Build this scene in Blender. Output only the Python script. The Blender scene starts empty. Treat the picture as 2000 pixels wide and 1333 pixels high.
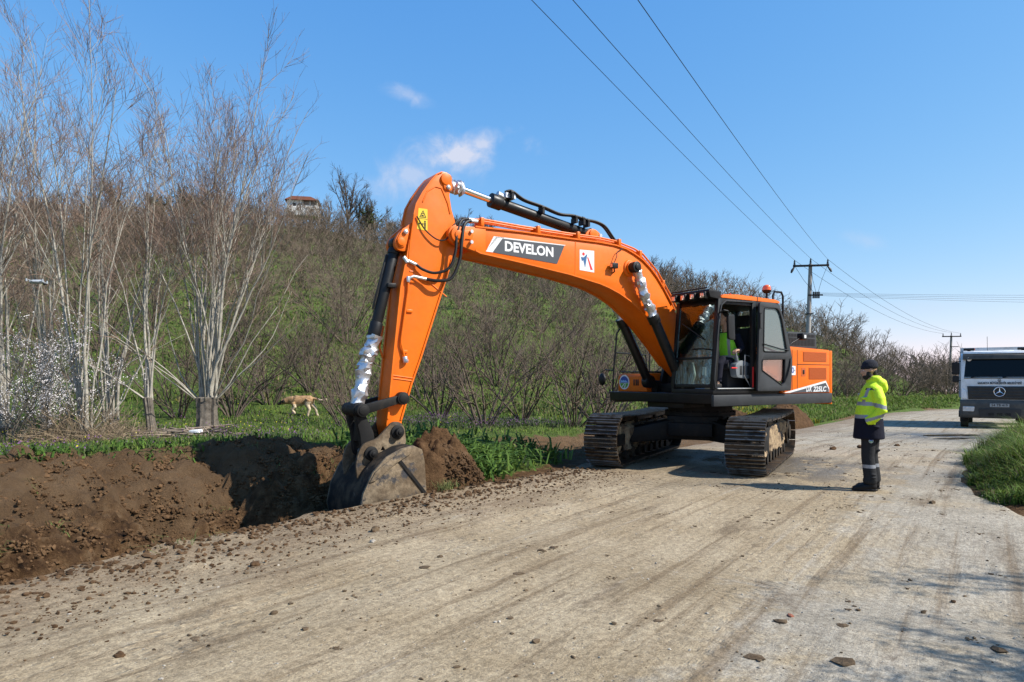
import bpy, bmesh, math, random
import numpy as np
from mathutils import Vector, Matrix
from mathutils.geometry import tessellate_polygon

SC = bpy.context.scene
COL = SC.collection
R = math.radians
PI = math.pi
random.seed(5)
RNG = np.random.default_rng(11)

# ------------------------------------------------------------------ camera
EYE = 1.56
_cd = bpy.data.cameras.new('camera')
CAM = bpy.data.objects.new('camera', _cd)
COL.objects.link(CAM)
CAM.location = (0, 0, EYE)
CAM.rotation_euler = (R(90), 0, 0)
_cd.sensor_width = 36
_cd.lens = 36 * 1320 / 2000
_cd.shift_y = (741 - 666.5) / 2000
_cd.clip_start = 0.05
_cd.clip_end = 4000
SC.camera = CAM

# ------------------------------------------------------------------ sun, sky, exposure
SUN_EL = 43.0
SUN_TO = Vector((.957 * math.cos(R(SUN_EL)), -.29 * math.cos(R(SUN_EL)), math.sin(R(SUN_EL))))
_sd = bpy.data.lights.new('sun', 'SUN')
_sd.energy = 5.0
_sd.angle = R(0.5)
_sd.color = (1.0, .955, .88)
SUN = bpy.data.objects.new('sun', _sd)
COL.objects.link(SUN)
SUN.rotation_euler = (-SUN_TO).to_track_quat('-Z', 'Y').to_euler()
SUN.location = (20, -10, 30)

SC.view_settings.view_transform = 'Standard'
SC.view_settings.look = 'None'
SC.view_settings.exposure = 0.6
SC.view_settings.gamma = 1.0
SC.view_settings.use_curve_mapping = False
SC.cycles.max_bounces = 6
SC.cycles.diffuse_bounces = 2
SC.cycles.glossy_bounces = 3
SC.cycles.transparent_max_bounces = 12
SC.cycles.transmission_bounces = 4

W = bpy.data.worlds.new('World')
SC.world = W
W.use_nodes = True
_nt = W.node_tree
_nt.nodes.clear()


def _n(nt, typ, **kw):
    n = nt.nodes.new(typ)
    for k, v in kw.items():
        setattr(n, k, v)
    return n


def _math(nt, op, a, b=None, clamp=False):
    n = nt.nodes.new('ShaderNodeMath')
    n.operation = op
    n.use_clamp = clamp
    for i, x in enumerate((a, b)):
        if x is None:
            continue
        if isinstance(x, (int, float)):
            n.inputs[i].default_value = x
        else:
            nt.links.new(x, n.inputs[i])
    return n.outputs[0]


_sky = _n(_nt, 'ShaderNodeTexSky', sky_type='NISHITA', sun_disc=False)
_sky.sun_elevation = R(SUN_EL)
_sky.sun_rotation = math.atan2(SUN_TO.x, SUN_TO.y)
_sky.altitude = 50
_sky.air_density = 1.0
_sky.dust_density = 0.15
_sky.ozone_density = 4.0
_tc = _n(_nt, 'ShaderNodeTexCoord')
_sep = _n(_nt, 'ShaderNodeSeparateXYZ')
_nt.links.new(_tc.outputs['Generated'], _sep.inputs[0])
_ymax = _math(_nt, 'MAXIMUM', _sep.outputs[1], 0.02)
_cq = _math(_nt, 'DIVIDE', _sep.outputs[0], _ymax)
_ce = _math(_nt, 'DIVIDE', _sep.outputs[2], _ymax)
_cmb = _n(_nt, 'ShaderNodeCombineXYZ')
_nt.links.new(_cq, _cmb.inputs[0])
_nt.links.new(_ce, _cmb.inputs[1])
_nz = _n(_nt, 'ShaderNodeTexNoise')
_nz.inputs['Scale'].default_value = 17
_nz.inputs['Detail'].default_value = 7
_nz.inputs['Roughness'].default_value = .6
_nz.inputs['Distortion'].default_value = .4
_nt.links.new(_cmb.outputs[0], _nz.inputs['Vector'])
_cloud = None
# (direction x/y, elevation, half width, half height, slant, strength): the small clouds of the photograph
for cx, cz, rx, rz, sl, st in ((-.085, .330, .105, .036, .16, .95), (-.045, .345, .045, .026, .2, .8),
                               (-.145, .300, .095, .050, .1, .55), (-.155, .420, .040, .016, -.25, .42),
                               (.525, .205, .04, .014, -.3, .2), (.62, .11, .10, .018, .05, .16), (.40, .13, .10, .02, .1, .08)):
    dx = _math(_nt, 'SUBTRACT', _cq, cx)
    dz = _math(_nt, 'SUBTRACT', _math(_nt, 'SUBTRACT', _ce, cz), _math(_nt, 'MULTIPLY', dx, sl))
    ex = _math(_nt, 'DIVIDE', dx, rx)
    ez = _math(_nt, 'DIVIDE', dz, rz)
    d2 = _math(_nt, 'ADD', _math(_nt, 'MULTIPLY', ex, ex), _math(_nt, 'MULTIPLY', ez, ez))
    rr = _math(_nt, 'SUBTRACT', 1.15, _math(_nt, 'SQRT', d2))
    nn = _math(_nt, 'MULTIPLY', _math(_nt, 'SUBTRACT', _nz.outputs['Fac'], .5), 2.6)
    m = _math(_nt, 'MULTIPLY', _math(_nt, 'ADD', rr, nn), .95, True)
    m = _math(_nt, 'MULTIPLY', _math(_nt, 'MULTIPLY', m, m), st)
    _cloud = m if _cloud is None else _math(_nt, 'MAXIMUM', _cloud, m)
_front = _math(_nt, 'GREATER_THAN', _sep.outputs[1], .05)
_cloud = _math(_nt, 'MULTIPLY', _cloud, _front)
_mix = _n(_nt, 'ShaderNodeMix', data_type='RGBA')
_nt.links.new(_cloud, _mix.inputs['Factor'])
# deep spring blue: each channel of the physical sky gets its own response curve
_ssep = _n(_nt, 'ShaderNodeSeparateColor')
_scmb = _n(_nt, 'ShaderNodeCombineColor')
_nt.links.new(_sky.outputs[0], _ssep.inputs[0])
for _i, (_a, _g) in enumerate(((1.20, 1.17), (.93, .69), (1.02, .33))):
    _p = _math(_nt, 'POWER', _math(_nt, 'MULTIPLY', _ssep.outputs[_i], .15), _g)
    _nt.links.new(_math(_nt, 'MULTIPLY', _p, _a / .15), _scmb.inputs[_i])
_nt.links.new(_scmb.outputs[0], _mix.inputs['A'])
_mix.inputs['B'].default_value = (4.6, 4.9, 5.9, 1)
_bg = _n(_nt, 'ShaderNodeBackground')
_bg.inputs['Strength'].default_value = 0.10
_nt.links.new(_mix.outputs['Result'], _bg.inputs['Color'])
_wo = _n(_nt, 'ShaderNodeOutputWorld')
_nt.links.new(_bg.outputs[0], _wo.inputs[0])


# ------------------------------------------------------------------ materials
def mat(name, col, rough=.6, metal=0.0, col2=None, nscale=6.0, thr=.5, soft=.25, bump=0.0, bscale=40.0, coat=0.0,
        var=.12, spec=.5, attr=None, transl=0.0, upn=0.0, coords='Object', stretch=None, col3=None, n3=20.0, thr3=.62, rvar=0.0):
    """Principled material: two noise mixed tones (col -> col2 -> col3), fine value variation and an optional bump."""
    m = bpy.data.materials.new(name)
    m.use_nodes = True
    nt = m.node_tree
    nt.nodes.clear()
    out = _n(nt, 'ShaderNodeOutputMaterial')
    p = _n(nt, 'ShaderNodeBsdfPrincipled')
    p.inputs['Roughness'].default_value = rough
    p.inputs['Metallic'].default_value = metal
    p.inputs['Coat Weight'].default_value = coat
    p.inputs['Coat Roughness'].default_value = .12
    p.inputs['Specular IOR Level'].default_value = spec
    tc = _n(nt, 'ShaderNodeTexCoord')
    vec = tc.outputs[coords]
    if stretch:
        mp = _n(nt, 'ShaderNodeMapping')
        mp.inputs['Scale'].default_value = stretch
        nt.links.new(vec, mp.inputs[0])
        vec = mp.outputs[0]

    def noise(scale, detail=5.0, rgh=.6):
        t = _n(nt, 'ShaderNodeTexNoise')
        t.inputs['Scale'].default_value = scale
        t.inputs['Detail'].default_value = detail
        t.inputs['Roughness'].default_value = rgh
        nt.links.new(vec, t.inputs['Vector'])
        return t.outputs['Fac']

    def band(f, t, s):
        mr = _n(nt, 'ShaderNodeMapRange', interpolation_type='SMOOTHSTEP')
        mr.inputs['From Min'].default_value = t - s
        mr.inputs['From Max'].default_value = t + s
        nt.links.new(f, mr.inputs['Value'])
        return mr.outputs['Result']

    def mixc(f, a, b, mode='MIX'):
        x = _n(nt, 'ShaderNodeMix', data_type='RGBA', blend_type=mode)
        if isinstance(f, (int, float)):
            x.inputs['Factor'].default_value = f
        else:
            nt.links.new(f, x.inputs['Factor'])
        for k, c in (('A', a), ('B', b)):
            if isinstance(c, tuple):
                x.inputs[k].default_value = (*c[:3], 1)
            else:
                nt.links.new(c, x.inputs[k])
        return x.outputs['Result']

    if attr:
        at = _n(nt, 'ShaderNodeAttribute', attribute_name=attr)
        c = at.outputs['Color']
    else:
        c = tuple(col)
    if col2:
        c = mixc(band(noise(nscale), thr, soft), c, tuple(col2))
    if col3:
        c = mixc(band(noise(n3, 8, .7), thr3, .06), c, tuple(col3))
    if var:
        g = _n(nt, 'ShaderNodeMapRange')
        g.inputs['From Min'].default_value = .3
        g.inputs['From Max'].default_value = .7
        g.inputs['To Min'].default_value = 1 - var
        g.inputs['To Max'].default_value = 1 + var
        nt.links.new(noise(nscale * 7.3, 4), g.inputs['Value'])
        cc = _n(nt, 'ShaderNodeCombineColor')
        for i in range(3):
            nt.links.new(g.outputs['Result'], cc.inputs[i])
        c = mixc(1.0, c, cc.outputs[0], 'MULTIPLY')
    if isinstance(c, tuple):
        p.inputs['Base Color'].default_value = (*c[:3], 1)
    else:
        nt.links.new(c, p.inputs['Base Color'])
    if rvar:
        g = _n(nt, 'ShaderNodeMapRange')
        g.inputs['From Min'].default_value = .3
        g.inputs['From Max'].default_value = .7
        g.inputs['To Min'].default_value = rough - rvar
        g.inputs['To Max'].default_value = rough + rvar
        nt.links.new(noise(nscale * 2.1, 5), g.inputs['Value'])
        nt.links.new(g.outputs['Result'], p.inputs['Roughness'])
    if bump:
        b = _n(nt, 'ShaderNodeBump')
        b.inputs['Strength'].default_value = bump
        b.inputs['Distance'].default_value = .02
        nt.links.new(noise(bscale, 6, .65), b.inputs['Height'])
        nt.links.new(b.outputs[0], p.inputs['Normal'])
    if upn:
        ge = _n(nt, 'ShaderNodeNewGeometry')
        vm = _n(nt, 'ShaderNodeMix', data_type='VECTOR')
        vm.inputs['Factor'].default_value = upn
        nt.links.new(ge.outputs['Normal'], vm.inputs['A'])
        vm.inputs['B'].default_value = (0, 0, 1)
        vn = _n(nt, 'ShaderNodeVectorMath', operation='NORMALIZE')
        nt.links.new(vm.outputs['Result'] if vm.outputs['Result'].type == 'VECTOR' else vm.outputs[1], vn.inputs[0])
        nt.links.new(vn.outputs[0], p.inputs['Normal'])
    sh = p.outputs[0]
    if transl:
        t = _n(nt, 'ShaderNodeBsdfTranslucent')
        if isinstance(c, tuple):
            t.inputs['Color'].default_value = (*c[:3], 1)
        else:
            nt.links.new(c, t.inputs['Color'])
        ms = _n(nt, 'ShaderNodeMixShader')
        ms.inputs[0].default_value = transl
        nt.links.new(sh, ms.inputs[1])
        nt.links.new(t.outputs[0], ms.inputs[2])
        sh = ms.outputs[0]
    nt.links.new(sh, out.inputs[0])
    return m


def glass_mat(name, tint=(.75, .85, .82), refl=1.0, rough=.02, painted_sheen=0.0):
    m = bpy.data.materials.new(name)
    m.use_nodes = True
    nt = m.node_tree
    nt.nodes.clear()
    out = _n(nt, 'ShaderNodeOutputMaterial')
    tr = _n(nt, 'ShaderNodeBsdfTransparent')
    tr.inputs[0].default_value = (*tint, 1)
    gl = _n(nt, 'ShaderNodeBsdfGlossy')
    gl.inputs['Roughness'].default_value = rough
    fr = _n(nt, 'ShaderNodeFresnel')
    fr.inputs['IOR'].default_value = 1.5
    f = _math(nt, 'MULTIPLY', fr.outputs[0], refl, True)
    mx = _n(nt, 'ShaderNodeMixShader')
    nt.links.new(f, mx.inputs[0])
    nt.links.new(tr.outputs[0], mx.inputs[1])
    nt.links.new(gl.outputs[0], mx.inputs[2])
    sh = mx.outputs[0]
    if painted_sheen:
        df = _n(nt, 'ShaderNodeBsdfDiffuse')
        df.inputs[0].default_value = (.40, .50, .49, 1)  # flat pale teal standing in for sky reflected in the pane
        m2 = _n(nt, 'ShaderNodeMixShader')
        m2.inputs[0].default_value = painted_sheen
        nt.links.new(sh, m2.inputs[1])
        nt.links.new(df.outputs[0], m2.inputs[2])
        sh = m2.outputs[0]
    nt.links.new(sh, out.inputs[0])
    return m


# ------------------------------------------------------------------ objects
def tag(o, label=None, cat=None, group=None, kind=None):
    if label:
        o['label'] = label
    if cat:
        o['category'] = cat
    if group:
        o['group'] = group
    if kind:
        o['kind'] = kind
    return o


def empty(name, loc=(0, 0, 0), rz=0.0, parent=None):
    o = bpy.data.objects.new(name, None)
    COL.objects.link(o)
    o.location = loc
    o.rotation_euler = (0, 0, rz)
    o.empty_display_size = .3
    if parent:
        o.parent = parent
    return o


def link(name, me, parent=None):
    o = bpy.data.objects.new(name, me)
    COL.objects.link(o)
    if parent:
        o.parent = parent
    return o


def copy_tree(o, parent=None):
    c = o.copy()
    COL.objects.link(c)
    c.parent = parent
    for ch in o.children:
        copy_tree(ch, c)
    return c


def np_mesh(name, verts, faces, mats, smooth=False, attrs=None, mi=None):
    """verts (N,3); faces: list of (M,k) index arrays."""
    me = bpy.data.meshes.new(name)
    verts = np.asarray(verts, np.float32)
    faces = [np.asarray(f, np.int32) for f in faces if len(f)]
    me.vertices.add(len(verts))
    me.vertices.foreach_set('co', verts.ravel())
    nl = sum(f.size for f in faces)
    nf = sum(len(f) for f in faces)
    me.loops.add(nl)
    me.polygons.add(nf)
    me.loops.foreach_set('vertex_index', np.concatenate([f.ravel() for f in faces]))
    tot = np.concatenate([np.full(len(f), f.shape[1], np.int32) for f in faces])
    st = np.concatenate([[0], np.cumsum(tot)[:-1]]).astype(np.int32)
    me.polygons.foreach_set('loop_start', st)
    if mi is not None:
        me.polygons.foreach_set('material_index', np.asarray(mi, np.int32))
    for m in (mats if isinstance(mats, (list, tuple)) else [mats]):
        me.materials.append(m)
    me.update(calc_edges=True)
    me.polygons.foreach_set('use_smooth', np.full(nf, bool(smooth)))
    for k, a in (attrs or {}).items():
        a = np.asarray(a, np.float32)
        if a.ndim == 2 and a.shape[1] == 2:
            at = me.attributes.new(k, 'FLOAT2', 'POINT')
            at.data.foreach_set('vector', a.ravel())
        elif a.ndim == 2:
            at = me.attributes.new(k, 'FLOAT_COLOR', 'POINT')
            if a.shape[1] == 3:
                a = np.concatenate([a, np.ones((len(a), 1), np.float32)], 1)
            at.data.foreach_set('color', a.ravel())
        else:
            at = me.attributes.new(k, 'FLOAT', 'POINT')
            at.data.foreach_set('value', a)
    me.validate()
    return me


class MB:
    """Collects shapes and links them as ONE mesh object."""

    def __init__(s):
        s.v = []
        s.f = []
        s.m = []
        s.cuts = []

    def add(s, verts, faces, m=0):
        b = len(s.v)
        s.v += [tuple(v) for v in verts]
        for f in faces:
            s.f.append([b + i for i in f])
            s.m.append(m)
        return s

    def box(s, x0, x1, y0, y1, z0, z1, m=0, M=None):
        v = [(x, y, z) for z in (z0, z1) for y in (y0, y1) for x in (x0, x1)]
        if M:
            v = [M @ Vector(p) for p in v]
        return s.add(v, [(0, 2, 3, 1), (4, 5, 7, 6), (0, 1, 5, 4), (1, 3, 7, 5), (3, 2, 6, 7), (2, 0, 4, 6)], m)

    def prism(s, pts, y0, y1, m=0, holes=(), plane='xz'):
        """polygon pts in (x,z), extruded along y from y0 to y1; holes are cut through."""
        def P(p, t):
            return {'xz': (p[0], t, p[1]), 'yz': (t, p[0], p[1]), 'xy': (p[0], p[1], t)}[plane]
        loops = [list(pts)] + [list(h) for h in holes]
        flat = [p for l in loops for p in l]
        tri = tessellate_polygon([[Vector((p[0], p[1], 0)) for p in l] for l in loops])
        n = len(flat)
        v = [P(p, y0) for p in flat] + [P(p, y1) for p in flat]
        f = [tuple(t) for t in tri] + [tuple(n + i for i in reversed(t)) for t in tri]
        b = 0
        for l in loops:
            k = len(l)
            for i in range(k):
                j = (i + 1) % k
                f.append((b + i, b + j, n + b + j, n + b + i))
            b += k
        return s.add(v, f, m)

    def cyl(s, a, b, r, r2=None, n=16, m=0, cap=True):
        a, b = Vector(a), Vector(b)
        r2 = r if r2 is None else r2
        t = (b - a).normalized()
        x = t.orthogonal().normalized()
        y = t.cross(x)
        v = []
        for c, rr in ((a, r), (b, r2)):
            v += [c + x * rr * math.cos(2 * PI * i / n) + y * rr * math.sin(2 * PI * i / n) for i in range(n)]
        f = [(i, (i + 1) % n, n + (i + 1) % n, n + i) for i in range(n)]
        if cap:
            f += [tuple(reversed(range(n))), tuple(range(n, 2 * n))]
        return s.add(v, f, m)

    def tube(s, pts, r, n=8, m=0, cap=True, closed=False):
        pts = [Vector(p) for p in pts]
        k = len(pts)
        rs = r if isinstance(r, (list, tuple)) else [r] * k
        ref = None
        v = []
        for i, p in enumerate(pts):
            a = pts[i - 1] if (i > 0 or closed) else p
            b = pts[(i + 1) % k] if (i < k - 1 or closed) else p
            t = (b - a).normalized()
            if ref is None:
                ref = t.orthogonal().normalized()
            ref = (ref - t * ref.dot(t)).normalized()
            y = t.cross(ref)
            v += [p + ref * rs[i] * math.cos(2 * PI * j / n) + y * rs[i] * math.sin(2 * PI * j / n) for j in range(n)]
        f = []
        for i in range(k if closed else k - 1):
            i2 = (i + 1) % k
            f += [(i * n + j, i * n + (j + 1) % n, i2 * n + (j + 1) % n, i2 * n + j) for j in range(n)]
        if cap and not closed:
            f += [tuple(reversed(range(n))), tuple(range((k - 1) * n, k * n))]
        return s.add(v, f, m)

    def loft(s, rings, n=16, m=0):
        """rings: (centre, ra, rb, hint): ellipse, ra along hint (made square to the path), rb across it."""
        k = len(rings)
        C = [Vector(r[0]) for r in rings]
        v = []
        for i in range(k):
            t = (C[min(i + 1, k - 1)] - C[max(i - 1, 0)]).normalized()
            h = Vector(rings[i][3])
            h = (h - t * h.dot(t)).normalized()
            y = t.cross(h)
            v += [C[i] + h * rings[i][1] * math.cos(2 * PI * j / n) + y * rings[i][2] * math.sin(2 * PI * j / n) for j in range(n)]
        f = []
        for i in range(k - 1):
            f += [(i * n + j, i * n + (j + 1) % n, (i + 1) * n + (j + 1) % n, (i + 1) * n + j) for j in range(n)]
        f += [tuple(reversed(range(n))), tuple(range((k - 1) * n, k * n))]
        return s.add(v, f, m)

    def ball(s, c, rx, ry=None, rz=None, n=14, k=9, m=0, M=None):
        ry = rx if ry is None else ry
        rz = rx if rz is None else rz
        v = [(0, 0, -1)]
        for i in range(1, k):
            a = -PI / 2 + PI * i / k
            v += [(math.cos(a) * math.cos(2 * PI * j / n), math.cos(a) * math.sin(2 * PI * j / n), math.sin(a)) for j in range(n)]
        v.append((0, 0, 1))
        pts = []
        for p in v:
            q = Vector((p[0] * rx, p[1] * ry, p[2] * rz))
            if M:
                q = M @ q
            pts.append(Vector(c) + q)
        f = [(0, 1 + (j + 1) % n, 1 + j) for j in range(n)]
        for i in range(k - 2):
            f += [(1 + i * n + j, 1 + i * n + (j + 1) % n, 1 + (i + 1) * n + (j + 1) % n, 1 + (i + 1) * n + j) for j in range(n)]
        e = len(v) - 1
        f += [(e, 1 + (k - 2) * n + j, 1 + (k - 2) * n + (j + 1) % n) for j in range(n)]
        return s.add(pts, f, m)

    def cut(s):
        s.cuts.append((len(s.v), len(s.f)))
        return s

    def pieces(s, name, mats, parent=None, **kw):
        """like build(), but each stretch between cut() calls becomes a part of its own."""
        ends = s.cuts + [(len(s.v), len(s.f))]
        v0 = f0 = 0
        out = []
        for v1, f1 in ends:
            if f1 > f0:
                q = MB()
                q.v = s.v[v0:v1]
                q.f = [[i - v0 for i in f] for f in s.f[f0:f1]]
                q.m = s.m[f0:f1]
                out.append(q.build(name, mats, parent, **kw))
            v0, f0 = v1, f1
        return out

    def build(s, name, mats, parent=None, smooth=35, bevel=0.0, seg=2):
        me = bpy.data.meshes.new(name)
        me.from_pydata(s.v, [], s.f)
        for m in (mats if isinstance(mats, (list, tuple)) else [mats]):
            me.materials.append(m)
        me.polygons.foreach_set('material_index', s.m)
        bm = bmesh.new()
        bm.from_mesh(me)
        bmesh.ops.recalc_face_normals(bm, faces=bm.faces)
        if bevel:
            es = [e for e in bm.edges if len(e.link_faces) == 2 and e.calc_face_angle(0) > R(32)]
            if es:
                bmesh.ops.bevel(bm, geom=es, offset=bevel, offset_type='OFFSET', segments=seg, profile=.5, affect='EDGES', clamp_overlap=True)
        bm.to_mesh(me)
        bm.free()
        if smooth:
            me.polygons.foreach_set('use_smooth', [True] * len(me.polygons))
            me.set_sharp_from_angle(angle=R(smooth))
        me.update()
        return link(name, me, parent)


def rounded(pts, r, n=4):
    """polygon with every corner rounded; r: one radius or one for each corner."""
    out = []
    k = len(pts)
    for i, p in enumerate(pts):
        rr = r[i] if isinstance(r, (list, tuple)) else r
        p = Vector(p[:2])
        a = Vector(pts[i - 1][:2]) - p
        b = Vector(pts[(i + 1) % k][:2]) - p
        if rr <= 0:
            out.append(tuple(p))
            continue
        d = min(rr, a.length * .45, b.length * .45)
        p0 = p + a.normalized() * d
        p1 = p + b.normalized() * d
        for j in range(n + 1):
            t = j / n
            q = p0 * (1 - t) ** 2 + p * 2 * t * (1 - t) + p1 * t * t
            out.append((q.x, q.y))
    return out


def circle(cx, cz, r, n=20, a0=0, a1=360):
    full = abs(a1 - a0) >= 360
    k = n if full else n + 1
    return [(cx + r * math.cos(R(a0 + (a1 - a0) * i / n)), cz + r * math.sin(R(a0 + (a1 - a0) * i / n))) for i in range(k)]


def remesh(mb, name, mats, voxel, parent=None, smooth_it=4, paint=None, loc=(0, 0, 0), rz=0.0):
    """union of closed rough shapes as one continuous smooth skin; paint(centre, normal) gives each face its material index."""
    o = mb.build('raw_shape', mats if isinstance(mats, (list, tuple)) else [mats], None, smooth=0)
    md = o.modifiers.new('remesh', 'REMESH')
    md.mode = 'VOXEL'
    md.voxel_size = voxel
    sm = o.modifiers.new('smooth', 'SMOOTH')
    sm.iterations = smooth_it
    sm.factor = .5
    dg = bpy.context.evaluated_depsgraph_get()
    me = bpy.data.meshes.new_from_object(o.evaluated_get(dg))
    old = o.data
    bpy.data.objects.remove(o)
    bpy.data.meshes.remove(old)
    me.name = name
    me.materials.clear()
    for m in (mats if isinstance(mats, (list, tuple)) else [mats]):
        me.materials.append(m)
    mi = []
    for p in me.polygons:
        p.use_smooth = True
        mi.append(paint(p.center, p.normal) if paint else 0)
    me.polygons.foreach_set('material_index', mi)
    q = link(name, me, parent)
    q.location = loc
    q.rotation_euler = (0, 0, rz)
    return q


def text_obj(name, body, size, m, parent, M, depth=.002, bold=0.0, shear=0.0, align='CENTER', width=None):
    """lettering as a thin solid mesh; M places it (text runs along +x of M, up is +y)."""
    cu = bpy.data.curves.new(name, 'FONT')
    cu.body = body
    cu.size = size
    cu.extrude = depth
    cu.offset = bold
    cu.shear = shear
    cu.align_x = align
    cu.align_y = 'CENTER'
    cu.resolution_u = 3
    t = bpy.data.objects.new(name, cu)
    COL.objects.link(t)
    dg = bpy.context.evaluated_depsgraph_get()
    me = bpy.data.meshes.new_from_object(t.evaluated_get(dg))
    bpy.data.objects.remove(t)
    bpy.data.curves.remove(cu)
    if width:
        xs = [v.co.x for v in me.vertices]
        k = width / (max(xs) - min(xs))
        for v in me.vertices:
            v.co.x *= k
    me.transform(M)
    me.name = name
    me.materials.clear()
    me.materials.append(m)
    return link(name, me, parent)
# ------------------------------------------------------------------ terrain
def _hash(ix, iy, seed):
    h = (ix.astype(np.int64) * 374761393 + iy.astype(np.int64) * 668265263 + seed * 1442695041) & 0x7fffffff
    h = ((h ^ (h >> 13)) * 1274126177) & 0x7fffffff
    return ((h ^ (h >> 16)) & 0xffff) / 65535.0


def vnoise(x, y, seed=0):
    x = np.asarray(x, float)
    y = np.asarray(y, float)
    ix, iy = np.floor(x), np.floor(y)
    fx, fy = x - ix, y - iy
    fx = fx * fx * (3 - 2 * fx)
    fy = fy * fy * (3 - 2 * fy)
    a, b = _hash(ix, iy, seed), _hash(ix + 1, iy, seed)
    c, d = _hash(ix, iy + 1, seed), _hash(ix + 1, iy + 1, seed)
    return (a * (1 - fx) + b * fx) * (1 - fy) + (c * (1 - fx) + d * fx) * fy - .5


def fbm(x, y, f, octv=4, seed=0, g=.5):
    s, a = 0, 1.0
    for i in range(octv):
        s = s + a * vnoise(np.asarray(x) * f, np.asarray(y) * f, seed + i * 17)
        f *= 2.03
        a *= g
    return s


def sstep(a, b, x):
    t = np.clip((x - a) / (b - a), 0, 1)
    return t * t * (3 - 2 * t)


# left edge of the road, from behind the camera to far round the bend
EDGE = np.array([(-19.8, -20.3), (-3.91, 5.16), (-2.17, 7.95), (-.51, 9.75), (.99, 11.95), (5.5, 18.2), (10.7, 25.4), (19.7, 38.3),
                 (27.0, 46.8), (35.7, 53.9), (60, 69), (120, 97), (240, 140)], float)
_SEG = EDGE[1:] - EDGE[:-1]
_LEN = np.hypot(_SEG[:, 0], _SEG[:, 1])
_CUM = np.concatenate([[0], np.cumsum(_LEN)]) - _LEN[0]     # s = 0 at (-3.91, 5.16)


def sw(x, y):
    """arc length along the road's left edge and signed distance from it (left of it is positive)."""
    x = np.asarray(x, float)
    y = np.asarray(y, float)
    bd = np.full(x.shape, 1e18)
    S = np.zeros(x.shape)
    Wd = np.zeros(x.shape)
    for i in range(len(_SEG)):
        dx, dy = x - EDGE[i, 0], y - EDGE[i, 1]
        t = np.clip((dx * _SEG[i, 0] + dy * _SEG[i, 1]) / _LEN[i] ** 2, 0, 1)
        px, py = dx - t * _SEG[i, 0], dy - t * _SEG[i, 1]
        d = np.hypot(px, py)
        sg = np.where(_SEG[i, 0] * dy - _SEG[i, 1] * dx > 0, 1.0, -1.0)
        u = d < bd
        bd = np.where(u, d, bd)
        S = np.where(u, _CUM[i] + t * _LEN[i], S)
        Wd = np.where(u, sg * d, Wd)
    Wd = Wd + .16 * fbm(S, S * 0, .9, 3, 5) * sstep(30, 12, S)
    return S, Wd


_RPX = np.array([-300, 0, 200, 400, 560, 640, 740, 900, 1100, 1290, 1400, 1540, 1640, 1750, 1850, 1950, 2300], float)
_RY = np.array([452, 448, 438, 440, 446, 455, 480, 497, 540, 580, 600, 640, 672, 722, 760, 776, 780], float)
_RD = np.array([125, 122, 120, 115, 112, 110, 108, 105, 103, 100, 98, 95, 92, 90, 88, 88, 88], float)
_RAZ = np.arctan((_RPX - 1000) / 1320)
_BY = np.array([-50, 0, 14, 26, 40, 60, 90, 200, 900], float)
_BZ = np.array([0, 0, 0, -.33, -.6, -.8, -1.05, -2, -4], float)


def base_z(y):
    return np.interp(y, _BY, _BZ)


ROAD_S = np.array([-40, 4, 6.2, 9.3, 11.9, 15.9, 18.5, 21, 42, 46, 400], float)
ROAD_W = np.array([9, 8, 6.9, 5.95, 5.7, 5.75, 6.5, 10.5, 10.0, 5.8, 5.8], float)


def road_w(s):
    return np.interp(s, ROAD_S, ROAD_W)


def hill_z(x, y):
    d = np.hypot(x, y)
    az = np.arctan2(x, y)
    D = np.interp(az, _RAZ, _RD)
    ry = np.interp(az, _RAZ, _RY)
    zr = EYE + (741 - ry) / 1320 * D * np.cos(np.clip(az, -1.0, 1.0))
    t = np.clip((d - 17) / (D - 17), 0, 1)
    z = zr * t ** 1.25
    over = np.maximum(d - D, 0)
    return z - over * .12 - .0012 * over ** 2 * np.exp(-over / 80)


def trench(s, w):
    """trench floor profile, and how much of it applies at s."""
    rough = .30 * fbm(s, w, 1.7, 6, 31, .62) - .26 * np.abs(fbm(s * 1.4 + w * .7, w * .45, 1.9, 5, 77, .6)) * sstep(3.3, 1.6, w) + .05
    teeth = np.sin((s + .10 * w + .05 * fbm(s, w, 1.3, 3, 8)) * 2 * np.pi / .27)
    rough = rough + .045 * teeth * sstep(1.3, 1.5, w) * sstep(2.5, 1.9, w) * np.clip(.4 + 1.6 * fbm(s, w, .8, 2, 18), 0, 1)
    w2 = w - .55 * fbm(s, s * 0 + 3, .55, 3, 91) * sstep(.8, 1.6, w) - .16 * fbm(s, s * 0, 2.4, 3, 14) * sstep(.8, 1.4, w) \
        - .85 * sstep(2.2, 2.6, s) * sstep(3.9, 3.3, s) * sstep(.8, 1.4, w)
    z = np.interp(w2, [-.02, .02, .22, 1.15, 1.32, 1.48, 1.75, 2.3, 3.0, 3.6, 4.0], [-.05, -.10, -1.45, -1.55, -1.30, -.62, -.26, .04, .34, .56, .50])
    return z + rough * sstep(.25, .6, w) * sstep(4.0, 2.3, w)


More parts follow.
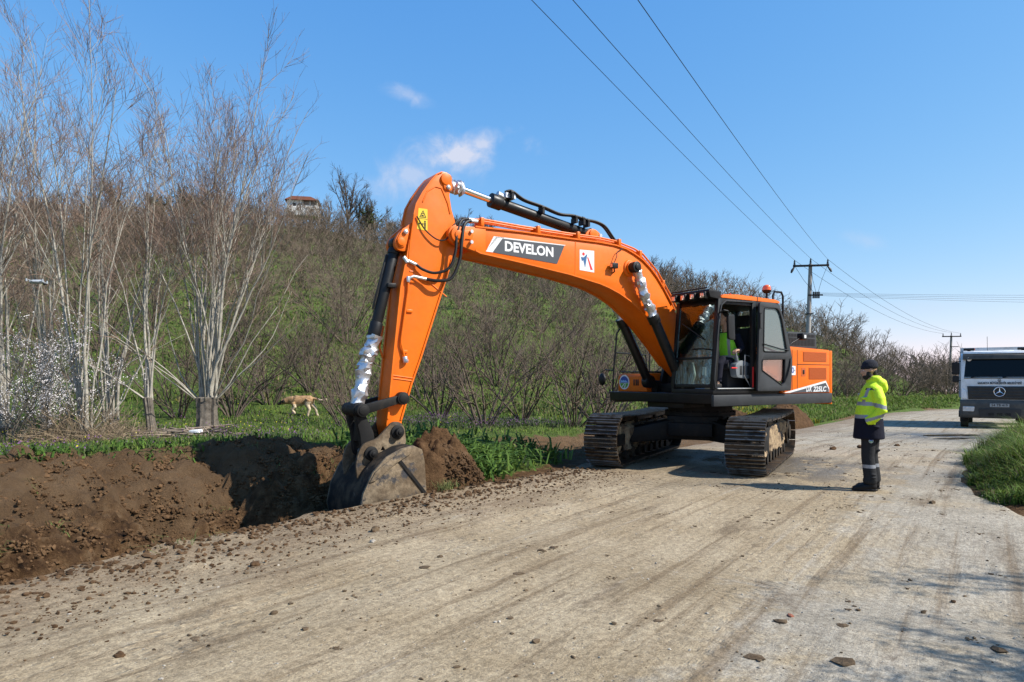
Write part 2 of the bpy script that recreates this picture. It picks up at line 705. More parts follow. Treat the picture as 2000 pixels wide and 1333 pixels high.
def H(x, y):
    x = np.asarray(x, float)
    y = np.asarray(y, float)
    s, w = sw(x, y)
    z = base_z(y) * sstep(60, 5, w) + base_z(y) * 0
    verge = sstep(.05, 3.2, w) * .42 + .10 * fbm(x, y, .8, 3, 8) * sstep(0, 1.5, w)
    # far right roadside bank
    z = z + verge + .35 * sstep(.2, 2.5, w) * sstep(20, 40, s)
    z = z + hill_z(x, y) * sstep(3, 22, w) * sstep(-2, 12, y)
    z = z + .25 * fbm(x, y, .12, 3, 21) * sstep(6, 18, w)
    T = sstep(5.0 + .25 * fbm(w, s, 1.7, 3, 4), 4.55, s) * sstep(4.6, 3.9, w) * (w > -.02)
    tz = trench(s, w)
    z = z * (1 - T) + np.minimum(tz, z + .20) * T
    # the mud lane behind the machine
    lane = sstep(.0, .35, w) * sstep(2.3, 1.4, w) * sstep(8.7, 9.6, s) * sstep(22, 17, s)
    z = z - lane * (verge - .03 - .05 * fbm(x, y, 2.5, 3, 61))
    # right of the road: shoulder and the grassy island
    rw = road_w(s)
    rgt = sstep(-.1, 1.2, -w - rw)
    z = z + rgt * (.10 + .06 * fbm(x, y, .9, 3, 44)) * sstep(24, 16, s)
    onroad = (w < 0) & (-w < rw + .02)
    z = np.where(onroad, z - .06, z)
    return z


def H1(x, y):
    return float(H(np.array([x]), np.array([y]))[0])


def axis(lo, a, b, hi, st, grow=1.09):
    mid = list(np.arange(a, b, st))
    up, d = [b], st
    while up[-1] < hi:
        d *= grow
        up.append(up[-1] + d)
    dn, d = [], st
    q = a
    while q > lo:
        d *= grow
        q -= d
        dn.append(q)
    return np.array(dn[::-1] + mid + up)


MAT_GROUND = bpy.data.materials.new('ground_soil_and_turf')


def make_ground_material(m):
    m.use_nodes = True
    nt = m.node_tree
    nt.nodes.clear()
    out = _n(nt, 'ShaderNodeOutputMaterial')
    p = _n(nt, 'ShaderNodeBsdfPrincipled')
    p.inputs['Roughness'].default_value = .95
    p.inputs['Specular IOR Level'].default_value = .15
    tc = _n(nt, 'ShaderNodeTexCoord')

    def noise(sc, det=6, rg=.6, vec=None):
        t = _n(nt, 'ShaderNodeTexNoise')
        t.inputs['Scale'].default_value = sc
        t.inputs['Detail'].default_value = det
        t.inputs['Roughness'].default_value = rg
        nt.links.new(vec or tc.outputs['Object'], t.inputs['Vector'])
        return t.outputs['Fac']

    def ramp(f, stops):
        r = _n(nt, 'ShaderNodeValToRGB')
        el = r.color_ramp.elements
        while len(el) < len(stops):
            el.new(.5)
        for e, (q, c) in zip(el, stops):
            e.position = q
            e.color = (*c, 1)
        nt.links.new(f, r.inputs[0])
        return r.outputs[0]

    def mix(f, a, b):
        x = _n(nt, 'ShaderNodeMix', data_type='RGBA')
        nt.links.new(f, x.inputs['Factor'])
        nt.links.new(a, x.inputs['A'])
        nt.links.new(b, x.inputs['B'])
        return x.outputs['Result']

    soil = ramp(noise(5, 9, .7), [(.32, (.014, .007, .003)), (.42, (.080, .040, .017)), (.54, (.155, .085, .038)), (.70, (.27, .175, .095))])
    pale = ramp(noise(1.7, 8, .7), [(.3, (.105, .060, .029)), (.7, (.215, .140, .078))])
    at = _n(nt, 'ShaderNodeAttribute', attribute_name='dry')
    soil = mix(at.outputs['Fac'], soil, pale)
    turf = ramp(noise(.55, 9, .68), [(.30, (.085, .068, .034)), (.41, (.085, .112, .026)), (.52, (.105, .155, .028)), (.63, (.100, .120, .036)), (.75, (.095, .070, .050))])
    turf2 = ramp(noise(3.1, 6, .7), [(.3, (.040, .060, .014)), (.55, (.10, .155, .028)), (.75, (.14, .155, .045))])
    mx = _n(nt, 'ShaderNodeMix', data_type='RGBA')
    mx.inputs['Factor'].default_value = .4
    nt.links.new(turf, mx.inputs['A'])
    nt.links.new(turf2, mx.inputs['B'])
    a2 = _n(nt, 'ShaderNodeAttribute', attribute_name='soil')
    f = _math(nt, 'ADD', a2.outputs['Fac'], _math(nt, 'MULTIPLY', _math(nt, 'SUBTRACT', noise(2.5, 6, .7), .5), 1.2))
    mr = _n(nt, 'ShaderNodeMapRange', interpolation_type='SMOOTHSTEP')
    mr.inputs['From Min'].default_value = .38
    mr.inputs['From Max'].default_value = .62
    nt.links.new(f, mr.inputs['Value'])
    c = mix(mr.outputs['Result'], mx.outputs['Result'], soil)
    nt.links.new(c, p.inputs['Base Color'])
    b = _n(nt, 'ShaderNodeBump')
    b.inputs['Strength'].default_value = 1.0
    b.inputs['Distance'].default_value = .12
    nt.links.new(noise(13, 12, .82), b.inputs['Height'])
    nt.links.new(b.outputs[0], p.inputs['Normal'])
    nt.links.new(p.outputs[0], out.inputs[0])


make_ground_material(MAT_GROUND)


def soil_mask(s, w):
    so = sstep(4.25, 3.85, w + .5 * fbm(s, s * 0, 1.1, 3, 6)) * sstep(5.6, 5.0, s) * (w > -.3)
    so = np.maximum(so, sstep(.0, .2, w) * sstep(2.6, 1.7, w) * sstep(8.2, 9.4, s) * sstep(23, 18, s))
    so = np.maximum(so, sstep(.55, .1, w) * (w > -.3) * .9)
    so = np.maximum(so, sstep(-1.1, -.2, -(-w - road_w(s))) * sstep(-w - road_w(s), .8 * 0 + 1.0, .2) * 0)
    r = -w - road_w(s)
    so = np.maximum(so, (r > -.5) * sstep(.45, .05, r))
    so = np.maximum(so, (r > -.5) * sstep(7.0, 5.5, s) * .9)
    so = np.maximum(so, (r > -.5) * sstep(17.2, 18.2, s) * sstep(50, 40, s) * .7)
    return so


def make_ground():
    xs = axis(-420, -10.0, 1.5, 620, .062)
    ys = axis(-60, 3.2, 14.5, 900, .062)
    X, Y = np.meshgrid(xs, ys)
    x, y = X.ravel(), Y.ravel()
    z = H(x, y)
    s, w = sw(x, y)
    near = np.exp(-np.hypot(x + 4, y - 9) / 14)
    so = soil_mask(s, w)
    z = z + so * near * .24 * (np.abs(fbm(x, y, 3.6, 4, 3, .62)) - .12) * (w > .25) + so * near * .10 * fbm(x, y, 7, 3, 23, .7) * (w > .25)
    nx, ny = len(xs), len(ys)
    i = np.arange(ny - 1)[:, None] * nx + np.arange(nx - 1)[None, :]
    f = np.stack([i, i + 1, i + nx + 1, i + nx], -1).reshape(-1, 4)
    dry = sstep(1.9, 2.9, w + .8 * fbm(x, y, 1.1, 3, 9)) * .8 + sstep(8, 9, s) * .8
    me = np_mesh('ground', np.stack([x, y, z], 1), [f], MAT_GROUND, True, {'soil': so, 'dry': np.clip(dry, 0, 1)})
    return tag(link('ground', me), 'grassy and earthy ground with a dug trench along the road', 'ground', kind='structure')


make_ground()

# ------------------------------------------------------------------ road
MAT_ROAD = bpy.data.materials.new('dirt_covered_road')


def make_road_material(m):
    m.use_nodes = True
    nt = m.node_tree
    nt.nodes.clear()
    out = _n(nt, 'ShaderNodeOutputMaterial')
    p = _n(nt, 'ShaderNodeBsdfPrincipled')
    p.inputs['Specular IOR Level'].default_value = .25
    uv = _n(nt, 'ShaderNodeAttribute', attribute_name='along')      # (distance along, distance across)
    sp = _n(nt, 'ShaderNodeSeparateXYZ')
    nt.links.new(uv.outputs['Vector'], sp.inputs[0])

    def vec(sx, sy, off=0.0):
        mp = _n(nt, 'ShaderNodeMapping')
        mp.inputs['Scale'].default_value = (sx, sy, 1)
        mp.inputs['Location'].default_value = (off, off * .7, 0)
        nt.links.new(uv.outputs['Vector'], mp.inputs[0])
        return mp.outputs[0]

    def noise(v, sc, det=6, rg=.6, dist=0.0):
        t = _n(nt, 'ShaderNodeTexNoise')
        t.inputs['Scale'].default_value = sc
        t.inputs['Detail'].default_value = det
        t.inputs['Roughness'].default_value = rg
        t.inputs['Distortion'].default_value = dist
        nt.links.new(v, t.inputs['Vector'])
        return t.outputs['Fac']

    def band(f, a, b, lo=0.0, hi=1.0):
        mr = _n(nt, 'ShaderNodeMapRange', interpolation_type='SMOOTHSTEP')
        mr.inputs['From Min'].default_value = a
        mr.inputs['From Max'].default_value = b
        mr.inputs['To Min'].default_value = lo
        mr.inputs['To Max'].default_value = hi
        nt.links.new(f, mr.inputs['Value'])
        return mr.outputs['Result']

    def mixc(f, a, b, mode='MIX'):
        x = _n(nt, 'ShaderNodeMix', data_type='RGBA', blend_type=mode)
        if isinstance(f, (int, float)):
            x.inputs['Factor'].default_value = f
        else:
            nt.links.new(f, x.inputs['Factor'])
        for k, c in (('A', a), ('B', b)):
            if isinstance(c, tuple):
                x.inputs[k].default_value = (*c, 1)
            else:
                nt.links.new(c, x.inputs[k])
        return x.outputs['Result']

    v1 = vec(1, 1)
    dirt = mixc(band(noise(v1, .8, 7, .65), .35, .65), (.290, .224, .139), (.362, .291, .193))
    asphalt = mixc(band(noise(v1, 1.6, 5, .6), .35, .65), (.287, .250, .193), (.354, .311, .245))
    # right of a straight seam the paving shows through the dust
    q = _math(nt, 'ADD', _math(nt, 'SUBTRACT', sp.outputs[1], 5.1), _math(nt, 'MULTIPLY', _math(nt, 'SUBTRACT', noise(v1, .9, 6, .7), .5), 3.4))
    far = band(sp.outputs[0], 9.0, 17.0)
    pav = _math(nt, 'MAXIMUM', band(q, -.25, .25), far)
    pav = _math(nt, 'MULTIPLY', pav, band(noise(vec(1, 1, 7), .55, 7, .7), .36, .52, .35, 1.0))
    c = mixc(pav, dirt, asphalt)
    # streaks left by the tracks, along the way of travel
    st = noise(vec(.07, 2.2), 2.2, 7, .66, .05)
    c = mixc(_math(nt, 'MULTIPLY', band(st, .50, .66), .70), c, (.150, .103, .058))
    c = mixc(_math(nt, 'MULTIPLY', band(noise(vec(.10, 3.1, 3), 3.0, 7, .66, .05), .58, .72), .45), c, (.40, .36, .30))
    # mud near the left edge and in blotches
    ed = _math(nt, 'SUBTRACT', _math(nt, 'ADD', sp.outputs[1], _math(nt, 'MULTIPLY', _math(nt, 'SUBTRACT', noise(v1, .9, 9, .74), .5), 6.0)), .0)
    c = mixc(_math(nt, 'MULTIPLY', _math(nt, 'SUBTRACT', 1.0, band(ed, .2, 2.2)), .62), c, (.150, .100, .060))
    c = mixc(_math(nt, 'MULTIPLY', band(noise(vec(.40, 1, 11), 1.3, 9, .74), .54, .68), .65), c, (.120, .083, .050))
    c = mixc(_math(nt, 'MULTIPLY', band(noise(vec(.6, 1.3, 23), 4.2, 8, .7), .60, .68), .55), c, (.105, .072, .045))
    c = mixc(_math(nt, 'MULTIPLY', band(noise(vec(.5, 1.6, 31), 3.1, 9, .75), .66, .73), .6), c, (.50, .48, .44))
    # dark wet ground by the side road
    wet = _n(nt, 'ShaderNodeAttribute', attribute_name='wet')
    wf = _math(nt, 'MULTIPLY', wet.outputs['Fac'], band(noise(v1, 1.4, 7, .7), .36, .52))
    c = mixc(_math(nt, 'MULTIPLY', wf, .85), c, (.055, .048, .040))
    # grit
    gr = noise(v1, 60, 4, .8)
    c = mixc(1.0, c, mixc(band(gr, .36, .66), (.74, .74, .74), (1.22, 1.22, 1.20)), 'MULTIPLY')
    g2 = noise(v1, 17, 6, .75)
    c = mixc(1.0, c, mixc(band(g2, .34, .66), (.70, .68, .66), (1.22, 1.22, 1.22)), 'MULTIPLY')
    vor = _n(nt, 'ShaderNodeTexVoronoi')
    vor.inputs['Scale'].default_value = 22
    nt.links.new(v1, vor.inputs['Vector'])
    peb = _math(nt, 'MULTIPLY', _math(nt, 'SUBTRACT', 1.0, band(vor.outputs['Distance'], .10, .22)), band(noise(v1, 5, 4), .48, .60))
    c = mixc(_math(nt, 'MULTIPLY', peb, .6), c, mixc(band(noise(v1, 90, 2), .4, .6), (.46, .42, .36), (.09, .068, .048)))
    nt.links.new(c, p.inputs['Base Color'])
    nt.links.new(_math(nt, 'SUBTRACT', .93, _math(nt, 'MULTIPLY', wf, .6)), p.inputs['Roughness'])
    hgt = _math(nt, 'ADD', _math(nt, 'MULTIPLY', gr, .35), _math(nt, 'ADD', _math(nt, 'MULTIPLY', g2, .9), _math(nt, 'MULTIPLY', peb, .35)))
    # pad prints pressed by the crawler tracks: short bars across two lanes
    lane = None
    for c0 in (2.35, 4.75):
        q1 = _math(nt, 'ABSOLUTE', _math(nt, 'SUBTRACT', sp.outputs[1], c0))
        q1 = _math(nt, 'SUBTRACT', 1.0, band(q1, .26, .34))
        lane = q1 if lane is None else _math(nt, 'MAXIMUM', lane, q1)
    bars = _math(nt, 'SINE', _math(nt, 'MULTIPLY', sp.outputs[0], 2 * PI / .19))
    lane = _math(nt, 'MULTIPLY', lane, band(noise(vec(.3, 1, 41), 1.1, 6, .7), .47, .58))
    bars = _math(nt, 'MULTIPLY', lane, band(bars, -.2, .6))
    hgt = _math(nt, 'ADD', hgt, _math(nt, 'MULTIPLY', st, .9))
    hgt = _math(nt, 'SUBTRACT', hgt, _math(nt, 'MULTIPLY', bars, 1.1))
    b = _n(nt, 'ShaderNodeBump')
    b.inputs['Strength'].default_value = .8
    b.inputs['Distance'].default_value = .02
    nt.links.new(hgt, b.inputs['Height'])
    nt.links.new(b.outputs[0], p.inputs['Normal'])
    nt.links.new(p.outputs[0], out.inputs[0])


make_road_material(MAT_ROAD)


def edge_at(s):
    s = np.asarray(s, float)
    x = np.interp(s, _CUM, EDGE[:, 0])
    y = np.interp(s, _CUM, EDGE[:, 1])
    e = .9
    dx = np.interp(s + e, _CUM, EDGE[:, 0]) - np.interp(s - e, _CUM, EDGE[:, 0])
    dy = np.interp(s + e, _CUM, EDGE[:, 1]) - np.interp(s - e, _CUM, EDGE[:, 1])
    l = np.hypot(dx, dy)
    return x, y, dy / l, -dx / l          # point, right-hand normal


def road_z(x, y, s, t):
    near = np.exp(-np.maximum(s - 6, 0) / 14) * np.exp(-np.maximum(-6 - s, 0) / 6)
    z = base_z(y) + .012 * fbm(x, y, .7, 3, 2)
    lump = np.maximum(fbm(x, y, 3.0, 4, 57, .6) - .12, 0)
    z = z + near * (.06 * lump * (.3 + sstep(2.2, .2, t)) + .006 * fbm(x, y, 9, 2, 6))
    z = z + .05 * sstep(.6, .05, t) * np.maximum(fbm(x, y, 2.4, 3, 19) + .25, 0) * (s < 9)
    ruts = .02 * np.sin(t * 5.1 + 1.2 * vnoise(s * .3, s * 0, 3)) * sstep(.5, 1, t) * sstep(4, 3, t) * .35
    return z + ruts * near


def make_road():
    ss = axis(-24, -6.5, 14, 300, .07, 1.05)
    k = 118
    tt = np.linspace(0, 1, k)
    Sg, Tg = np.meshgrid(ss, tt, indexing='ij')
    s = Sg.ravel()
    rw = road_w(s)
    jag = .25 * fbm(s, s * 0, .6, 4, 88)
    t = Tg.ravel() * (rw + jag)
    x0, y0, nx, ny = edge_at(s)
    wob = -.16 * fbm(s, s * 0, .9, 3, 5) * sstep(30, 12, s)
    tw = t + wob * (1 - Tg.ravel())
    x, y = x0 + nx * (tw * -1 * -1), y0 + ny * tw
    z = road_z(x, y, s, t)
    edge = np.where((Tg.ravel() < .001) | (Tg.ravel() > .999), -.055, 0)
    z = z + edge * (s > 4.8)
    wet = np.exp(-(((x - 13.0) / 1.9) ** 2 + ((y - 20.4) / 3.0) ** 2)) + .8 * np.exp(-(((x - 17.2) / 3.2) ** 2 + ((y - 21.6) / 1.4) ** 2)) \
        + .5 * np.exp(-(((x - 3.0) / 1.0) ** 2 + ((y - 9.9) / .5) ** 2)) + .8 * sstep(3.0, 1.0, np.hypot(x - 4.6, y - 12.2))
    # wheel and crawler marks run straight on near the camera, then follow the bend
    straight = (x + 1.35) * .818 - (y - 9.0) * .575
    bl = sstep(13, 27, s)
    across = straight * (1 - bl) + tw * bl
    n = len(ss)
    i = np.arange(n - 1)[:, None] * k + np.arange(k - 1)[None, :]
    f = np.stack([i, i + 1, i + k + 1, i + k], -1).reshape(-1, 4)
    f = f[:, ::-1]
    me = np_mesh('road', np.stack([x, y, z], 1), [f], MAT_ROAD, True, {'along': np.stack([s, across], 1), 'wet': np.clip(wet, 0, 1)})
    return tag(link('road', me), 'dusty paved road strewn with earth', 'road', kind='structure')


make_road()
# ------------------------------------------------------------------ shared materials
ORANGE = mat('orange_paint', (.74, .142, .003), rough=.45, coat=.06, spec=.28, var=.05, nscale=2.5, col2=(.67, .126, .004), col3=(.40, .17, .06), n3=30, thr3=.76, rvar=.07,
             bump=.03, bscale=9)
ORANGE_DUSTY = mat('orange_paint_dusty', (.85, .165, .014), rough=.45, coat=.2, var=.06, nscale=3, col2=(.72, .18, .04), thr=.62, soft=.2,
                   col3=(.30, .17, .09), n3=9, thr3=.72, bump=.05, bscale=14)
BLACK = mat('black_paint', (.0065, .0065, .007), rough=.45, spec=.32, col2=(.011, .011, .0115), var=.1, rvar=.08)
BLACK_DIRTY = mat('black_paint_dirty', (.0075, .0072, .007), rough=.6, spec=.25, col2=(.022, .017, .012), thr=.62, soft=.12, nscale=5, bump=.1, bscale=30)
CHARCOAL = mat('charcoal_paint', (.024, .026, .028), rough=.5, spec=.35, col2=(.032, .034, .036), nscale=2, rvar=.08, col3=(.07, .064, .055), n3=6, thr3=.74)
RUBBER = mat('rubber_hose', (.007, .007, .007), rough=.55, spec=.3, var=.1)
CHROME = mat('chrome_rod', (.8, .8, .82), rough=.12, metal=1.0, var=.03)
ZINC = mat('zinc_fitting', (.62, .62, .6), rough=.35, metal=.8, var=.1, nscale=30)
FOIL = mat('silver_foil', (.56, .57, .59), rough=.36, metal=.8, var=.06, nscale=20, bump=.25, bscale=30)
STEEL_MUD = mat('worn_steel_mud', (.014, .013, .012), rough=.75, metal=0, spec=.15, col2=(.070, .050, .032), nscale=4.5, thr=.55, soft=.12,
                col3=(.16, .13, .10), n3=7, thr3=.66, bump=.3, bscale=35)
RIB_MAT = mat('polished_track_rib', (.17, .155, .135), rough=.36, metal=.7, col2=(.08, .058, .038), nscale=7, thr=.56, soft=.1, bump=.2, bscale=40)
TRACK_MAT = mat('track_steel', (.020, .018, .016), rough=.5, metal=.3, spec=.3, col2=(.075, .048, .028), nscale=4.5, thr=.50, soft=.12,
                col3=(.20, .165, .125), n3=7, thr3=.63, bump=.35, bscale=40, stretch=(1, .5, 1))
MUD = mat('caked_mud', (.30, .215, .125), rough=.95, col2=(.115, .075, .045), nscale=5, thr=.52, soft=.1, bump=1.0, bscale=22, var=.2)
DUSTY_STEEL = mat('dusty_bucket_steel', (.205, .155, .100), rough=.85, spec=.2, col2=(.095, .066, .040), nscale=2.6, thr=.50, soft=.12,
                  col3=(.045, .044, .046), n3=5, thr3=.58, bump=.5, bscale=26, var=.28)
GLASS = glass_mat('tinted_glass', (.76, .85, .83), .9)
GLASS_CLEAR = glass_mat('clear_glass', (.92, .95, .94), .7)
GLASS_DARK = glass_mat('dark_glass', (.42, .52, .50), 1.2)
GLASS_PALE = glass_mat('door_glass', (.60, .72, .72), 2.2, .06, .28)  # sky reflection partly mixed in as a pale diffuse colour
WHITE = mat('white_paint', (.66, .66, .65), rough=.4, var=.04)
YELLOW_S = mat('yellow_sticker', (.68, .48, .015), rough=.4, var=.04)
DECAL_GREY = mat('grey_decal', (.055, .06, .068), rough=.4, var=.04)
RED = mat('red_paint', (.62, .02, .02), rough=.4, var=.05)
BLUE = mat('blue_decal', (.02, .06, .30), rough=.4, var=.05)
TEAL = mat('deep_blue_decal', (.03, .11, .25), rough=.4, var=.05)
GREEN_D = mat('green_decal', (.08, .30, .03), rough=.4, var=.05)
SKYBLUE = mat('light_blue_decal', (.25, .45, .75), rough=.4, var=.05)
AMBER = mat('amber_lens', (.85, .12, .01), rough=.15, var=.05, coat=1)
LAMP_LENS = mat('lamp_lens', (.75, .55, .45), rough=.12, metal=.6, var=.1, nscale=40)
SEATGREY = mat('grey_plastic', (.16, .175, .185), rough=.5, var=.06)
PALEPLASTIC = mat('pale_green_plastic', (.42, .50, .46), rough=.5, var=.06)
FABRIC_D = mat('dark_seat_fabric', (.012, .012, .014), rough=.9)
MESH_O = mat('orange_mesh', (.46, .085, .006), rough=.6, var=.35, nscale=30)

# ------------------------------------------------------------------ excavator
EX = tag(empty('excavator', (3.63, 13.06, .015), R(213.6)),
         'orange tracked excavator digging the roadside trench with its boom lowered', 'excavator')


def frame_M(origin, xdir, ydir):
    x = Vector(xdir).normalized()
    y = Vector(ydir)
    y = (y - x * y.dot(x)).normalized()
    z = x.cross(y)
    M = Matrix((x, y, z)).transposed().to_4x4()
    M.translation = Vector(origin)
    return M


def build_undercarriage():
    yaw = R(241.6 - 213.6)
    Lr, r, hw = 1.80, .40, .30
    path_n = 49

    def track_pts():
        """shoe stations round the chain: position and tangent angle in the (u,z) plane."""
        seg = [('l', 2 * Lr), ('a', PI * r), ('l', 2 * Lr), ('a', PI * r)]
        per = sum(k for _, k in seg)
        out = []
        zc = r + .065
        for i in range(path_n):
            d = per * (i + .3) / path_n
            for j, (ty, ln) in enumerate(seg):
                if d <= ln:
                    break
                d -= ln
            if j == 0:
                out.append((-Lr + d, zc - r, 0))
            elif j == 1:
                a = d / r
                out.append((Lr + r * math.sin(a), zc - r * math.cos(a), a))
            elif j == 2:
                sag = -.035 * math.sin(PI * d / ln)
                out.append((Lr - d, zc + r + sag, PI))
            else:
                a = d / r
                out.append((-Lr - r * math.sin(a), zc + r * math.cos(a), PI + a))
        return out, per / path_n

    for sgn in (1, -1):
        root = empty('crawler_track', (0, 0, 0), yaw, EX)
        vc = 1.195 * sgn
        pts, pitch = track_pts()
        m = MB()
        for (u, z, a) in pts:
            M = Matrix.Translation((u, vc, z)) @ Matrix.Rotation(-a, 4, 'Y')
            j = random.uniform(-.006, .006)
            p = pitch * .5
            m.box(-p * .96, p * .96, -hw + j, hw + j, -.030, -.008, 0, M)
            for q in (-.82, -.1, .62):
                m.prism([(p * q - .012, -.030), (p * q - .007, -.062), (p * q + .007, -.062), (p * q + .012, -.030)], -hw + j + .004, hw + j - .004, 1)
                for k in range(-8, 0):
                    m.v[k] = tuple(M @ Vector(m.v[k]))
            # chain link lugs inside the shoe
            for lv in (-.09, .09):
                m.box(-p * 1.05, p * 1.05, lv - .02, lv + .02, -.008, .075, 0, M)
        m.build('track_shoes', [TRACK_MAT, RIB_MAT], root, smooth=25)
        zc = r + .065
        fr = MB()
        fr.prism(rounded([(-Lr + .15, .24), (Lr - .30, .24), (Lr - .22, .46), (Lr - .45, .70), (.5, .72), (-.5, .72), (-Lr + .4, .70), (-Lr + .15, .5)], .05), vc - .15, vc + .15)
        fr.box(Lr - .34, Lr + .05, vc - .19, vc - .15, .36, .56)
        fr.box(Lr - .34, Lr + .05, vc + .15, vc + .19, .36, .56)
        fr.build('track_frame', BLACK_DIRTY, root, bevel=.015)
        mu = MB()
        for sd in (1, -1):        # soil caked over the frame plate, ragged outline
            nu, nz_ = 44, 9
            vv = []
            for i in range(nu + 1):
                for k in range(nz_ + 1):
                    u = -1.62 + 3.35 * i / nu + random.uniform(-.03, .03)
                    zz = .20 + .54 * k / nz_ + random.uniform(-.025, .025)
                    th = .030 * vnoise(np.array([u * 4 + 9 * sd]), np.array([zz * 5 + sgn]), 7)[0] * 4 + random.uniform(-.012, .020)
                    if k in (0, nz_) or i in (0, nu):
                        th = -.05
                    vv.append((u, vc + sd * (.150 + th), zz))
            mu.add(vv, [(i * (nz_ + 1) + k, (i + 1) * (nz_ + 1) + k, (i + 1) * (nz_ + 1) + k + 1, i * (nz_ + 1) + k + 1) for i in range(nu) for k in range(nz_)])
            mu.cut()
        mu.pieces('lodged_soil', MUD, root, smooth=20)
        idl = MB()
        for a, b, rr in ((-.07, .07, r - .10), (-.115, -.07, .22), (.07, .115, .22), (-.16, .16, .09)):
            idl.cyl((Lr, vc + a, zc), (Lr, vc + b, zc), rr, n=28)
        for a in (-.085, .085):
            idl.cyl((Lr, vc + a - .02, zc), (Lr, vc + a + .02, zc), r - .055, n=28)
        idl.build('idler_wheel', STEEL_MUD, root, bevel=.006)
        sp = MB()
        teeth = []
        for i in range(21):
            a = 2 * PI * i / 21
            for da, rr in ((-.09, r - .09), (-.045, r - .02), (.045, r - .02), (.09, r - .09)):
                teeth.append((-Lr + rr * math.cos(a + da), zc + rr * math.sin(a + da)))
        sp.prism(teeth, vc - .035, vc + .035)
        sp.cyl((-Lr, vc - .2, zc), (-Lr, vc + .2, zc), .25, n=24)
        sp.cyl((-Lr, vc - .235, zc), (-Lr, vc + .235, zc), .15, n=20)
        sp.build('sprocket', STEEL_MUD, root, bevel=.005)
        for i in range(8):
            u = -1.40 + i * .385
            ro = MB()
            ro.cyl((u, vc - .15, .18), (u, vc + .15, .18), .085, n=16)
            ro.cyl((u, vc - .17, .18), (u, vc - .11, .18), .105, n=16)
            ro.cyl((u, vc + .11, .18), (u, vc + .17, .18), .105, n=16)
            ro.build('track_roller', STEEL_MUD, root)
        for u in (-.62, .62):
            MB().cyl((u, vc - .14, .765), (u, vc + .14, .765), .07, n=14).build('carrier_roller', STEEL_MUD, root)
    cf = empty('lower_frame', (0, 0, 0), yaw, EX)
    m = MB()
    for su in (1, -1):
        for sv in (1, -1):
            m.add([(su * .25, sv * .3, .86), (su * .65, sv * .3, .80), (su * .65, sv * .3, .42), (su * .2, sv * .3, .42),
                   (su * .62, sv * 1.07, .66), (su * 1.05, sv * 1.07, .62), (su * 1.05, sv * 1.07, .36), (su * .62, sv * 1.07, .36)],
                  [(0, 1, 2, 3), (4, 5, 6, 7), (0, 1, 5, 4), (1, 2, 6, 5), (2, 3, 7, 6), (3, 0, 4, 7)])
    m.box(-.66, .66, -.46, .46, .42, .86)
    m.build('cross_frame', BLACK_DIRTY, cf, bevel=.02)
    m = MB()
    m.cyl((0, 0, .86), (0, 0, .93), .66, n=40)
    m.cyl((0, 0, .93), (0, 0, 1.10), .60, n=40)
    for i in range(24):
        a = 2 * PI * i / 24
        m.cyl((.635 * math.cos(a), .635 * math.sin(a), .93), (.635 * math.cos(a), .635 * math.sin(a), .955), .018, n=6)
    m.build('swing_ring', BLACK_DIRTY, cf)
    MB().box(.68, .80, -.40, .40, .50, .74).build('belly_guard', BLACK_DIRTY, cf, bevel=.01)


build_undercarriage()


def emblem_disc(parent, M, r):
    """round municipal emblem: white ring, blue field with pale hills, green fields."""
    e = MB()
    e.prism(circle(0, 0, r, 36), 0, .004, plane='xy')
    e.v = [tuple(M @ Vector(p)) for p in e.v]
    o = e.build('round_emblem', WHITE, parent, smooth=0)
    for nm, mt, pts, h in (('emblem_sky', BLUE, circle(0, 0, r * .82, 30, -6, 186), .006),
                           ('emblem_field', GREEN_D, circle(0, 0, r * .82, 30, 190, 350), .006),
                           ('emblem_hills', SKYBLUE, [(-r * .66, 0), (-r * .62, r * .22), (-r * .4, r * .30), (-r * .28, r * .12), (-r * .1, r * .34), (r * .1, r * .16), (r * .3, r * .28), (r * .5, r * .1), (r * .62, r * .14), (r * .66, 0)], .008),
                           ('emblem_furrow', WHITE, [(-r * .5, -r * .6), (-r * .36, -r * .68), (r * .15, -r * .16), (r * .05, -r * .14)], .008),
                           ('emblem_furrow', WHITE, [(-r * .05, -r * .8), (r * .15, -r * .8), (r * .35, -r * .18), (r * .26, -r * .16)], .008)):
        q = MB()
        q.prism(pts, .0, h, plane='xy')
        q.v = [tuple(M @ Vector(p)) for p in q.v]
        q.build(nm, mt, o, smooth=0)
    return o


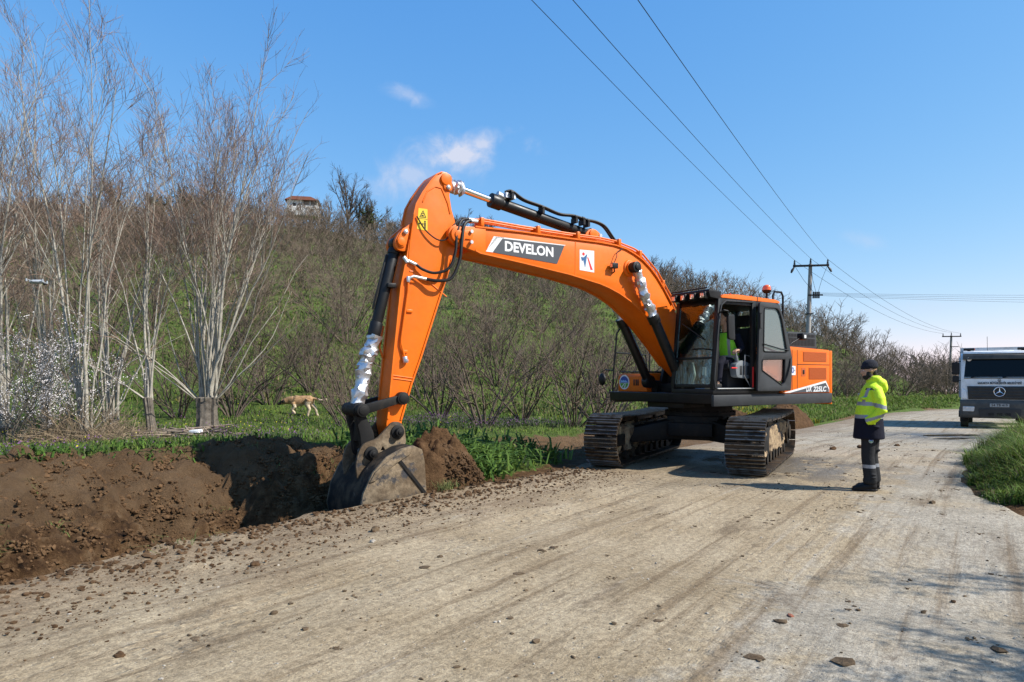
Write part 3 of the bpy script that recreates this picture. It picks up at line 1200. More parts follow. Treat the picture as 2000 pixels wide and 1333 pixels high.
def build_upper():
    # revolving frame
    m = MB()
    m.prism(rounded([(-2.15, 1.12), (1.15, 1.12), (1.18, 1.30), (-2.15, 1.30)], .02), -1.28, 1.28)
    m.box(-.9, .95, -.45, .45, 1.02, 1.12)
    m.prism(rounded([(-.2, 1.30), (.75, 1.30), (.55, 1.95), (.05, 1.98)], .12), -.40, -.34)
    m.prism(rounded([(-.2, 1.30), (.75, 1.30), (.55, 1.95), (.05, 1.98)], .12), .34, .40)
    m.build('revolving_frame', BLACK, EX, bevel=.012)
    MB().box(-2.25, 1.21, 1.285, 1.345, 1.085, 1.275).build('side_sill', CHARCOAL, EX, bevel=.012)
    MB().box(-2.1, 1.0, -1.345, -1.285, 1.085, 1.275).build('side_sill', CHARCOAL, EX, bevel=.012)
    st = MB()
    for i, u in enumerate((.42, .62, .82)):
        st.box(u - .002, u + .002, 1.346, 1.349, 1.12, 1.24)
    # engine hood behind the cab, orange
    hood = MB()
    hood.prism(rounded([(-2.18, 1.285), (-.66, 1.285), (-.66, 2.08), (-.80, 2.15), (-2.18, 2.11)], .045), -1.30, 1.325)
    hood.build('engine_hood', ORANGE, EX, bevel=.02)
    ho = [o for o in EX.children if o.name.startswith('engine_hood')][0]
    # seams, louvre meshes and latch on the left side
    sm = MB()
    for u in (-.98, -1.14):
        sm.box(u - .006, u + .006, 1.324, 1.3275, 1.29, 2.09)
    sm.box(-2.18, -1.14, 1.324, 1.3275, 1.815, 1.827)
    sm.build('panel_seam', BLACK, ho, smooth=0)
    for (u0, u1, z0, z1) in ((-2.08, -1.32, 1.88, 2.06), (-2.08, -1.50, 1.545, 1.765)):
        g = MB()
        g.box(u0, u1, 1.325, 1.329, z0, z1)
        n = 16
        for i in range(n):
            z = z0 + (i + .5) * (z1 - z0) / n
            g.box(u0 + .012, u1 - .012, 1.329, 1.334, z - .0035, z + .0035)
        k = int((u1 - u0) / .014)
        for i in range(k):
            u = u0 + .012 + (i + .5) * (u1 - u0 - .024) / k
            g.box(u - .0025, u + .0025, 1.329, 1.3335, z0 + .008, z1 - .008)
        g.build('mesh_grille', MESH_O, ho, smooth=0)
    la = MB()
    la.prism(rounded([(-1.40, 1.60), (-1.26, 1.60), (-1.26, 1.76), (-1.40, 1.76)], .015), 1.325, 1.329)
    la.build('latch_recess', MESH_O, ho, smooth=0)
    MB().box(-1.355, -1.305, 1.329, 1.337, 1.64, 1.72).build('latch', BLACK, ho, bevel=.004)
    # dark model badge with a white upper stripe
    bd = MB()
    bd.prism([(-.70, 1.295), (-2.06, 1.515), (-2.17, 1.37), (-2.17, 1.295)], 1.325, 1.3285)
    bd.build('badge_stripe', WHITE, ho, smooth=0)
    bd = MB()
    bd.prism([(-.92, 1.295), (-2.05, 1.475), (-2.155, 1.345), (-2.155, 1.295)], 1.3285, 1.331)
    bp = bd.build('badge_panel', DECAL_GREY, ho, smooth=0)
    text_obj('model_lettering', '225LC', .135, WHITE, bp, frame_M((-1.845, 1.332, 1.352), (-1, 0, -.0), (0, 0, 1)), .0015, .004, .22, width=.44)
    text_obj('model_lettering', 'DX', .145, WHITE, bp, frame_M((-1.49, 1.332, 1.356), (-1, 0, -.0), (0, 0, 1)), .0015, .004, .22, width=.19)
    nb = MB()
    nb.prism(rounded([(-.90, 1.62), (-1.08, 1.62), (-1.08, 1.79), (-.90, 1.79)], .01), 1.3285, 1.3315)
    nbo = nb.build('number_sticker', WHITE, ho, smooth=0)
    text_obj('number_lettering', '10', .15, BLUE, nbo, frame_M((-.955, 1.332, 1.705), (-1, 0, 0), (0, 0, 1)), .001, .003)
    text_obj('number_lettering', 'aA', .05, DECAL_GREY, nbo, frame_M((-1.04, 1.332, 1.705), (-1, 0, 0), (0, 0, 1)), .001)
    # counterweight: rounded rear block
    cw = MB()
    R0 = 2.62
    out = []
    for i in range(25):
        a = R(180 - 30 + 60 * i / 24)
        out.append((R0 * math.cos(a) * .97, R0 * math.sin(a) * 1.0))
    out = [(-2.19, 1.315)] + [(-2.30, 1.33)] + [p for p in out if abs(p[1]) < 1.26] + [(-2.30, -1.33), (-2.19, -1.315)]
    cw.prism(rounded(out, .04, 2), 1.06, 2.10, plane='xy')
    cw.build('counterweight', ORANGE, EX, bevel=.10, seg=4)
    # louvred engine cover on top
    ec = MB()
    ec.prism(rounded([(-2.12, 2.14), (-1.10, 2.14), (-1.14, 2.40), (-1.22, 2.45), (-2.00, 2.45), (-2.10, 2.38)], .04), -.62, 1.10)
    eo = ec.build('engine_cover', CHARCOAL, EX, bevel=.015)
    sl = MB()
    for i in range(19):
        u = -1.20 - i * .046
        sl.box(u - .015, u + .010, 1.0995, 1.104, 2.19, 2.33)
        sl.prism([(u - .016, 2.4525), (u + .011, 2.4525), (u + .011, 2.4545), (u - .016, 2.4545)], .35, 1.02)
        sl.box(u - .015, u + .010, 1.0995, 1.104, 2.36, 2.415)
    sl.build('louvre_slots', BLACK, eo, smooth=0)
    # right front tool box with the round emblem, facing forward
    tb = MB()
    tb.prism(rounded([(-.9, 1.30), (.905, 1.30), (.905, 1.60), (.86, 1.66), (-.9, 1.68)], .02), -1.31, -.52)
    to = tb.build('tool_box', ORANGE, EX, bevel=.018)
    MB().box(-.9, .86, -1.30, -.53, 1.675, 1.70).build('box_lid', BLACK, to, bevel=.008)
    emblem_disc(to, frame_M((.908, -1.135, 1.485), (0, 1, 0), (0, 0, 1)), .145)
    q = MB()
    for v in (-.86, -.80, -.75):
        q.box(.905, .912, v - .018, v + .018, 1.42, 1.54)
    q.build('box_latch', BLACK, to, bevel=.003)
    m = MB()
    m.prism(rounded([(-.9, 1.10), (.93, 1.13), (.95, 1.295), (-.9, 1.295)], .03), -1.34, .30)
    m.build('front_apron', BLACK, EX, bevel=.02)
    # valve clutter between the box and the boom
    m = MB()
    for i in range(7):
        v = -.47 + i * .045
        m.cyl((.55, v, 1.3), (.5, v, 1.62 + .05 * (i % 3)), .018, n=8)
    m.box(.2, .8, -.50, -.36, 1.3, 1.52)
    m.box(.1, .75, -.30, .25, 1.3, 1.46)
    m.build('control_valve', BLACK_DIRTY, EX, bevel=.01)
    # tank on the right rear
    MB().prism(rounded([(-2.1, 1.3), (-.92, 1.3), (-.92, 2.0), (-2.1, 2.08)], .04), -1.30, -.66).build('fuel_tank', ORANGE, EX, bevel=.02)
    # right hand guard rails with round mirror
    g = MB()
    g.tube([(.92, -1.34, 1.20), (.98, -1.40, 1.28), (.95, -1.40, 1.75), (.90, -1.36, 2.48), (.86, -1.32, 2.56), (.82, -1.10, 2.60), (.78, -.62, 2.58)], .018, 8)
    g.tube([(.1, -1.30, 1.7), (.12, -1.34, 2.05), (.9, -1.38, 2.08)], .016, 8)
    g.tube([(.3, -1.05, 1.7), (.3, -1.05, 2.10), (.3, -.62, 2.12), (.3, -.62, 1.7)], .016, 8)
    g.build('guard_rail', BLACK, EX)
    mr = MB()
    mr.tube([(.96, -1.40, 1.72), (.98, -1.62, 1.74), (.98, -1.72, 1.70), (.98, -1.72, 1.64)], .011, 6)
    mr.ball((.99, -1.71, 1.54), .05, .10, .13, 14, 9)
    mr.build('side_mirror', BLACK, EX)
    r = MB()
    r.tube([(-.70, 1.12, 2.55), (-.70, 1.12, 3.10), (-.75, 1.12, 3.17), (-.95, 1.12, 3.17), (-1.0, 1.12, 3.10), (-1.0, 1.12, 2.42)], .02, 8)
    r.build('hand_rail', BLACK, EX)
    # rear work lamp on a bracket by the cover
    w = MB()
    w.tube([(-.82, 1.30, 2.10), (-.98, 1.33, 2.22), (-1.22, 1.34, 2.32)], .012, 6)
    w.box(-1.34, -1.20, 1.28, 1.40, 2.28, 2.40)
    wo = w.build('work_lamp', BLACK, EX, bevel=.008)
    MB().box(-1.30, -1.24, 1.401, 1.406, 2.31, 2.37).build('lens', WHITE, wo)


build_upper()


def build_cab():
    cab = empty('cab', (0, 0, 0), 0, EX)
    V0, V1 = .38, 1.335
    # floor and lower body
    m = MB()
    m.box(-.62, 1.18, V0, V1 - .03, 1.30, 1.375)
    m.prism(rounded([(-.62, 1.375), (.10, 1.375), (.10, 1.98), (-.62, 1.98)], .02), V0, V0 + .03)
    m.prism([(.10, 1.375), (1.17, 1.375), (1.17, 1.50), (.10, 1.98)], V0, V0 + .03)
    m.box(-.65, -.62, V0, V1 - .03, 1.375, 2.02)
    m.box(-.62, .10, V1 - .035, V1 - .01, 1.375, 2.0)
    m.build('cab_shell', BLACK, cab, bevel=.008)
    MB().box(.14, 1.10, V1 - .28, V1 + .005, 1.376, 1.392).build('step_plate', ZINC, cab, bevel=.004)
    MB().box(.45, .95, .72, 1.1, 1.377, 1.386).build('floor_mat', SKYBLUE, cab)
    # pillars
    p = MB()

    def bar(a, b, w, d):
        a, b = Vector(a), Vector(b)
        t = (b - a).normalized()
        x = Vector((1, 0, 0))
        x = (x - t * x.dot(t)).normalized()
        y = t.cross(x)
        v = []
        for c in (a, b):
            for (i, j) in ((-1, -1), (1, -1), (1, 1), (-1, 1)):
                v.append(c + x * w * i / 2 + y * d * j / 2)
        p.add(v, [(0, 1, 2, 3), (7, 6, 5, 4), (0, 1, 5, 4), (1, 2, 6, 5), (2, 3, 7, 6), (3, 0, 4, 7)])
    bar((1.165, 1.295, 1.375), (1.02, 1.285, 2.90), .085, .075)      # left front
    bar((1.165, .42, 1.375), (1.02, .43, 2.90), .085, .07)           # right front
    bar((.12, 1.30, 1.375), (.12, 1.29, 2.92), .10, .06)
    bar((-.60, 1.28, 1.375), (-.56, 1.27, 2.90), .09, .07)
    bar((-.60, .42, 1.375), (-.56, .43, 2.90), .09, .07)
    bar((.10, .405, 1.9), (.10, .41, 2.92), .06, .05)
    p.prism(rounded([(-.62, 2.84), (1.06, 2.82), (1.02, 2.925), (-.60, 2.925)], .03), V0 + .02, V1 - .03)
    p.box(1.135, 1.185, .40, 1.31, 1.40, 1.46)
    p.box(1.10, 1.15, .44, 1.28, 1.885, 1.925)
    p.build('pillars', BLACK, cab, bevel=.014)
    # door frame trim round the opening, catches the light
    t = MB()
    t.tube([(1.16, 1.338, 1.40), (1.19, 1.340, 1.55), (1.06, 1.335, 2.62), (1.0, 1.33, 2.80), (.88, 1.33, 2.875), (.15, 1.33, 2.895)], .014, 6)
    t.build('door_seal', CHARCOAL, cab)
    # roof
    rf = MB()
    rf.prism(rounded([(-.62, 2.925), (1.00, 2.925), (.93, 2.985), (.55, 3.005), (-.50, 2.985), (-.62, 2.955)], .03), V0 + .03, V1 - .02)
    ro = rf.build('roof', ORANGE, cab, bevel=.025, seg=3)
    b = MB()
    for u in (.62, .05):
        b.cyl((u, 1.2, 2.99), (u, 1.2, 3.03), .018, n=8)
    b.build('roof_bolt', RED, ro)
    MB().box(.012, .028, V0 + .05, V1 - .017, 2.93, 2.9985).build('roof_seam', BLACK, ro)
    # windscreen: upper and lower panes, leaning with the pillars
    def wp(z, v, o=0.0):
        return (1.165 - (z - 1.375) * .095 + .02 + o, v, z)
    for nm, z0, z1 in (('windscreen', 1.925, 2.82), ('lower_windscreen', 1.46, 1.885)):
        g = MB()
        g.add([wp(z0, .46), wp(z0, 1.26), wp(z1, 1.25), wp(z1, .47), wp(z0, .46, .006), wp(z0, 1.26, .006), wp(z1, 1.25, .006), wp(z1, .47, .006)],
              [(0, 1, 2, 3), (7, 6, 5, 4), (0, 1, 5, 4), (1, 2, 6, 5), (2, 3, 7, 6), (3, 0, 4, 7)])
        g.build(nm, GLASS, cab, smooth=0)
    # crinkled protective film half peeled off the windscreen
    fl = MB()
    nx, nz = 30, 6
    vv = []
    for i in range(nx + 1):
        for j in range(nz + 1):
            a = i / nx
            v = .62 + a * .56
            z = 2.36 + a * .40 + (j / nz - .5) * (.13 + .10 * a) + random.uniform(-.012, .012)
            x, _, _ = wp(z, v)
            vv.append((x - .035 + random.uniform(-.022, .022), v, z))
    fl.add(vv, [(i * (nz + 1) + j, (i + 1) * (nz + 1) + j, (i + 1) * (nz + 1) + j + 1, i * (nz + 1) + j + 1) for i in range(nx) for j in range(nz)])
    fl.build('protective_film', glass_mat('clear_film', (.80, .84, .83), 3.0, .12), cab, smooth=0)
    # wiper with its round motor housing
    w = MB()
    w.cyl((1.06, .76, 2.06), (1.10, .76, 2.06), .10, n=22)
    w.tube([(1.175, 1.24, 2.05), (1.15, 1.0, 2.07), (1.14, .80, 2.06)], .010, 6)
    w.tube([(1.15, .60, 2.52), (1.14, .86, 2.36), (1.13, 1.06, 2.22)], .010, 6)
    w.build('wiper', BLACK, cab)
    # pale lower panel, tag card and clutter behind the lower windscreen
    c = MB()
    c.prism(rounded([(.50, 1.44), (.72, 1.44), (.80, 1.62), (.74, 1.84), (.52, 1.86)], .03), 1.02, 1.05, plane='yz')
    co = c.build('side_trim', PALEPLASTIC, cab, bevel=.008)
    MB().cyl((1.05, .64, 1.70), (1.056, .64, 1.70), .055, n=16).build('air_vent', BLACK, co)
    MB().prism([(.93, 1.62), (1.02, 1.60), (1.02, 1.75), (.94, 1.76)], 1.02, 1.026, plane='yz').build('tag_card', WHITE, cab, smooth=0)
    pe = MB()
    for v in (.82, 1.02):
        pe.tube([(.85, v, 1.38), (.95, v, 1.60), (.80, v, 1.95)], .012, 6)
        pe.box(.82, 1.0, v - .05, v + .05, 1.52, 1.545)
    pe.build('pedal_lever', BLACK, cab)
    # seat, console and levers
    s = MB()
    s.prism(rounded([(.00, 1.72), (.52, 1.72), (.52, 1.84), (.05, 1.86)], .04), .62, 1.08)
    s.prism(rounded([(-.12, 1.80), (.06, 1.80), (-.06, 2.48), (-.2, 2.46)], .05), .64, 1.06)
    s.prism(rounded([(-.20, 2.50), (-.10, 2.50), (-.14, 2.72), (-.22, 2.70)], .03), .74, .98)
    s.box(.02, .46, .68, 1.02, 1.38, 1.72)
    s.build('operator_seat', FABRIC_D, cab, bevel=.025)
    for v0, v1 in ((1.09, 1.22), (.47, .60)):
        k = MB()
        k.prism(rounded([(.10, 1.55), (.46, 1.58), (.50, 1.80), (.34, 1.88), (.08, 1.82)], .05), v0, v1)
        ko = k.build('arm_console', SEATGREY, cab, bevel=.015)
        l = MB()
        for i in range(3):
            l.box(.14 + i * .09, .20 + i * .09, v1 - .002, v1 + .006, 1.62, 1.78)
        l.build('console_panel', CHARCOAL, ko, bevel=.004)
        j = MB()
        vm = (v0 + v1) / 2
        j.tube([(.38, vm, 1.84), (.40, vm, 1.95)], .03, 10)
        for q in range(4):
            j.cyl((.38 + .006 * q, vm, 1.855 + .025 * q), (.38 + .006 * q, vm, 1.867 + .025 * q), .04 - .004 * q, n=12)
        j.tube([(.40, vm, 1.95), (.405, vm, 2.08)], [.018, .024], 10)
        j.build('joystick', SEATGREY, ko)
    MB().tube([(.36, 1.20, 1.74), (.62, 1.23, 1.74)], .012, 8).build('safety_lever', RED, cab)
    MB().tube([(.10, 1.22, 1.95), (.24, 1.22, 1.97), (.25, 1.22, 1.60), (.10, 1.22, 1.42)], .010, 6).build('grab_bar', ZINC, cab)
    MB().prism(rounded([(.16, 1.40), (.19, 1.40), (.19, 1.76), (.16, 1.76)], .01), 1.335, 1.345).build('warning_stripe', RED, cab)
    op = MB().prism(rounded([(.06, 1.70), (-.30, 1.90), (-.60, 1.90), (-.60, 1.44), (-.46, 1.42)], .02), 1.326, 1.340).build('side_panel', ORANGE, cab, bevel=.006)
    sv = MB()
    for q in range(6):
        sv.prism([(-.20 - q * .05, 1.56 - q * .012), (-.225 - q * .05, 1.56 - q * .012), (-.245 - q * .05, 1.70 - q * .02), (-.22 - q * .05, 1.70 - q * .02)], 1.3405, 1.343)
    sv.build('panel_slots', BLACK, op, smooth=0)
    # windows in the right and rear walls
    MB().box(.14, .98, V0 + .012, V0 + .018, 2.0, 2.84).build('side_window', GLASS, cab, smooth=0)
    MB().box(-.55, .08, V0 + .012, V0 + .018, 2.0, 2.84).build('side_window', GLASS, cab, smooth=0)
    MB().box(-.64, -.634, .47, 1.23, 2.04, 2.84).build('rear_window', GLASS, cab, smooth=0)
    MB().box(-.54, .06, V1 - .045, V1 - .04, 2.02, 2.84).build('side_window', GLASS, cab, smooth=0)
    # open door folded back against the side
    outer = rounded([(.16, 1.335), (.10, 2.90), (-.44, 2.905), (-.585, 2.62), (-.80, 2.06), (-.84, 1.86), (-.80, 1.335)], [.03, .06, .20, .12, .08, .05, .05], 5)
    h1 = rounded([(.00, 2.03), (-.02, 2.81), (-.42, 2.815), (-.52, 2.63), (-.68, 2.03)], [.05, .07, .14, .06, .04])[::-1]
    h2 = rounded([(.04, 1.70), (.04, 1.89), (-.62, 1.91), (-.60, 1.47), (-.52, 1.44)], [.02, .04, .03, .04, .02])[::-1]
    d = MB()
    d.prism(outer, 1.385, 1.425, holes=[h1, h2])
    do = d.build('cab_door', CHARCOAL, cab, bevel=.008)
    for h, mt in ((h1, GLASS_PALE), (h2, GLASS_CLEAR)):
        MB().prism(h, 1.402, 1.408).build('door_window', mt, do, smooth=0)
    e = MB()
    for h in (h1, h2):
        e.tube([(q[0], 1.426, q[1]) for q in h], .012, 6, closed=True)
    e.build('window_seal', BLACK, do)
    e = MB()
    e.tube([(.09, 1.44, 2.70), (.13, 1.45, 2.70), (.13, 1.45, 2.44), (.09, 1.44, 2.44)], .013, 8)
    e.tube([(.02, 1.44, 2.165), (-.45, 1.455, 2.085), (-.70, 1.44, 2.07)], .012, 8)
    e.tube([(-.60, 1.43, 1.50), (-.66, 1.45, 1.62), (-.74, 1.45, 1.80), (-.78, 1.43, 1.92)], .016, 8)
    e.build('door_handle', BLACK, do)
    # visor with four lamps above the windscreen
    vz = MB()
    vz.prism(rounded([(1.00, 2.90), (1.24, 2.92), (1.28, 3.02), (1.26, 3.055), (.96, 3.03)], .02), .46, 1.30)
    vo = vz.build('lamp_visor', BLACK, cab, bevel=.01)
    for v in (.56, .77, .98, 1.20):
        k = MB()
        k.box(1.245, 1.33, v - .058, v + .058, 2.895, 3.01)
        ko = k.build('work_light', BLACK, cab, bevel=.012)
        MB().box(1.331, 1.337, v - .040, v + .040, 2.912, 2.988).build('lens', LAMP_LENS, ko, bevel=.004)
    gr = MB()
    gr.tube([(1.02, .48, 3.03), (1.02, .48, 3.10), (1.26, .50, 3.08)], .010, 6)
    gr.tube([(1.30, .48, 3.065), (1.30, 1.28, 3.075)], .012, 6)
    gr.build('visor_rail', BLACK, cab)
    # mirror on the left front pillar
    mi = MB()
    mi.tube([(1.06, 1.34, 2.66), (1.05, 1.42, 2.70), (.98, 1.44, 2.69), (.96, 1.44, 2.62)], .014, 8)
    mi.prism(rounded([(.80, 2.20), (.96, 2.22), (.98, 2.62), (.82, 2.64)], .04), 1.41, 1.455)
    mi.build('side_mirror', BLACK, cab, bevel=.012)
    # beacon
    be = MB()
    be.cyl((-.54, 1.10, 2.985), (-.54, 1.10, 3.13), .022, n=10)
    be.cyl((-.54, 1.10, 3.13), (-.54, 1.10, 3.18), .055, .085, n=16)
    bo = be.build('beacon', BLACK, EX)
    b2 = MB()
    b2.cyl((-.54, 1.10, 3.181), (-.54, 1.10, 3.235), .080, .074, n=18)
    b2.ball((-.54, 1.10, 3.235), .074, .074, .05, 18, 8)
    b2.build('beacon_lens', AMBER, bo)


build_cab()


def crumpled(a, b, r, n=26, k=12, amp=.3, seed=1):
    """a crumpled sleeve of foil wound round a rod from a to b."""
    rr = random.Random(seed)
    a, b = Vector(a), Vector(b)
    t = (b - a).normalized()
    x = t.orthogonal().normalized()
    y = t.cross(x)
    m = MB()
    v = []
    for i in range(n + 1):
        s_ = i / n
        off = x * (math.sin(s_ * 9 + seed) * r * .14) + y * (math.cos(s_ * 7) * r * .14)
        base = r * (1 + .13 * math.sin(s_ * 23 + seed))
        for j in range(k):
            q = base * (1 + rr.uniform(-amp, amp) * .6)
            an = 2 * PI * j / k + s_ * 2.0 + rr.uniform(-.1, .1)
            v.append(a + (b - a) * (s_ + rr.uniform(-.25, .25) / n) + off + x * q * math.cos(an) + y * q * math.sin(an))
    f = []
    for i in range(n):
        for j in range(k):
            p, q, u, w = i * k + j, i * k + (j + 1) % k, (i + 1) * k + (j + 1) % k, (i + 1) * k + j
            f += [(p, q, u), (p, u, w)] if (i + j) % 2 else [(p, q, w), (q, u, w)]
    m.add(v, f)
    return m


def hose(pts, r, name, parent, m=None, n=8, sub=6):
    """smooth hose through control points (Catmull-Rom)."""
    P = [Vector(p) for p in pts]
    P = [P[0] * 2 - P[1]] + P + [P[-1] * 2 - P[-2]]
    out = []
    for i in range(1, len(P) - 2):
        for j in range(sub):
            t = j / sub
            a, b, c, d = P[i - 1], P[i], P[i + 1], P[i + 2]
            out.append(.5 * ((2 * b) + (c - a) * t + (2 * a - 5 * b + 4 * c - d) * t * t + (3 * b - a - 3 * c + d) * t ** 3))
    out.append(P[-2])
    return MB().tube(out, r, n).build(name, m or RUBBER, parent)


def build_boom():
    top = [(5.20, 3.79), (4.38, 3.815), (3.44, 3.82), (2.80, 3.83), (2.45, 3.82), (2.20, 3.785), (2.00, 3.72), (1.80, 3.63), (1.62, 3.51), (1.45, 3.36), (1.28, 3.17), (1.07, 2.90), (.70, 2.40), (.38, 1.95)]
    foot = circle(.16, 1.76, .20, 10, 60, 250)
    bot = [(.42, 1.52), (.80, 1.80), (1.16, 2.16), (1.51, 2.47), (1.84, 2.73), (2.10, 2.89), (2.36, 3.01), (2.60, 3.09), (2.80, 3.14), (3.44, 3.24), (4.38, 3.34), (5.12, 3.41), (5.20, 3.44)]
    m = MB()
    m.prism(top + foot + bot, -.275, .275)
    boom = m.build('boom', ORANGE, EX, bevel=.012)
    # side plates stand a little proud of the flanges: long shallow lips top and bottom
    lip = MB()
    for sg in (1, -1):
        v0, v1 = sorted((sg * .240, sg * .302))
        lip.cut()
        tt = top[:-2]
        for a, b in zip(tt[:-1], tt[1:]):
            lip.prism([(a[0], a[1] - .012), (b[0], b[1] - .012), (b[0], b[1] + .011), (a[0], a[1] + .011)], v0, v1)
        bb = bot[1:]
        lip.cut()
        for a, b in zip(bb[:-1], bb[1:]):
            lip.prism([(a[0], a[1] - .011), (b[0], b[1] - .011), (b[0], b[1] + .012), (a[0], a[1] + .012)], v0, v1)
    lip.pieces('flange_lip', ORANGE, boom)
    # tip fork
    fk = MB()
    tip = [(5.02, 3.79), (5.36, 3.775), (5.50, 3.76)] + circle(5.50, 3.63, .145, 14, 80, -100)[0:] + [(5.20, 3.425), (5.02, 3.40)]
    for sg in (1, -1):
        a, b = sorted((sg * .215, sg * .292))
        fk.prism(tip, a, b)
    fk.build('tip_fork', ORANGE, boom, bevel=.012)
    b = MB()
    for sg in (1, -1):
        b.cut()
        b.cyl((5.50, sg * .285, 3.63), (5.50, sg * .335, 3.63), .118, n=26)
        b.cyl((5.50, sg * .335, 3.63), (5.50, sg * .35, 3.63), .062, n=20)
        b.prism(rounded([(5.50, 3.58), (5.27, 3.59), (5.24, 3.66), (5.28, 3.72), (5.50, 3.69)], .02), *sorted((sg * .292, sg * .312)))
    b.pieces('tip_boss', ORANGE, boom, bevel=.008)
    z = MB()
    for p in ((5.285, 3.70), (5.285, 3.545)):
        z.cut()
        z.cyl((p[0], .30, p[1]), (p[0], .345, p[1]), .026, n=12)
    z.pieces('lock_bolt', ZINC, boom)
    # weld seams
    s = MB()
    for u, z0, z1 in ((5.04, 3.43, 3.77), (3.30, 3.235, 3.80)):
        for sg in (1, -1):
            a, b_ = sorted((sg * .274, sg * .279))
            s.cut()
            s.box(u - .009, u + .009, a, b_, z0, z1)
    s.pieces('weld_seam', ORANGE, boom)
    # boom cylinder boss and pin
    bs = MB()
    for sg in (1, -1):
        bs.cut()
        bs.cyl((2.10, sg * .27, 3.46), (2.10, sg * .30, 3.46), .155, .135, n=28)
        bs.cyl((2.10, sg * .30, 3.46), (2.10, sg * .335, 3.46), .105, n=24)
    bs.pieces('cylinder_boss', ORANGE, boom, bevel=.006)
    # maker's plate: dark panel with a white slanting end
    d = MB()
    d.prism([(5.01, 3.445), (4.83, 3.69), (3.50, 3.705), (3.55, 3.685), (4.80, 3.67)], .276, .2785)
    d.prism([(5.01, 3.445), (4.87, 3.688), (4.68, 3.69), (4.88, 3.445)], .276, .2785)
    do = d.build('name_plate_edge', WHITE, boom, smooth=0)
    d = MB()
    d.prism(rounded([(4.89, 3.448), (4.72, 3.668), (3.53, 3.692), (3.68, 3.385), (4.80, 3.44)], .015), .2785, .2805)
    dp = d.build('name_plate', DECAL_GREY, boom, smooth=0)
    text_obj('maker_lettering', 'DEVELON', .205, WHITE, dp, frame_M((4.215, .2805, 3.555), (-1, 0, .0), (0, 0, 1)), .002, .0075, 0, width=.92)
    # logo sticker: red dot, blue figure and red stroke on white
    l = MB()
    l.prism([(3.215, 3.665), (2.905, 3.675), (2.905, 3.315), (3.215, 3.33)], .276, .2785)
    lo = l.build('logo_sticker', WHITE, boom, smooth=0)
    MB().prism(circle(3.135, 3.60, .026, 16), .2785, .2805).build('logo_dot', RED, lo, smooth=0)
    MB().prism([(3.19, 3.545), (3.13, 3.545), (3.055, 3.61), (3.075, 3.50), (3.10, 3.375), (3.14, 3.50), (3.165, 3.475)][::-1], .2785, .2805).build('logo_figure', TEAL, lo, smooth=0)
    MB().prism([(3.055, 3.555), (3.035, 3.555), (2.935, 3.355), (2.985, 3.352)], .2785, .2805).build('logo_stroke', RED, lo, smooth=0)
    # boom work light
    k = MB()
    k.box(2.46, 2.58, .31, .38, 3.41, 3.50)
    k.tube([(2.52, .34, 3.41), (2.50, .33, 3.36), (2.50, .276, 3.34)], .014, 6)
    ko = k.build('boom_light', BLACK, boom, bevel=.01)
    MB().box(2.581, 2.586, .32, .37, 3.425, 3.485).build('lens', LAMP_LENS, ko)
    hose([(2.52, .34, 3.50), (2.46, .34, 3.62), (2.42, .31, 3.70), (2.28, .30, 3.78)], .007, 'lamp_cable', boom)
    # hard lines along the top
    for v, dz in ((.12, .055), (.18, .06), (.235, .075)):
        pts = [(5.22, v, 3.83 + dz * .8), (5.05, v, 3.845 + dz), (4.38, v, 3.83 + dz), (3.44, v, 3.83 + dz), (2.80, v, 3.84 + dz), (2.42, v, 3.82 + dz),
               (2.00, v, 3.74 + dz), (1.80, v + .02, 3.66 + dz), (1.45, v + .03, 3.38 + dz), (1.10, v + .03, 2.96 + dz), (.95, v + .03, 2.74 + dz)]
        MB().tube([(p[0], p[1] + .03, p[2]) for p in pts], .016, 8).build('hydraulic_pipe', ORANGE, boom)
    c = MB()
    for (u, zz) in ((5.08, 3.83), (4.05, 3.835), (3.25, 3.84), (2.35, 3.825), (1.86, 3.68), (1.30, 3.21)):
        c.cut()
        c.box(u - .03, u + .03, .10, .305, zz - .02, zz + .11)
    c.pieces('pipe_clamp', ORANGE, boom, bevel=.01)
    # boom cylinders with foil wrapped rods
    for sg in (1, -1):
        v = .40 * sg
        cy = MB()
        a, b_ = Vector((.98, v, 1.50)), Vector((1.66, v, 2.62))
        cy.cyl(a, b_, .085, n=22)
        t = (b_ - a).normalized()
        cy.cyl(b_ - t * .10, b_ + t * .05, .105, n=22)
        cy.cyl((.98, v - .07, 1.50), (.98, v + .07, 1.50), .12, n=20)
        cy.tube([a + t * .2 + Vector((-.06, .0, .10)), b_ - t * .1 + Vector((-.06, 0, .10))], .017, 6)
        co = cy.build('boom_cylinder', BLACK, EX, bevel=.004)
        MB().cyl(b_, (2.06, v, 3.36), .052, n=18).build('piston_rod', CHROME, co)
        e = MB()
        e.cyl((2.10, v - .065, 3.46), (2.10, v + .065, 3.46), .095, n=22)
        e.cyl((2.10, v - .085, 3.46), (2.10, v + .085, 3.46), .05, n=14)
        e.build('rod_eye', BLACK, co, bevel=.008)
        crumpled(b_ + t * .03, (2.075, v, 3.39), .082, 26, 12, .34, 3 if sg > 0 else 8).build('foil_wrap', FOIL, co, smooth=42)
    # arm cylinder above the boom
    lug = MB()
    for v in (-.09, .09):
        lug.prism(rounded([(2.45, 3.82), (3.02, 3.82), (2.93, 4.02), (2.80, 4.10), (2.66, 4.05)], [0, 0, .06, .12, .1]), v - .025, v + .025)
    lug.build('cylinder_lug', ORANGE, boom, bevel=.008)
    lz = MB()
    lz.cyl((2.80, -.14, 4.0), (2.80, .14, 4.0), .075, n=20)
    lz.build('lug_pin', ORANGE, boom, bevel=.006)
    MB().cyl((2.63, .115, 3.99), (2.63, .135, 3.99), .03, n=12).build('pin_bolt', ZINC, boom)
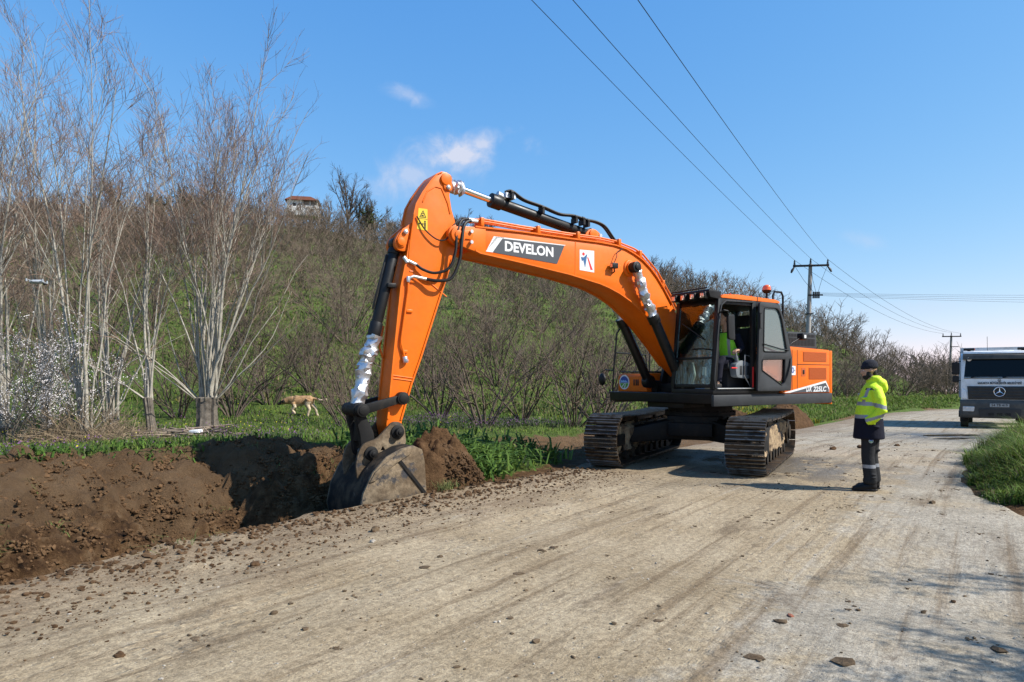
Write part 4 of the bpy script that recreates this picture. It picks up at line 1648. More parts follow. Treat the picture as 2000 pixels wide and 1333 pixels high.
    A, B = Vector((2.80, 0, 4.0)), Vector((4.70, 0, 4.30))
    t = (B - A).normalized()
    cy = MB()
    cy.cyl(A + t * .06, B, .088, n=24)
    cy.cyl(B - t * .13, B + t * .06, .112, n=24)
    cy.cyl((2.80, -.06, 4.0), (2.80, .06, 4.0), .11, n=20)
    co = cy.build('arm_cylinder', BLACK, EX, bevel=.005)
    E_ = Vector((5.50, 0, 4.435))
    MB().cyl(B, E_ - t * .05, .050, n=20).build('piston_rod', CHROME, co)
    MB().cyl(E_ - Vector((0, .06, 0)), E_ + Vector((0, .06, 0)), .09, n=20).build('rod_eye', BLACK, co)
    crumpled(E_ + t * .02, E_ - t * .26, .10, 14, 12, .36, 5).build('foil_wrap', FOIL, co, smooth=42)
    pm = MB()
    pm.cyl(B - t * .18 + Vector((0, .03, .10)), B - t * .05 + Vector((0, .03, .12)), .05, n=12)
    pm.box(4.36, 4.54, -.05, .11, 4.36, 4.44)
    pm.build('port_wrap', FOIL, co, smooth=0)
    for dv in (.0, .05):
        hose([(4.52, .05 + dv, 4.46), (4.42, .06 + dv, 4.47), (4.20, .07 + dv, 4.37), (3.85, .08 + dv, 4.31), (3.50, .08 + dv, 4.24), (3.22, .08 + dv, 4.25),
              (2.95, .08 + dv, 4.22), (2.72, .08 + dv, 4.21), (2.55, .10 + dv, 4.15), (2.40, .12 + dv, 3.99), (2.30, .14 + dv, 3.88)], .02, 'hydraulic_hose', co)
    f = MB()
    for u, zz in ((4.45, 4.44), (3.86, 4.29), (3.18, 4.23), (3.02, 4.22), (2.92, 4.20)):
        f.cut()
        f.cyl((u - .025, .08, zz), (u + .025, .08, zz + .006), .033, n=10)
        f.cyl((u - .025, .13, zz), (u + .025, .13, zz + .006), .033, n=10)
        f.box(u - .02, u + .02, .03, .17, zz - .10, zz - .02)
    f.pieces('hose_clamp', BLACK, co)


build_boom()


def build_arm():
    out = [(5.78, 4.50), (5.70, 4.545), (5.61, 4.545), (5.55, 4.49), (5.545, 4.38), (5.57, 4.22), (5.535, 4.02), (5.48, 3.86), (5.43, 3.66), (5.47, 3.48), (5.53, 3.30), (5.72, 2.75),
           (6.03, 1.86), (6.18, 1.47), (6.31, 1.05), (6.33, .84)] + circle(6.43, .82, .105, 8, 180, 330) + [(6.55, .92), (6.485, 1.47), (6.445, 1.85), (6.335, 2.83), (6.235, 3.30),
           (6.19, 3.55), (6.145, 3.83), (6.10, 4.02), (6.0, 4.20), (5.88, 4.38)]
    m = MB()
    m.prism(out, -.18, .18)
    arm = m.build('arm', ORANGE, EX, bevel=.012)
    # proud front and rear flange lips, and reinforcing plate lines on the near and far sides
    e = MB()
    for sg in (1, -1):
        a, b = sorted((sg * .15, sg * .197))
        for path in ([(6.53, 1.0), (6.485, 1.47), (6.445, 1.85), (6.335, 2.83), (6.235, 3.30), (6.20, 3.50)], [(6.335, .98), (6.18, 1.47), (6.03, 1.86), (5.72, 2.75), (5.53, 3.30)],
                     [(6.16, 3.74), (6.145, 3.83), (6.10, 4.02), (6.0, 4.20), (5.88, 4.37), (5.78, 4.49), (5.70, 4.53)]):
            e.cut()
            for p, q in zip(path[:-1], path[1:]):
                e.prism([(p[0] - .014, p[1]), (p[0] + .012, p[1]), (q[0] + .012, q[1]), (q[0] - .014, q[1])], a, b)
    e.pieces('flange_lip', ORANGE, arm)
    s = MB()
    for path in ([(6.00, 4.06), (5.93, 4.22), (5.80, 4.31), (5.70, 4.30), (5.60, 4.10), (5.56, 3.95)], [(6.15, 3.10), (5.62, 2.74)][:2], [(6.20, 3.06), (6.10, 3.06)], [(6.16, 1.52), (6.47, 1.56)], [(6.16, 1.56), (6.47, 1.60)]):
        s.cut()
        s.tube([(p[0], .181, p[1]) for p in path], .011, 6)
    s.pieces('weld_seam', ORANGE, arm)
    # lugs for the bucket cylinder, arm cylinder boss
    l = MB()
    for v in (-.125, .125):
        l.prism(rounded([(6.10, 3.82), (6.22, 3.70), (6.36, 3.58), (6.42, 3.46), (6.40, 3.36), (6.31, 3.33), (6.15, 3.36)], [.02, .05, .08, .06, .06, .05, .02]), v - .035, v + .035)
    l.cyl((6.33, -.20, 3.46), (6.33, .20, 3.46), .055, n=18)
    l.prism(rounded([(6.20, 3.66), (6.30, 3.66), (6.40, 3.47), (6.36, 3.38), (6.26, 3.40)], .04), .165, .185)
    l.cut()
    l.cyl((5.63, -.21, 4.44), (5.63, .21, 4.44), .085, n=22)
    l.prism(rounded([(5.70, 4.52), (5.55, 4.52), (5.53, 4.28), (5.66, 4.28)], .05), .181, .20)
    l.pieces('cylinder_lug', ORANGE, arm, bevel=.008)
    z = MB()
    for p in ((6.27, 3.60), (5.60, 4.325)):
        z.cut()
        z.cyl((p[0], .185, p[1]), (p[0], .215, p[1]), .033, n=14)
        z.ball((p[0], .215, p[1]), .030, .014, .030, 12, 6)
    z.pieces('lock_bolt', ZINC, arm)
    # warning sticker
    st = MB().prism(rounded([(6.065, 3.965), (5.925, 3.965), (5.925, 3.655), (6.09, 3.665)], .008), .181, .1835).build('warning_sticker', YELLOW_S, arm, smooth=0)
    b = MB()
    b.prism([(6.055, 3.835), (5.945, 3.84), (5.995, 3.945)], .1835, .185, holes=[[(6.037, 3.846), (5.995, 3.925), (5.963, 3.85)]])
    b.box(5.985, 6.02, .1835, .185, 3.855, 3.875)
    b.box(5.975, 6.025, .1835, .185, 3.890, 3.900)
    b.box(5.925, 6.07, .1835, .185, 3.818, 3.823)
    b.prism(circle(5.965, 3.785, .013, 10), .1835, .185)
    b.box(5.952, 5.978, .1835, .185, 3.725, 3.77)
    b.box(5.953, 5.963, .1835, .185, 3.685, 3.725)
    b.box(5.967, 5.977, .1835, .185, 3.685, 3.725)
    b.box(6.0, 6.05, .1835, .185, 3.742, 3.752)
    b.prism([(6.0, 3.765), (6.0, 3.728), (5.985, 3.747)], .1835, .185)
    b.prism([(6.05, 3.765), (6.05, 3.728), (6.068, 3.747)], .1835, .185)
    b.build('sticker_print', BLACK, st, smooth=0)
    # small brackets and hard lines
    c = MB()
    for (u, zz) in ((6.21, 2.50), (6.29, 1.93), (6.18, 2.92)):
        c.cut()
        c.box(u - .05, u + .05, .181, .205, zz - .022, zz + .022)
    c.pieces('hose_bracket', ORANGE, arm, bevel=.008)
    p = MB()
    p.tube([(6.235, .21, 2.92), (6.24, .21, 2.78), (6.34, .21, 2.12), (6.345, .21, 2.05), (6.29, .21, 1.84)], .016, 8)
    p.cut()
    p.tube([(6.14, .195, 3.86), (6.20, .195, 3.46), (6.225, .195, 3.20)], .013, 8)
    p.cut()
    p.tube([(6.46, -.14, 2.3), (6.52, -.14, 2.0), (6.47, -.14, 1.85)], .016, 8)
    p.pieces('hydraulic_pipe', ORANGE, arm)
    fz = MB()
    fz.cyl((6.29, .21, 1.86), (6.275, .21, 1.77), .038, n=10)
    fz.cyl((6.30, .25, 1.80), (6.25, .2, 1.80), .03, n=10)
    fz.cut()
    fz.cyl((6.24, .21, 2.98), (6.24, .21, 2.90), .026, n=10)
    fz.pieces('pipe_fitting', FOIL, arm, bevel=.006)
    # looping hoses between the boom tip and the arm
    hose([(5.18, .23, 3.90), (5.34, .27, 3.885), (5.46, .31, 3.82), (5.53, .33, 3.62), (5.56, .34, 3.36), (5.66, .33, 3.13), (5.86, .29, 3.05), (6.03, .25, 3.09), (6.12, .22, 3.155)], .021, 'hydraulic_hose', arm)
    hose([(5.18, .28, 3.87), (5.32, .31, 3.85), (5.42, .34, 3.76), (5.47, .36, 3.50), (5.50, .36, 3.26), (5.62, .35, 3.00), (5.80, .32, 2.94), (5.98, .26, 2.955)], .024, 'hydraulic_hose', arm)
    hose([(5.16, .16, 3.92), (5.40, .22, 3.90), (5.58, .26, 3.72), (5.66, .26, 3.56), (5.80, .24, 3.54), (5.98, .22, 3.66), (6.10, .20, 3.84)], .010, 'grease_line', arm)
    ft = MB()
    ft.cyl((6.10, .22, 3.145), (6.24, .20, 3.20), .022, n=10)
    ft.cyl((6.24, .20, 3.17), (6.28, .16, 3.25), .028, n=10)
    ft.cut()
    ft.tube([(5.98, .26, 2.955), (6.16, .22, 2.985), (6.22, .215, 2.96), (6.235, .21, 2.90)], .023, 8)
    ft.cut()
    ft.cyl((5.18, .23, 3.90), (5.30, .26, 3.89), .026, n=10)
    ft.cut()
    ft.cyl((5.16, .28, 3.87), (5.28, .30, 3.86), .026, n=10)
    ft.pieces('hose_fitting', ZINC, arm)
    # bucket cylinder with foil wrapped rod
    A, B, C_ = Vector((6.33, 0, 3.46)), Vector((6.665, 0, 2.14)), Vector((6.93, 0, 1.13))
    t = (B - A).normalized()
    cy = MB()
    cy.cyl(A + t * .08, B, .078, n=22)
    cy.cyl(B - t * .20, B + t * .0, .090, n=22)
    cy.cyl(A + t * .10, A + t * .16, .088, n=22)
    cy.cyl(A - Vector((0, .07, 0)), A + Vector((0, .07, 0)), .09, n=18)
    cy.box(6.38, 6.50, -.13, .13, 2.82, 2.88)
    cy.tube([A + t * .2 + Vector((.09, .0, .03)), A + t * 1.0 + Vector((.10, 0, .03))], .016, 6)
    co = cy.build('bucket_cylinder', BLACK, EX, bevel=.004)
    MB().cyl(B, C_ - t * .05, .05, n=18).build('piston_rod', CHROME, co)
    crumpled(B - t * .01, C_ - t * .06, .098, 26, 12, .34, 2).build('foil_wrap', FOIL, co, smooth=42)
    # linkage
    P1, P2, P3 = (6.35, 1.28), (6.93, 1.13), (6.81, .55)
    for sg in (1, -1):
        lk = MB()
        v0, v1 = sorted((sg * .215, sg * .285))
        d = Vector((P2[0] - P1[0], 0, P2[1] - P1[1])).normalized()
        nrm = Vector((-d.z, 0, d.x))
        q = [Vector((P1[0], 0, P1[1])) + nrm * .055, Vector((P2[0], 0, P2[1])) + nrm * .065, Vector((P2[0], 0, P2[1])) - nrm * .065, Vector((P1[0], 0, P1[1])) - nrm * .055]
        lk.prism([(p.x, p.z) for p in q], v0, v1)
        for P_ in (P1, P2):
            lk.cyl((P_[0], sg * .20, P_[1]), (P_[0], sg * .31, P_[1]), .088, n=24)
            lk.cyl((P_[0], sg * .31, P_[1]), (P_[0], sg * .322, P_[1]), .062, n=20)
        lk.build('bucket_lever', BLACK_DIRTY, EX, bevel=.010)
    bl = MB()
    for sg in (1, -1):
        v0, v1 = sorted((sg * .10, sg * .20))
        bl.prism(rounded([(6.86, 1.20), (7.0, 1.20), (6.985, 1.0), (6.93, .80), (6.90, .52), (6.80, .44), (6.71, .52), (6.74, .82), (6.85, 1.04)], .05), v0, v1)
    bl.cyl((6.93, -.20, 1.13), (6.93, .20, 1.13), .10, n=22)
    bl.box(6.76, 6.92, -.12, .12, .70, .96)
    bl.build('bucket_link', BLACK_DIRTY, EX, bevel=.012)


build_arm()


def build_bucket():
    bk = empty('bucket', (0, 0, 0), 0, EX)
    prof_out = [(6.36, .66), (6.52, .63), (6.74, .53), (6.93, .34), (7.06, .08), (7.12, -.20), (7.06, -.46), (6.88, -.64), (6.60, -.72), (6.22, -.70)]
    # curved shell, thick
    t = .035
    inner = []
    for i, p in enumerate(prof_out):
        a = Vector(prof_out[max(i - 1, 0)])
        b = Vector(prof_out[min(i + 1, len(prof_out) - 1)])
        d = (b - a).normalized()
        inner.append((p[0] + d.y * t, p[1] - d.x * t))
    sh = MB()
    sh.prism(prof_out + inner[::-1], -.60, .60)
    sh.build('bucket_shell', STEEL_MUD, bk, bevel=.006)
    side = prof_out[:-1] + [(6.22, -.70), (6.15, -.45), (6.165, .0), (6.19, .43), (6.23, .60)]
    for sg in (1, -1):
        v0, v1 = sorted((sg * .595, sg * .64))
        k = MB().prism(side, v0, v1).build('side_plate', DUSTY_STEEL, bk, bevel=.006)
        e = MB()
        a, b = sorted((sg * .640, sg * .655))
        e.prism([(6.60, .49), (6.57, .52), (6.155, .0), (6.18, -.03)], a, b)
        e.build('wear_strip', BLACK_DIRTY, k, smooth=0)
        e = MB()
        e.prism([(6.36, .655), (6.52, .625), (6.90, .35), (6.98, .22), (6.90, .24), (6.62, .44), (6.40, .56)], *sorted((sg * .6405, sg * .665)))
        e.build('edge_plate', DUSTY_STEEL, k, bevel=.004)
    # mounting ears
    for sg in (1, -1):
        v0, v1 = sorted((sg * .225, sg * .275))
        k = MB()
        k.prism(rounded([(6.33, .90), (6.40, .96), (6.50, .96), (6.60, .86), (6.72, .74), (6.92, .68), (6.99, .56), (7.02, .40), (7.0, .22), (6.86, .30), (6.60, .50), (6.36, .60), (6.30, .66), (6.31, .80)],
                        [.05, .06, .05, .03, .05, .08, .06, .04, .02, .02, .02, .02, .03, .05]), v0, v1, holes=[circle(6.64, .60, .045, 3, 90, 450)[::-1]])
        k.build('mounting_ear', DUSTY_STEEL, bk, bevel=.008)
        p = MB()
        for (u, z) in ((6.43, .82), (6.81, .55)):
            p.cut()
            p.cyl((u, sg * .27, z), (u, sg * .30, z), .095, n=22)
            p.cyl((u, sg * .30, z), (u, sg * .37, z), .055, n=18)
            p.cyl((u, sg * .37, z), (u, sg * .385, z), .028, n=12)
        p.pieces('pin_boss', BLACK_DIRTY, bk, bevel=.006)
    MB().cyl((6.43, -.28, .82), (6.43, .28, .82), .05, n=16).build('bucket_pin', ZINC, bk)
    MB().cyl((6.81, -.28, .55), (6.81, .28, .55), .05, n=16).build('bucket_pin', ZINC, bk)
    for i in range(5):
        v = -.52 + i * .26
        k = MB()
        k.add([(6.30, v - .06, -.66), (6.30, v + .06, -.66), (6.30, v + .06, -.76), (6.30, v - .06, -.76), (6.02, v - .03, -.74), (6.02, v + .03, -.74), (6.02, v + .03, -.77), (6.02, v - .03, -.77)],
              [(0, 1, 2, 3), (7, 6, 5, 4), (0, 1, 5, 4), (1, 2, 6, 5), (2, 3, 7, 6), (3, 0, 4, 7)])
        k.build('bucket_tooth', STEEL_MUD, bk, bevel=.005)


build_bucket()
# ------------------------------------------------------------------ plants: vectorised builders
def bark(name, c1, c2, sc=9):
    return mat(name, c1, rough=.85, col2=c2, nscale=sc, bump=.4, bscale=60, var=.18, spec=.2)


BARK_PALE = bark('pale_grey_bark', (.40, .37, .31), (.26, .235, .19))
BARK_DARK = bark('dark_furrowed_bark', (.085, .070, .055), (.185, .160, .130), 14)
TWIG_RED = bark('reddish_twigs', (.30, .205, .150), (.22, .145, .105))
HAZEL = bark('hazel_stems', (.115, .090, .068), (.070, .054, .042))
HAZEL_T = bark('hazel_twigs', (.150, .108, .078), (.105, .078, .058))
HAZEL_FAR = bark('far_hazel_twigs', (.165, .122, .090), (.115, .090, .064))
DRYWOOD = bark('dead_wood', (.30, .24, .18), (.13, .10, .075))


def tubes_np(P, Rd, n):
    """P (M,N,3) paths, Rd (M,N) radii -> verts, quads."""
    M, N, _ = P.shape
    T = np.empty_like(P)
    T[:, 1:-1] = P[:, 2:] - P[:, :-2]
    T[:, 0] = P[:, 1] - P[:, 0]
    T[:, -1] = P[:, -1] - P[:, -2]
    T /= np.linalg.norm(T, axis=2, keepdims=True) + 1e-9
    ref = np.where(np.abs(T[:, :1, 2:3]) > .8, np.array([1., 0, 0]), np.array([0, 0, 1.]))
    ref = np.broadcast_to(ref, T.shape)
    X = np.cross(T, ref)
    X /= np.linalg.norm(X, axis=2, keepdims=True) + 1e-9
    Y = np.cross(T, X)
    a = np.arange(n) * 2 * np.pi / n
    V = P[:, :, None, :] + Rd[:, :, None, None] * (X[:, :, None, :] * np.cos(a)[None, None, :, None] + Y[:, :, None, :] * np.sin(a)[None, None, :, None])
    idx = np.arange(M * N * n).reshape(M, N, n)
    a0, a1 = idx[:, :-1, :], idx[:, 1:, :]
    F = np.stack([a0, np.roll(a0, -1, 2), np.roll(a1, -1, 2), a1], -1).reshape(-1, 4)
    return V.reshape(-1, 3), F


def join_np(parts):
    v, f, b = [], [], 0
    for V, F in parts:
        v.append(V)
        f.append(F + b)
        b += len(V)
    return np.concatenate(v), np.concatenate(f)


def grow(rng, P0, D0, L, N, up=.0, wig=.1, droop=0.0):
    """paths of N points from P0 along D0, bending towards +z by `up` and wandering by `wig`."""
    M = len(P0)
    P = np.empty((M, N, 3))
    P[:, 0] = P0
    D = D0 / np.linalg.norm(D0, axis=1, keepdims=True)
    st = (L / (N - 1))[:, None]
    for i in range(1, N):
        D = D + rng.normal(0, wig, (M, 3)) + np.array([0, 0, up - droop])
        D /= np.linalg.norm(D, axis=1, keepdims=True)
        P[:, i] = P[:, i - 1] + D * st
    return P


def sprout(rng, P, Rd, k, t0, t1, ang, l0, l1, N, up, wig, rf, rmin, tip=.35, lenfall=.5, droop=0.0):
    """k side shoots on every path of P."""
    M, n, _ = P.shape
    par = np.repeat(np.arange(M), k)
    t = t0 + (t1 - t0) * rng.random(len(par)) ** .85
    x = t * (n - 1)
    i = np.minimum(x.astype(int), n - 2)
    f = (x - i)[:, None]
    A, B = P[par, i], P[par, i + 1]
    p0 = A * (1 - f) + B * f
    d = (B - A)
    d /= np.linalg.norm(d, axis=1, keepdims=True) + 1e-9
    r = Rd[par, i] * (1 - f[:, 0]) + Rd[par, i + 1] * f[:, 0]
    rv = rng.normal(size=(len(par), 3))
    rv -= d * (rv * d).sum(1, keepdims=True)
    rv /= np.linalg.norm(rv, axis=1, keepdims=True) + 1e-9
    an = np.radians(rng.uniform(ang[0], ang[1], len(par)))[:, None]
    D = d * np.cos(an) + rv * np.sin(an)
    L = (l0 + (l1 - l0) * rng.random(len(par))) * (1 - lenfall * t)
    Q = grow(rng, p0, D, L, N, up, wig, droop)
    r0 = np.maximum(np.minimum(r * rf, r), rmin)
    Rn = r0[:, None] * (1 - (1 - tip) * np.linspace(0, 1, N))[None, :]
    return Q, np.maximum(Rn, rmin * .6)


def tint_mat(name, rough=.75, transl=.25, spec=.2):
    return mat(name, (1, 1, 1), rough=rough, attr='tint', var=0, transl=transl, spec=spec, upn=.55)


LEAF = tint_mat('grass_and_leaf_blades', transl=.25)
PETAL = tint_mat('petals', .6, .3)


def blades(rng, P, h, w, lean, tint, curl=.5, flat=0.0):
    """one bent blade (quad + tip) at every base point."""
    M = len(P)
    a = rng.uniform(0, 2 * np.pi, M)
    d = np.stack([np.cos(a), np.sin(a), np.zeros(M)], 1)
    b = rng.uniform(0, 2 * np.pi, M)
    side = np.stack([-np.sin(a), np.cos(a), np.zeros(M)], 1)
    le = (lean * rng.uniform(.3, 1.3, M))[:, None]
    h = h[:, None]
    w = w[:, None]
    mid = P + d * le * h * .45 * (1 - curl * .3) + np.array([0, 0, 1.]) * h * .58 * (1 - flat * .5)
    tip = P + d * le * h * (1.0 + curl * .5) + np.array([0, 0, 1.]) * h * (1 - .35 * le) * (1 - flat)
    V = np.stack([P - side * w * .5, P + side * w * .5, mid + side * w * .42, mid - side * w * .42, tip], 1)
    i = (np.arange(M) * 5)[:, None]
    return V.reshape(-1, 3), i + np.array([[0, 1, 2, 3]]), i + np.array([[3, 2, 4]]), np.repeat(tint, 5, 0)


def flecks(rng, P, s, tint):
    """small randomly turned petals or leaves (quads)."""
    M = len(P)
    u = rng.normal(size=(M, 3))
    u /= np.linalg.norm(u, axis=1, keepdims=True)
    v = rng.normal(size=(M, 3))
    v -= u * (u * v).sum(1, keepdims=True)
    v /= np.linalg.norm(v, axis=1, keepdims=True)
    s = s[:, None]
    V = np.stack([P - u * s, P + v * s * .6, P + u * s, P - v * s * .6], 1)
    i = (np.arange(M) * 4)[:, None]
    return V.reshape(-1, 3), i + np.array([[0, 1, 2, 3]]), np.repeat(tint, 4, 0)


def blade_mesh(name, parts, m=LEAF):
    V, Q, T, C = [], [], [], []
    b = 0
    for p in parts:
        V.append(p[0])
        Q.append(p[1] + b)
        if len(p) == 4:
            T.append(p[2] + b)
        C.append(p[-1])
        b += len(p[0])
    return np_mesh(name, np.concatenate(V), [np.concatenate(Q)] + ([np.concatenate(T)] if T else []), m, False, {'tint': np.concatenate(C)})


def greens(rng, n, a=(.060, .115, .016), b=(.125, .185, .030), dry=.12):
    t = rng.random((n, 1))
    c = np.array(a) * (1 - t) + np.array(b) * t
    k = rng.random(n) < dry
    c[k] = np.array((.20, .16, .075)) * rng.uniform(.6, 1.2, (k.sum(), 1))
    return c * rng.uniform(.75, 1.2, (n, 1))


# ------------------------------------------------------------------ bare trees standing beyond the trench
def ground_pt(px, Y):
    x = (px - 1000) / 1320 * Y
    return x, Y, H1(x, Y)


def willow(name, px, Y, label, trunk_h, trunk_r, stems, height, spread, seed, group=None, lean=(0, 0), low=0, twigs=1.0, thick=.032):
    rng = np.random.default_rng(seed)
    x, y, z = ground_pt(px, Y)
    root = tag(empty(name, (x, y, z - .04)), label, 'tree', group)
    # stump
    m = MB()
    k = 14
    rr = []
    fur = rng.normal(0, 1, 40)
    for i in range(k + 1):
        t = i / k
        r = trunk_r * (1.12 - .25 * t + .55 * max(0, t - .62) ** 1.1 + .18 * (1 - t) ** 6)
        rr.append((Vector((lean[0] * t * trunk_h, lean[1] * t * trunk_h, trunk_h * t)), r))
    n = 40
    v = []
    for c, r in rr:
        for j in range(n):
            a = 2 * PI * j / n
            q = r * (1 + .08 * math.sin(a * 3 + c.z * 3) + .055 * fur[j] + .022 * rng.normal())
            v.append((c.x + q * math.cos(a), c.y + q * math.sin(a), c.z))
    f = [(i * n + j, i * n + (j + 1) % n, (i + 1) * n + (j + 1) % n, (i + 1) * n + j) for i in range(k) for j in range(n)]
    v.append((rr[-1][0].x, rr[-1][0].y, trunk_h + trunk_r * .25))
    f += [(k * n + j, k * n + (j + 1) % n, len(v) - 1) for j in range(n)]
    m.add(v, f)
    m.build('trunk', BARK_DARK, root, smooth=60)
    # stems
    a = rng.uniform(0, 2 * np.pi, stems)
    rad = trunk_r * np.sqrt(rng.random(stems)) * .85
    rad = np.maximum(rad, trunk_r * .25)
    P0 = np.stack([rad * np.cos(a) + lean[0] * trunk_h, rad * np.sin(a) + lean[1] * trunk_h, np.full(stems, trunk_h * .93)], 1)
    out = np.radians((.08 + .92 * rng.random(stems) ** 1.35) * spread)
    b = a + rng.normal(0, .5, stems)
    D = np.stack([np.sin(out) * np.cos(b), np.sin(out) * np.sin(b), np.cos(out)], 1)
    L = (height - trunk_h) * rng.uniform(.66, 1.03, stems) * (1 - .12 * out / np.radians(spread))
    # shoots leave the stump nearly upright, bend outwards, then rise again
    D2 = np.stack([np.sin(out * .3) * np.cos(b), np.sin(out * .3) * np.sin(b), np.cos(out * .3)], 1)
    S = grow(rng, P0, D2, L, 14, .004, .055)
    tt = np.linspace(0, 1, 14)[None, :]
    sw_ = (L * np.sin(out) * .72)[:, None] * (tt ** 1.55)
    S[:, :, 0] += sw_ * np.cos(b)[:, None]
    S[:, :, 1] += sw_ * np.sin(b)[:, None]
    S[:, :, 2] -= sw_ * .18
    r0 = thick * rng.uniform(.65, 1.35, stems)
    SR = r0[:, None] * (1 - .90 * np.linspace(0, 1, 14) ** .8)[None, :]
    SR = np.maximum(SR, .005)
    sets = [(S, SR, 6)]
    if low:
        aa = rng.uniform(0, 2 * np.pi, low)
        P1 = np.stack([trunk_r * .8 * np.cos(aa), trunk_r * .8 * np.sin(aa), np.full(low, trunk_h * .9)], 1)
        D1 = np.stack([np.cos(aa) * .8, np.sin(aa) * .8, np.full(low, .75)], 1)
        Lo = grow(rng, P1, D1, rng.uniform(.3, .5, low) * height, 9, .03, .10)
        LR = np.maximum(.016 * (1 - .8 * np.linspace(0, 1, 9))[None, :] * np.ones((low, 1)), .004)
        sets.append((Lo, LR, 4))
    B, BR = sprout(rng, S, SR, 8, .34, .97, (14, 32), height * .13, height * .27, 8, .04, .06, .55, .0045, .3, .4)
    sets.append((B, BR, 4))
    V, F = join_np([tubes_np(p, r, n_) for p, r, n_ in sets])
    link('stems', np_mesh('stems', V, [F], BARK_PALE, True), root)
    tw = []
    srcs = [(B, BR, int(7 * twigs)), (S, SR, int(13 * twigs))] + ([(Lo, LR, 8)] if low else [])
    for p, r, kk in srcs:
        q, qr = sprout(rng, p, r, kk, .42, 1.0, (16, 42), height * .05, height * .12, 5, .07, .10, .6, .0036, .4, .2)
        tw.append((q, qr, 3))
        q2, qr2 = sprout(rng, q, qr, 2, .2, .9, (18, 45), height * .02, height * .055, 3, .05, .10, .8, .0030, .5, .2)
        tw.append((q2, qr2, 3))
    V, F = join_np([tubes_np(p, r, n_) for p, r, n_ in tw])
    link('crown', np_mesh('crown', V, [F], TWIG_RED, False), root)
    return root


willow('pollard_tree', 404, 14.0, 'pollard tree with thick furrowed stump and many pale upright shoots, by the brushwood', .78, .195, 24, 7.9, 27, 3, low=10, thick=.027)
willow('pollard_tree', 298, 13.4, 'slimmer bare pollard tree on a thin dark leaning trunk, just behind the brushwood heap', .78, .085, 7, 6.9, 13, 8, lean=(-.12, 0), thick=.024, low=2)
willow('bare_tree', 168, 12.7, 'bare pale tree with straight stems rising from the dry stalks by the blossoming shrub', .22, .14, 7, 8.1, 9, 12, thick=.030, low=5)
willow('bare_tree', 215, 13.9, 'bare forked tree leaning to the right behind the tangle of dry stalks', .35, .08, 5, 6.4, 13, 21, lean=(.25, 0), thick=.030, low=3)
willow('bare_tree', 12, 13.4, 'tall bare tree at the very edge of the photo, behind the blossoming shrub', .3, .13, 8, 7.7, 10, 33, thick=.032, low=4)
willow('bare_tree', 92, 14.6, 'tallest bare tree, rising between the edge tree and the straight stemmed tree', .3, .12, 8, 8.6, 8, 41, thick=.031, low=4)
willow('bare_tree', -90, 12.6, 'bare tree mostly outside the photo at its edge, only branch tips reaching in', .3, .12, 8, 7.6, 15, 47, thick=.036)
willow('bare_tree', 205, 17.5, 'thin bare tree standing a little farther up the slope behind the forked tree', .3, .08, 4, 7.4, 13, 52, thick=.028)


# ------------------------------------------------------------------ hazel bushes on the hill
def bush_parts(rng, h, stems, k2, k3, r=.02, twig=.004, sides=(4, 3, 3), n=(6, 5, 3), wide=1.0):
    a = rng.uniform(0, 2 * np.pi, stems)
    rad = .16 * np.sqrt(rng.random(stems))
    P0 = np.stack([rad * np.cos(a), rad * np.sin(a), np.full(stems, -.08)], 1)
    out = np.radians(rng.uniform(8, 46, stems)) * wide
    D = np.stack([np.sin(out) * np.cos(a), np.sin(out) * np.sin(a), np.cos(out)], 1)
    S = grow(rng, P0, D, h * rng.uniform(.75, 1.12, stems), n[0], .02, .10)
    SR = np.maximum((r * rng.uniform(.7, 1.3, stems))[:, None] * (1 - .82 * np.linspace(0, 1, n[0]))[None, :], twig)
    B, BR = sprout(rng, S, SR, k2, .12, .95, (18, 55), h * .22, h * .48, n[1], .05, .13, .6, twig * 1.3, .4, .45)
    T, TR = sprout(rng, B, BR, k3, .15, 1.0, (20, 55), h * .08, h * .22, n[2], .05, .12, .7, twig, .5, .2)
    T2, TR2 = sprout(rng, S, SR, k3, .3, 1.0, (20, 55), h * .08, h * .22, n[2], .05, .12, .7, twig, .5, .2)
    return [(S, SR, sides[0]), (B, BR, sides[1])], [(T, TR, sides[2]), (T2, TR2, sides[2])]


BUSH_NEAR, BUSH_MID = [], []
for i in range(5):
    rg = np.random.default_rng(100 + i)
    a, b = bush_parts(rg, 3.3, 10, 7, 6, .029, .0040, n=(8, 6, 4))
    V, F = join_np([tubes_np(*q) for q in a])
    me1 = np_mesh('bush_stems', V, [F], HAZEL, True)
    V, F = join_np([tubes_np(*q) for q in b])
    BUSH_NEAR.append((me1, np_mesh('bush_twigs', V, [F], HAZEL_T)))
for i in range(6):
    rg = np.random.default_rng(200 + i)
    a, b = bush_parts(rg, 3.3, 12, 7, 6, .026, .0075, (4, 3, 3), (5, 4, 3))
    V, F = join_np([tubes_np(*q) for q in a + b])
    BUSH_MID.append(np_mesh('hazel_bush', V, [F], HAZEL_FAR))


def plant_near(x, y, sc, label, group=None, i=None):
    me = BUSH_NEAR[RNG.integers(len(BUSH_NEAR)) if i is None else i]
    root = empty('hazel_bush', (x, y, H1(x, y)), RNG.uniform(0, 6.28))
    root.scale = (sc * RNG.uniform(.9, 1.15), sc * RNG.uniform(.9, 1.15), sc)
    link('stems', me[0], root)
    link('crown', me[1], root)
    return tag(root, label, 'bush', group)


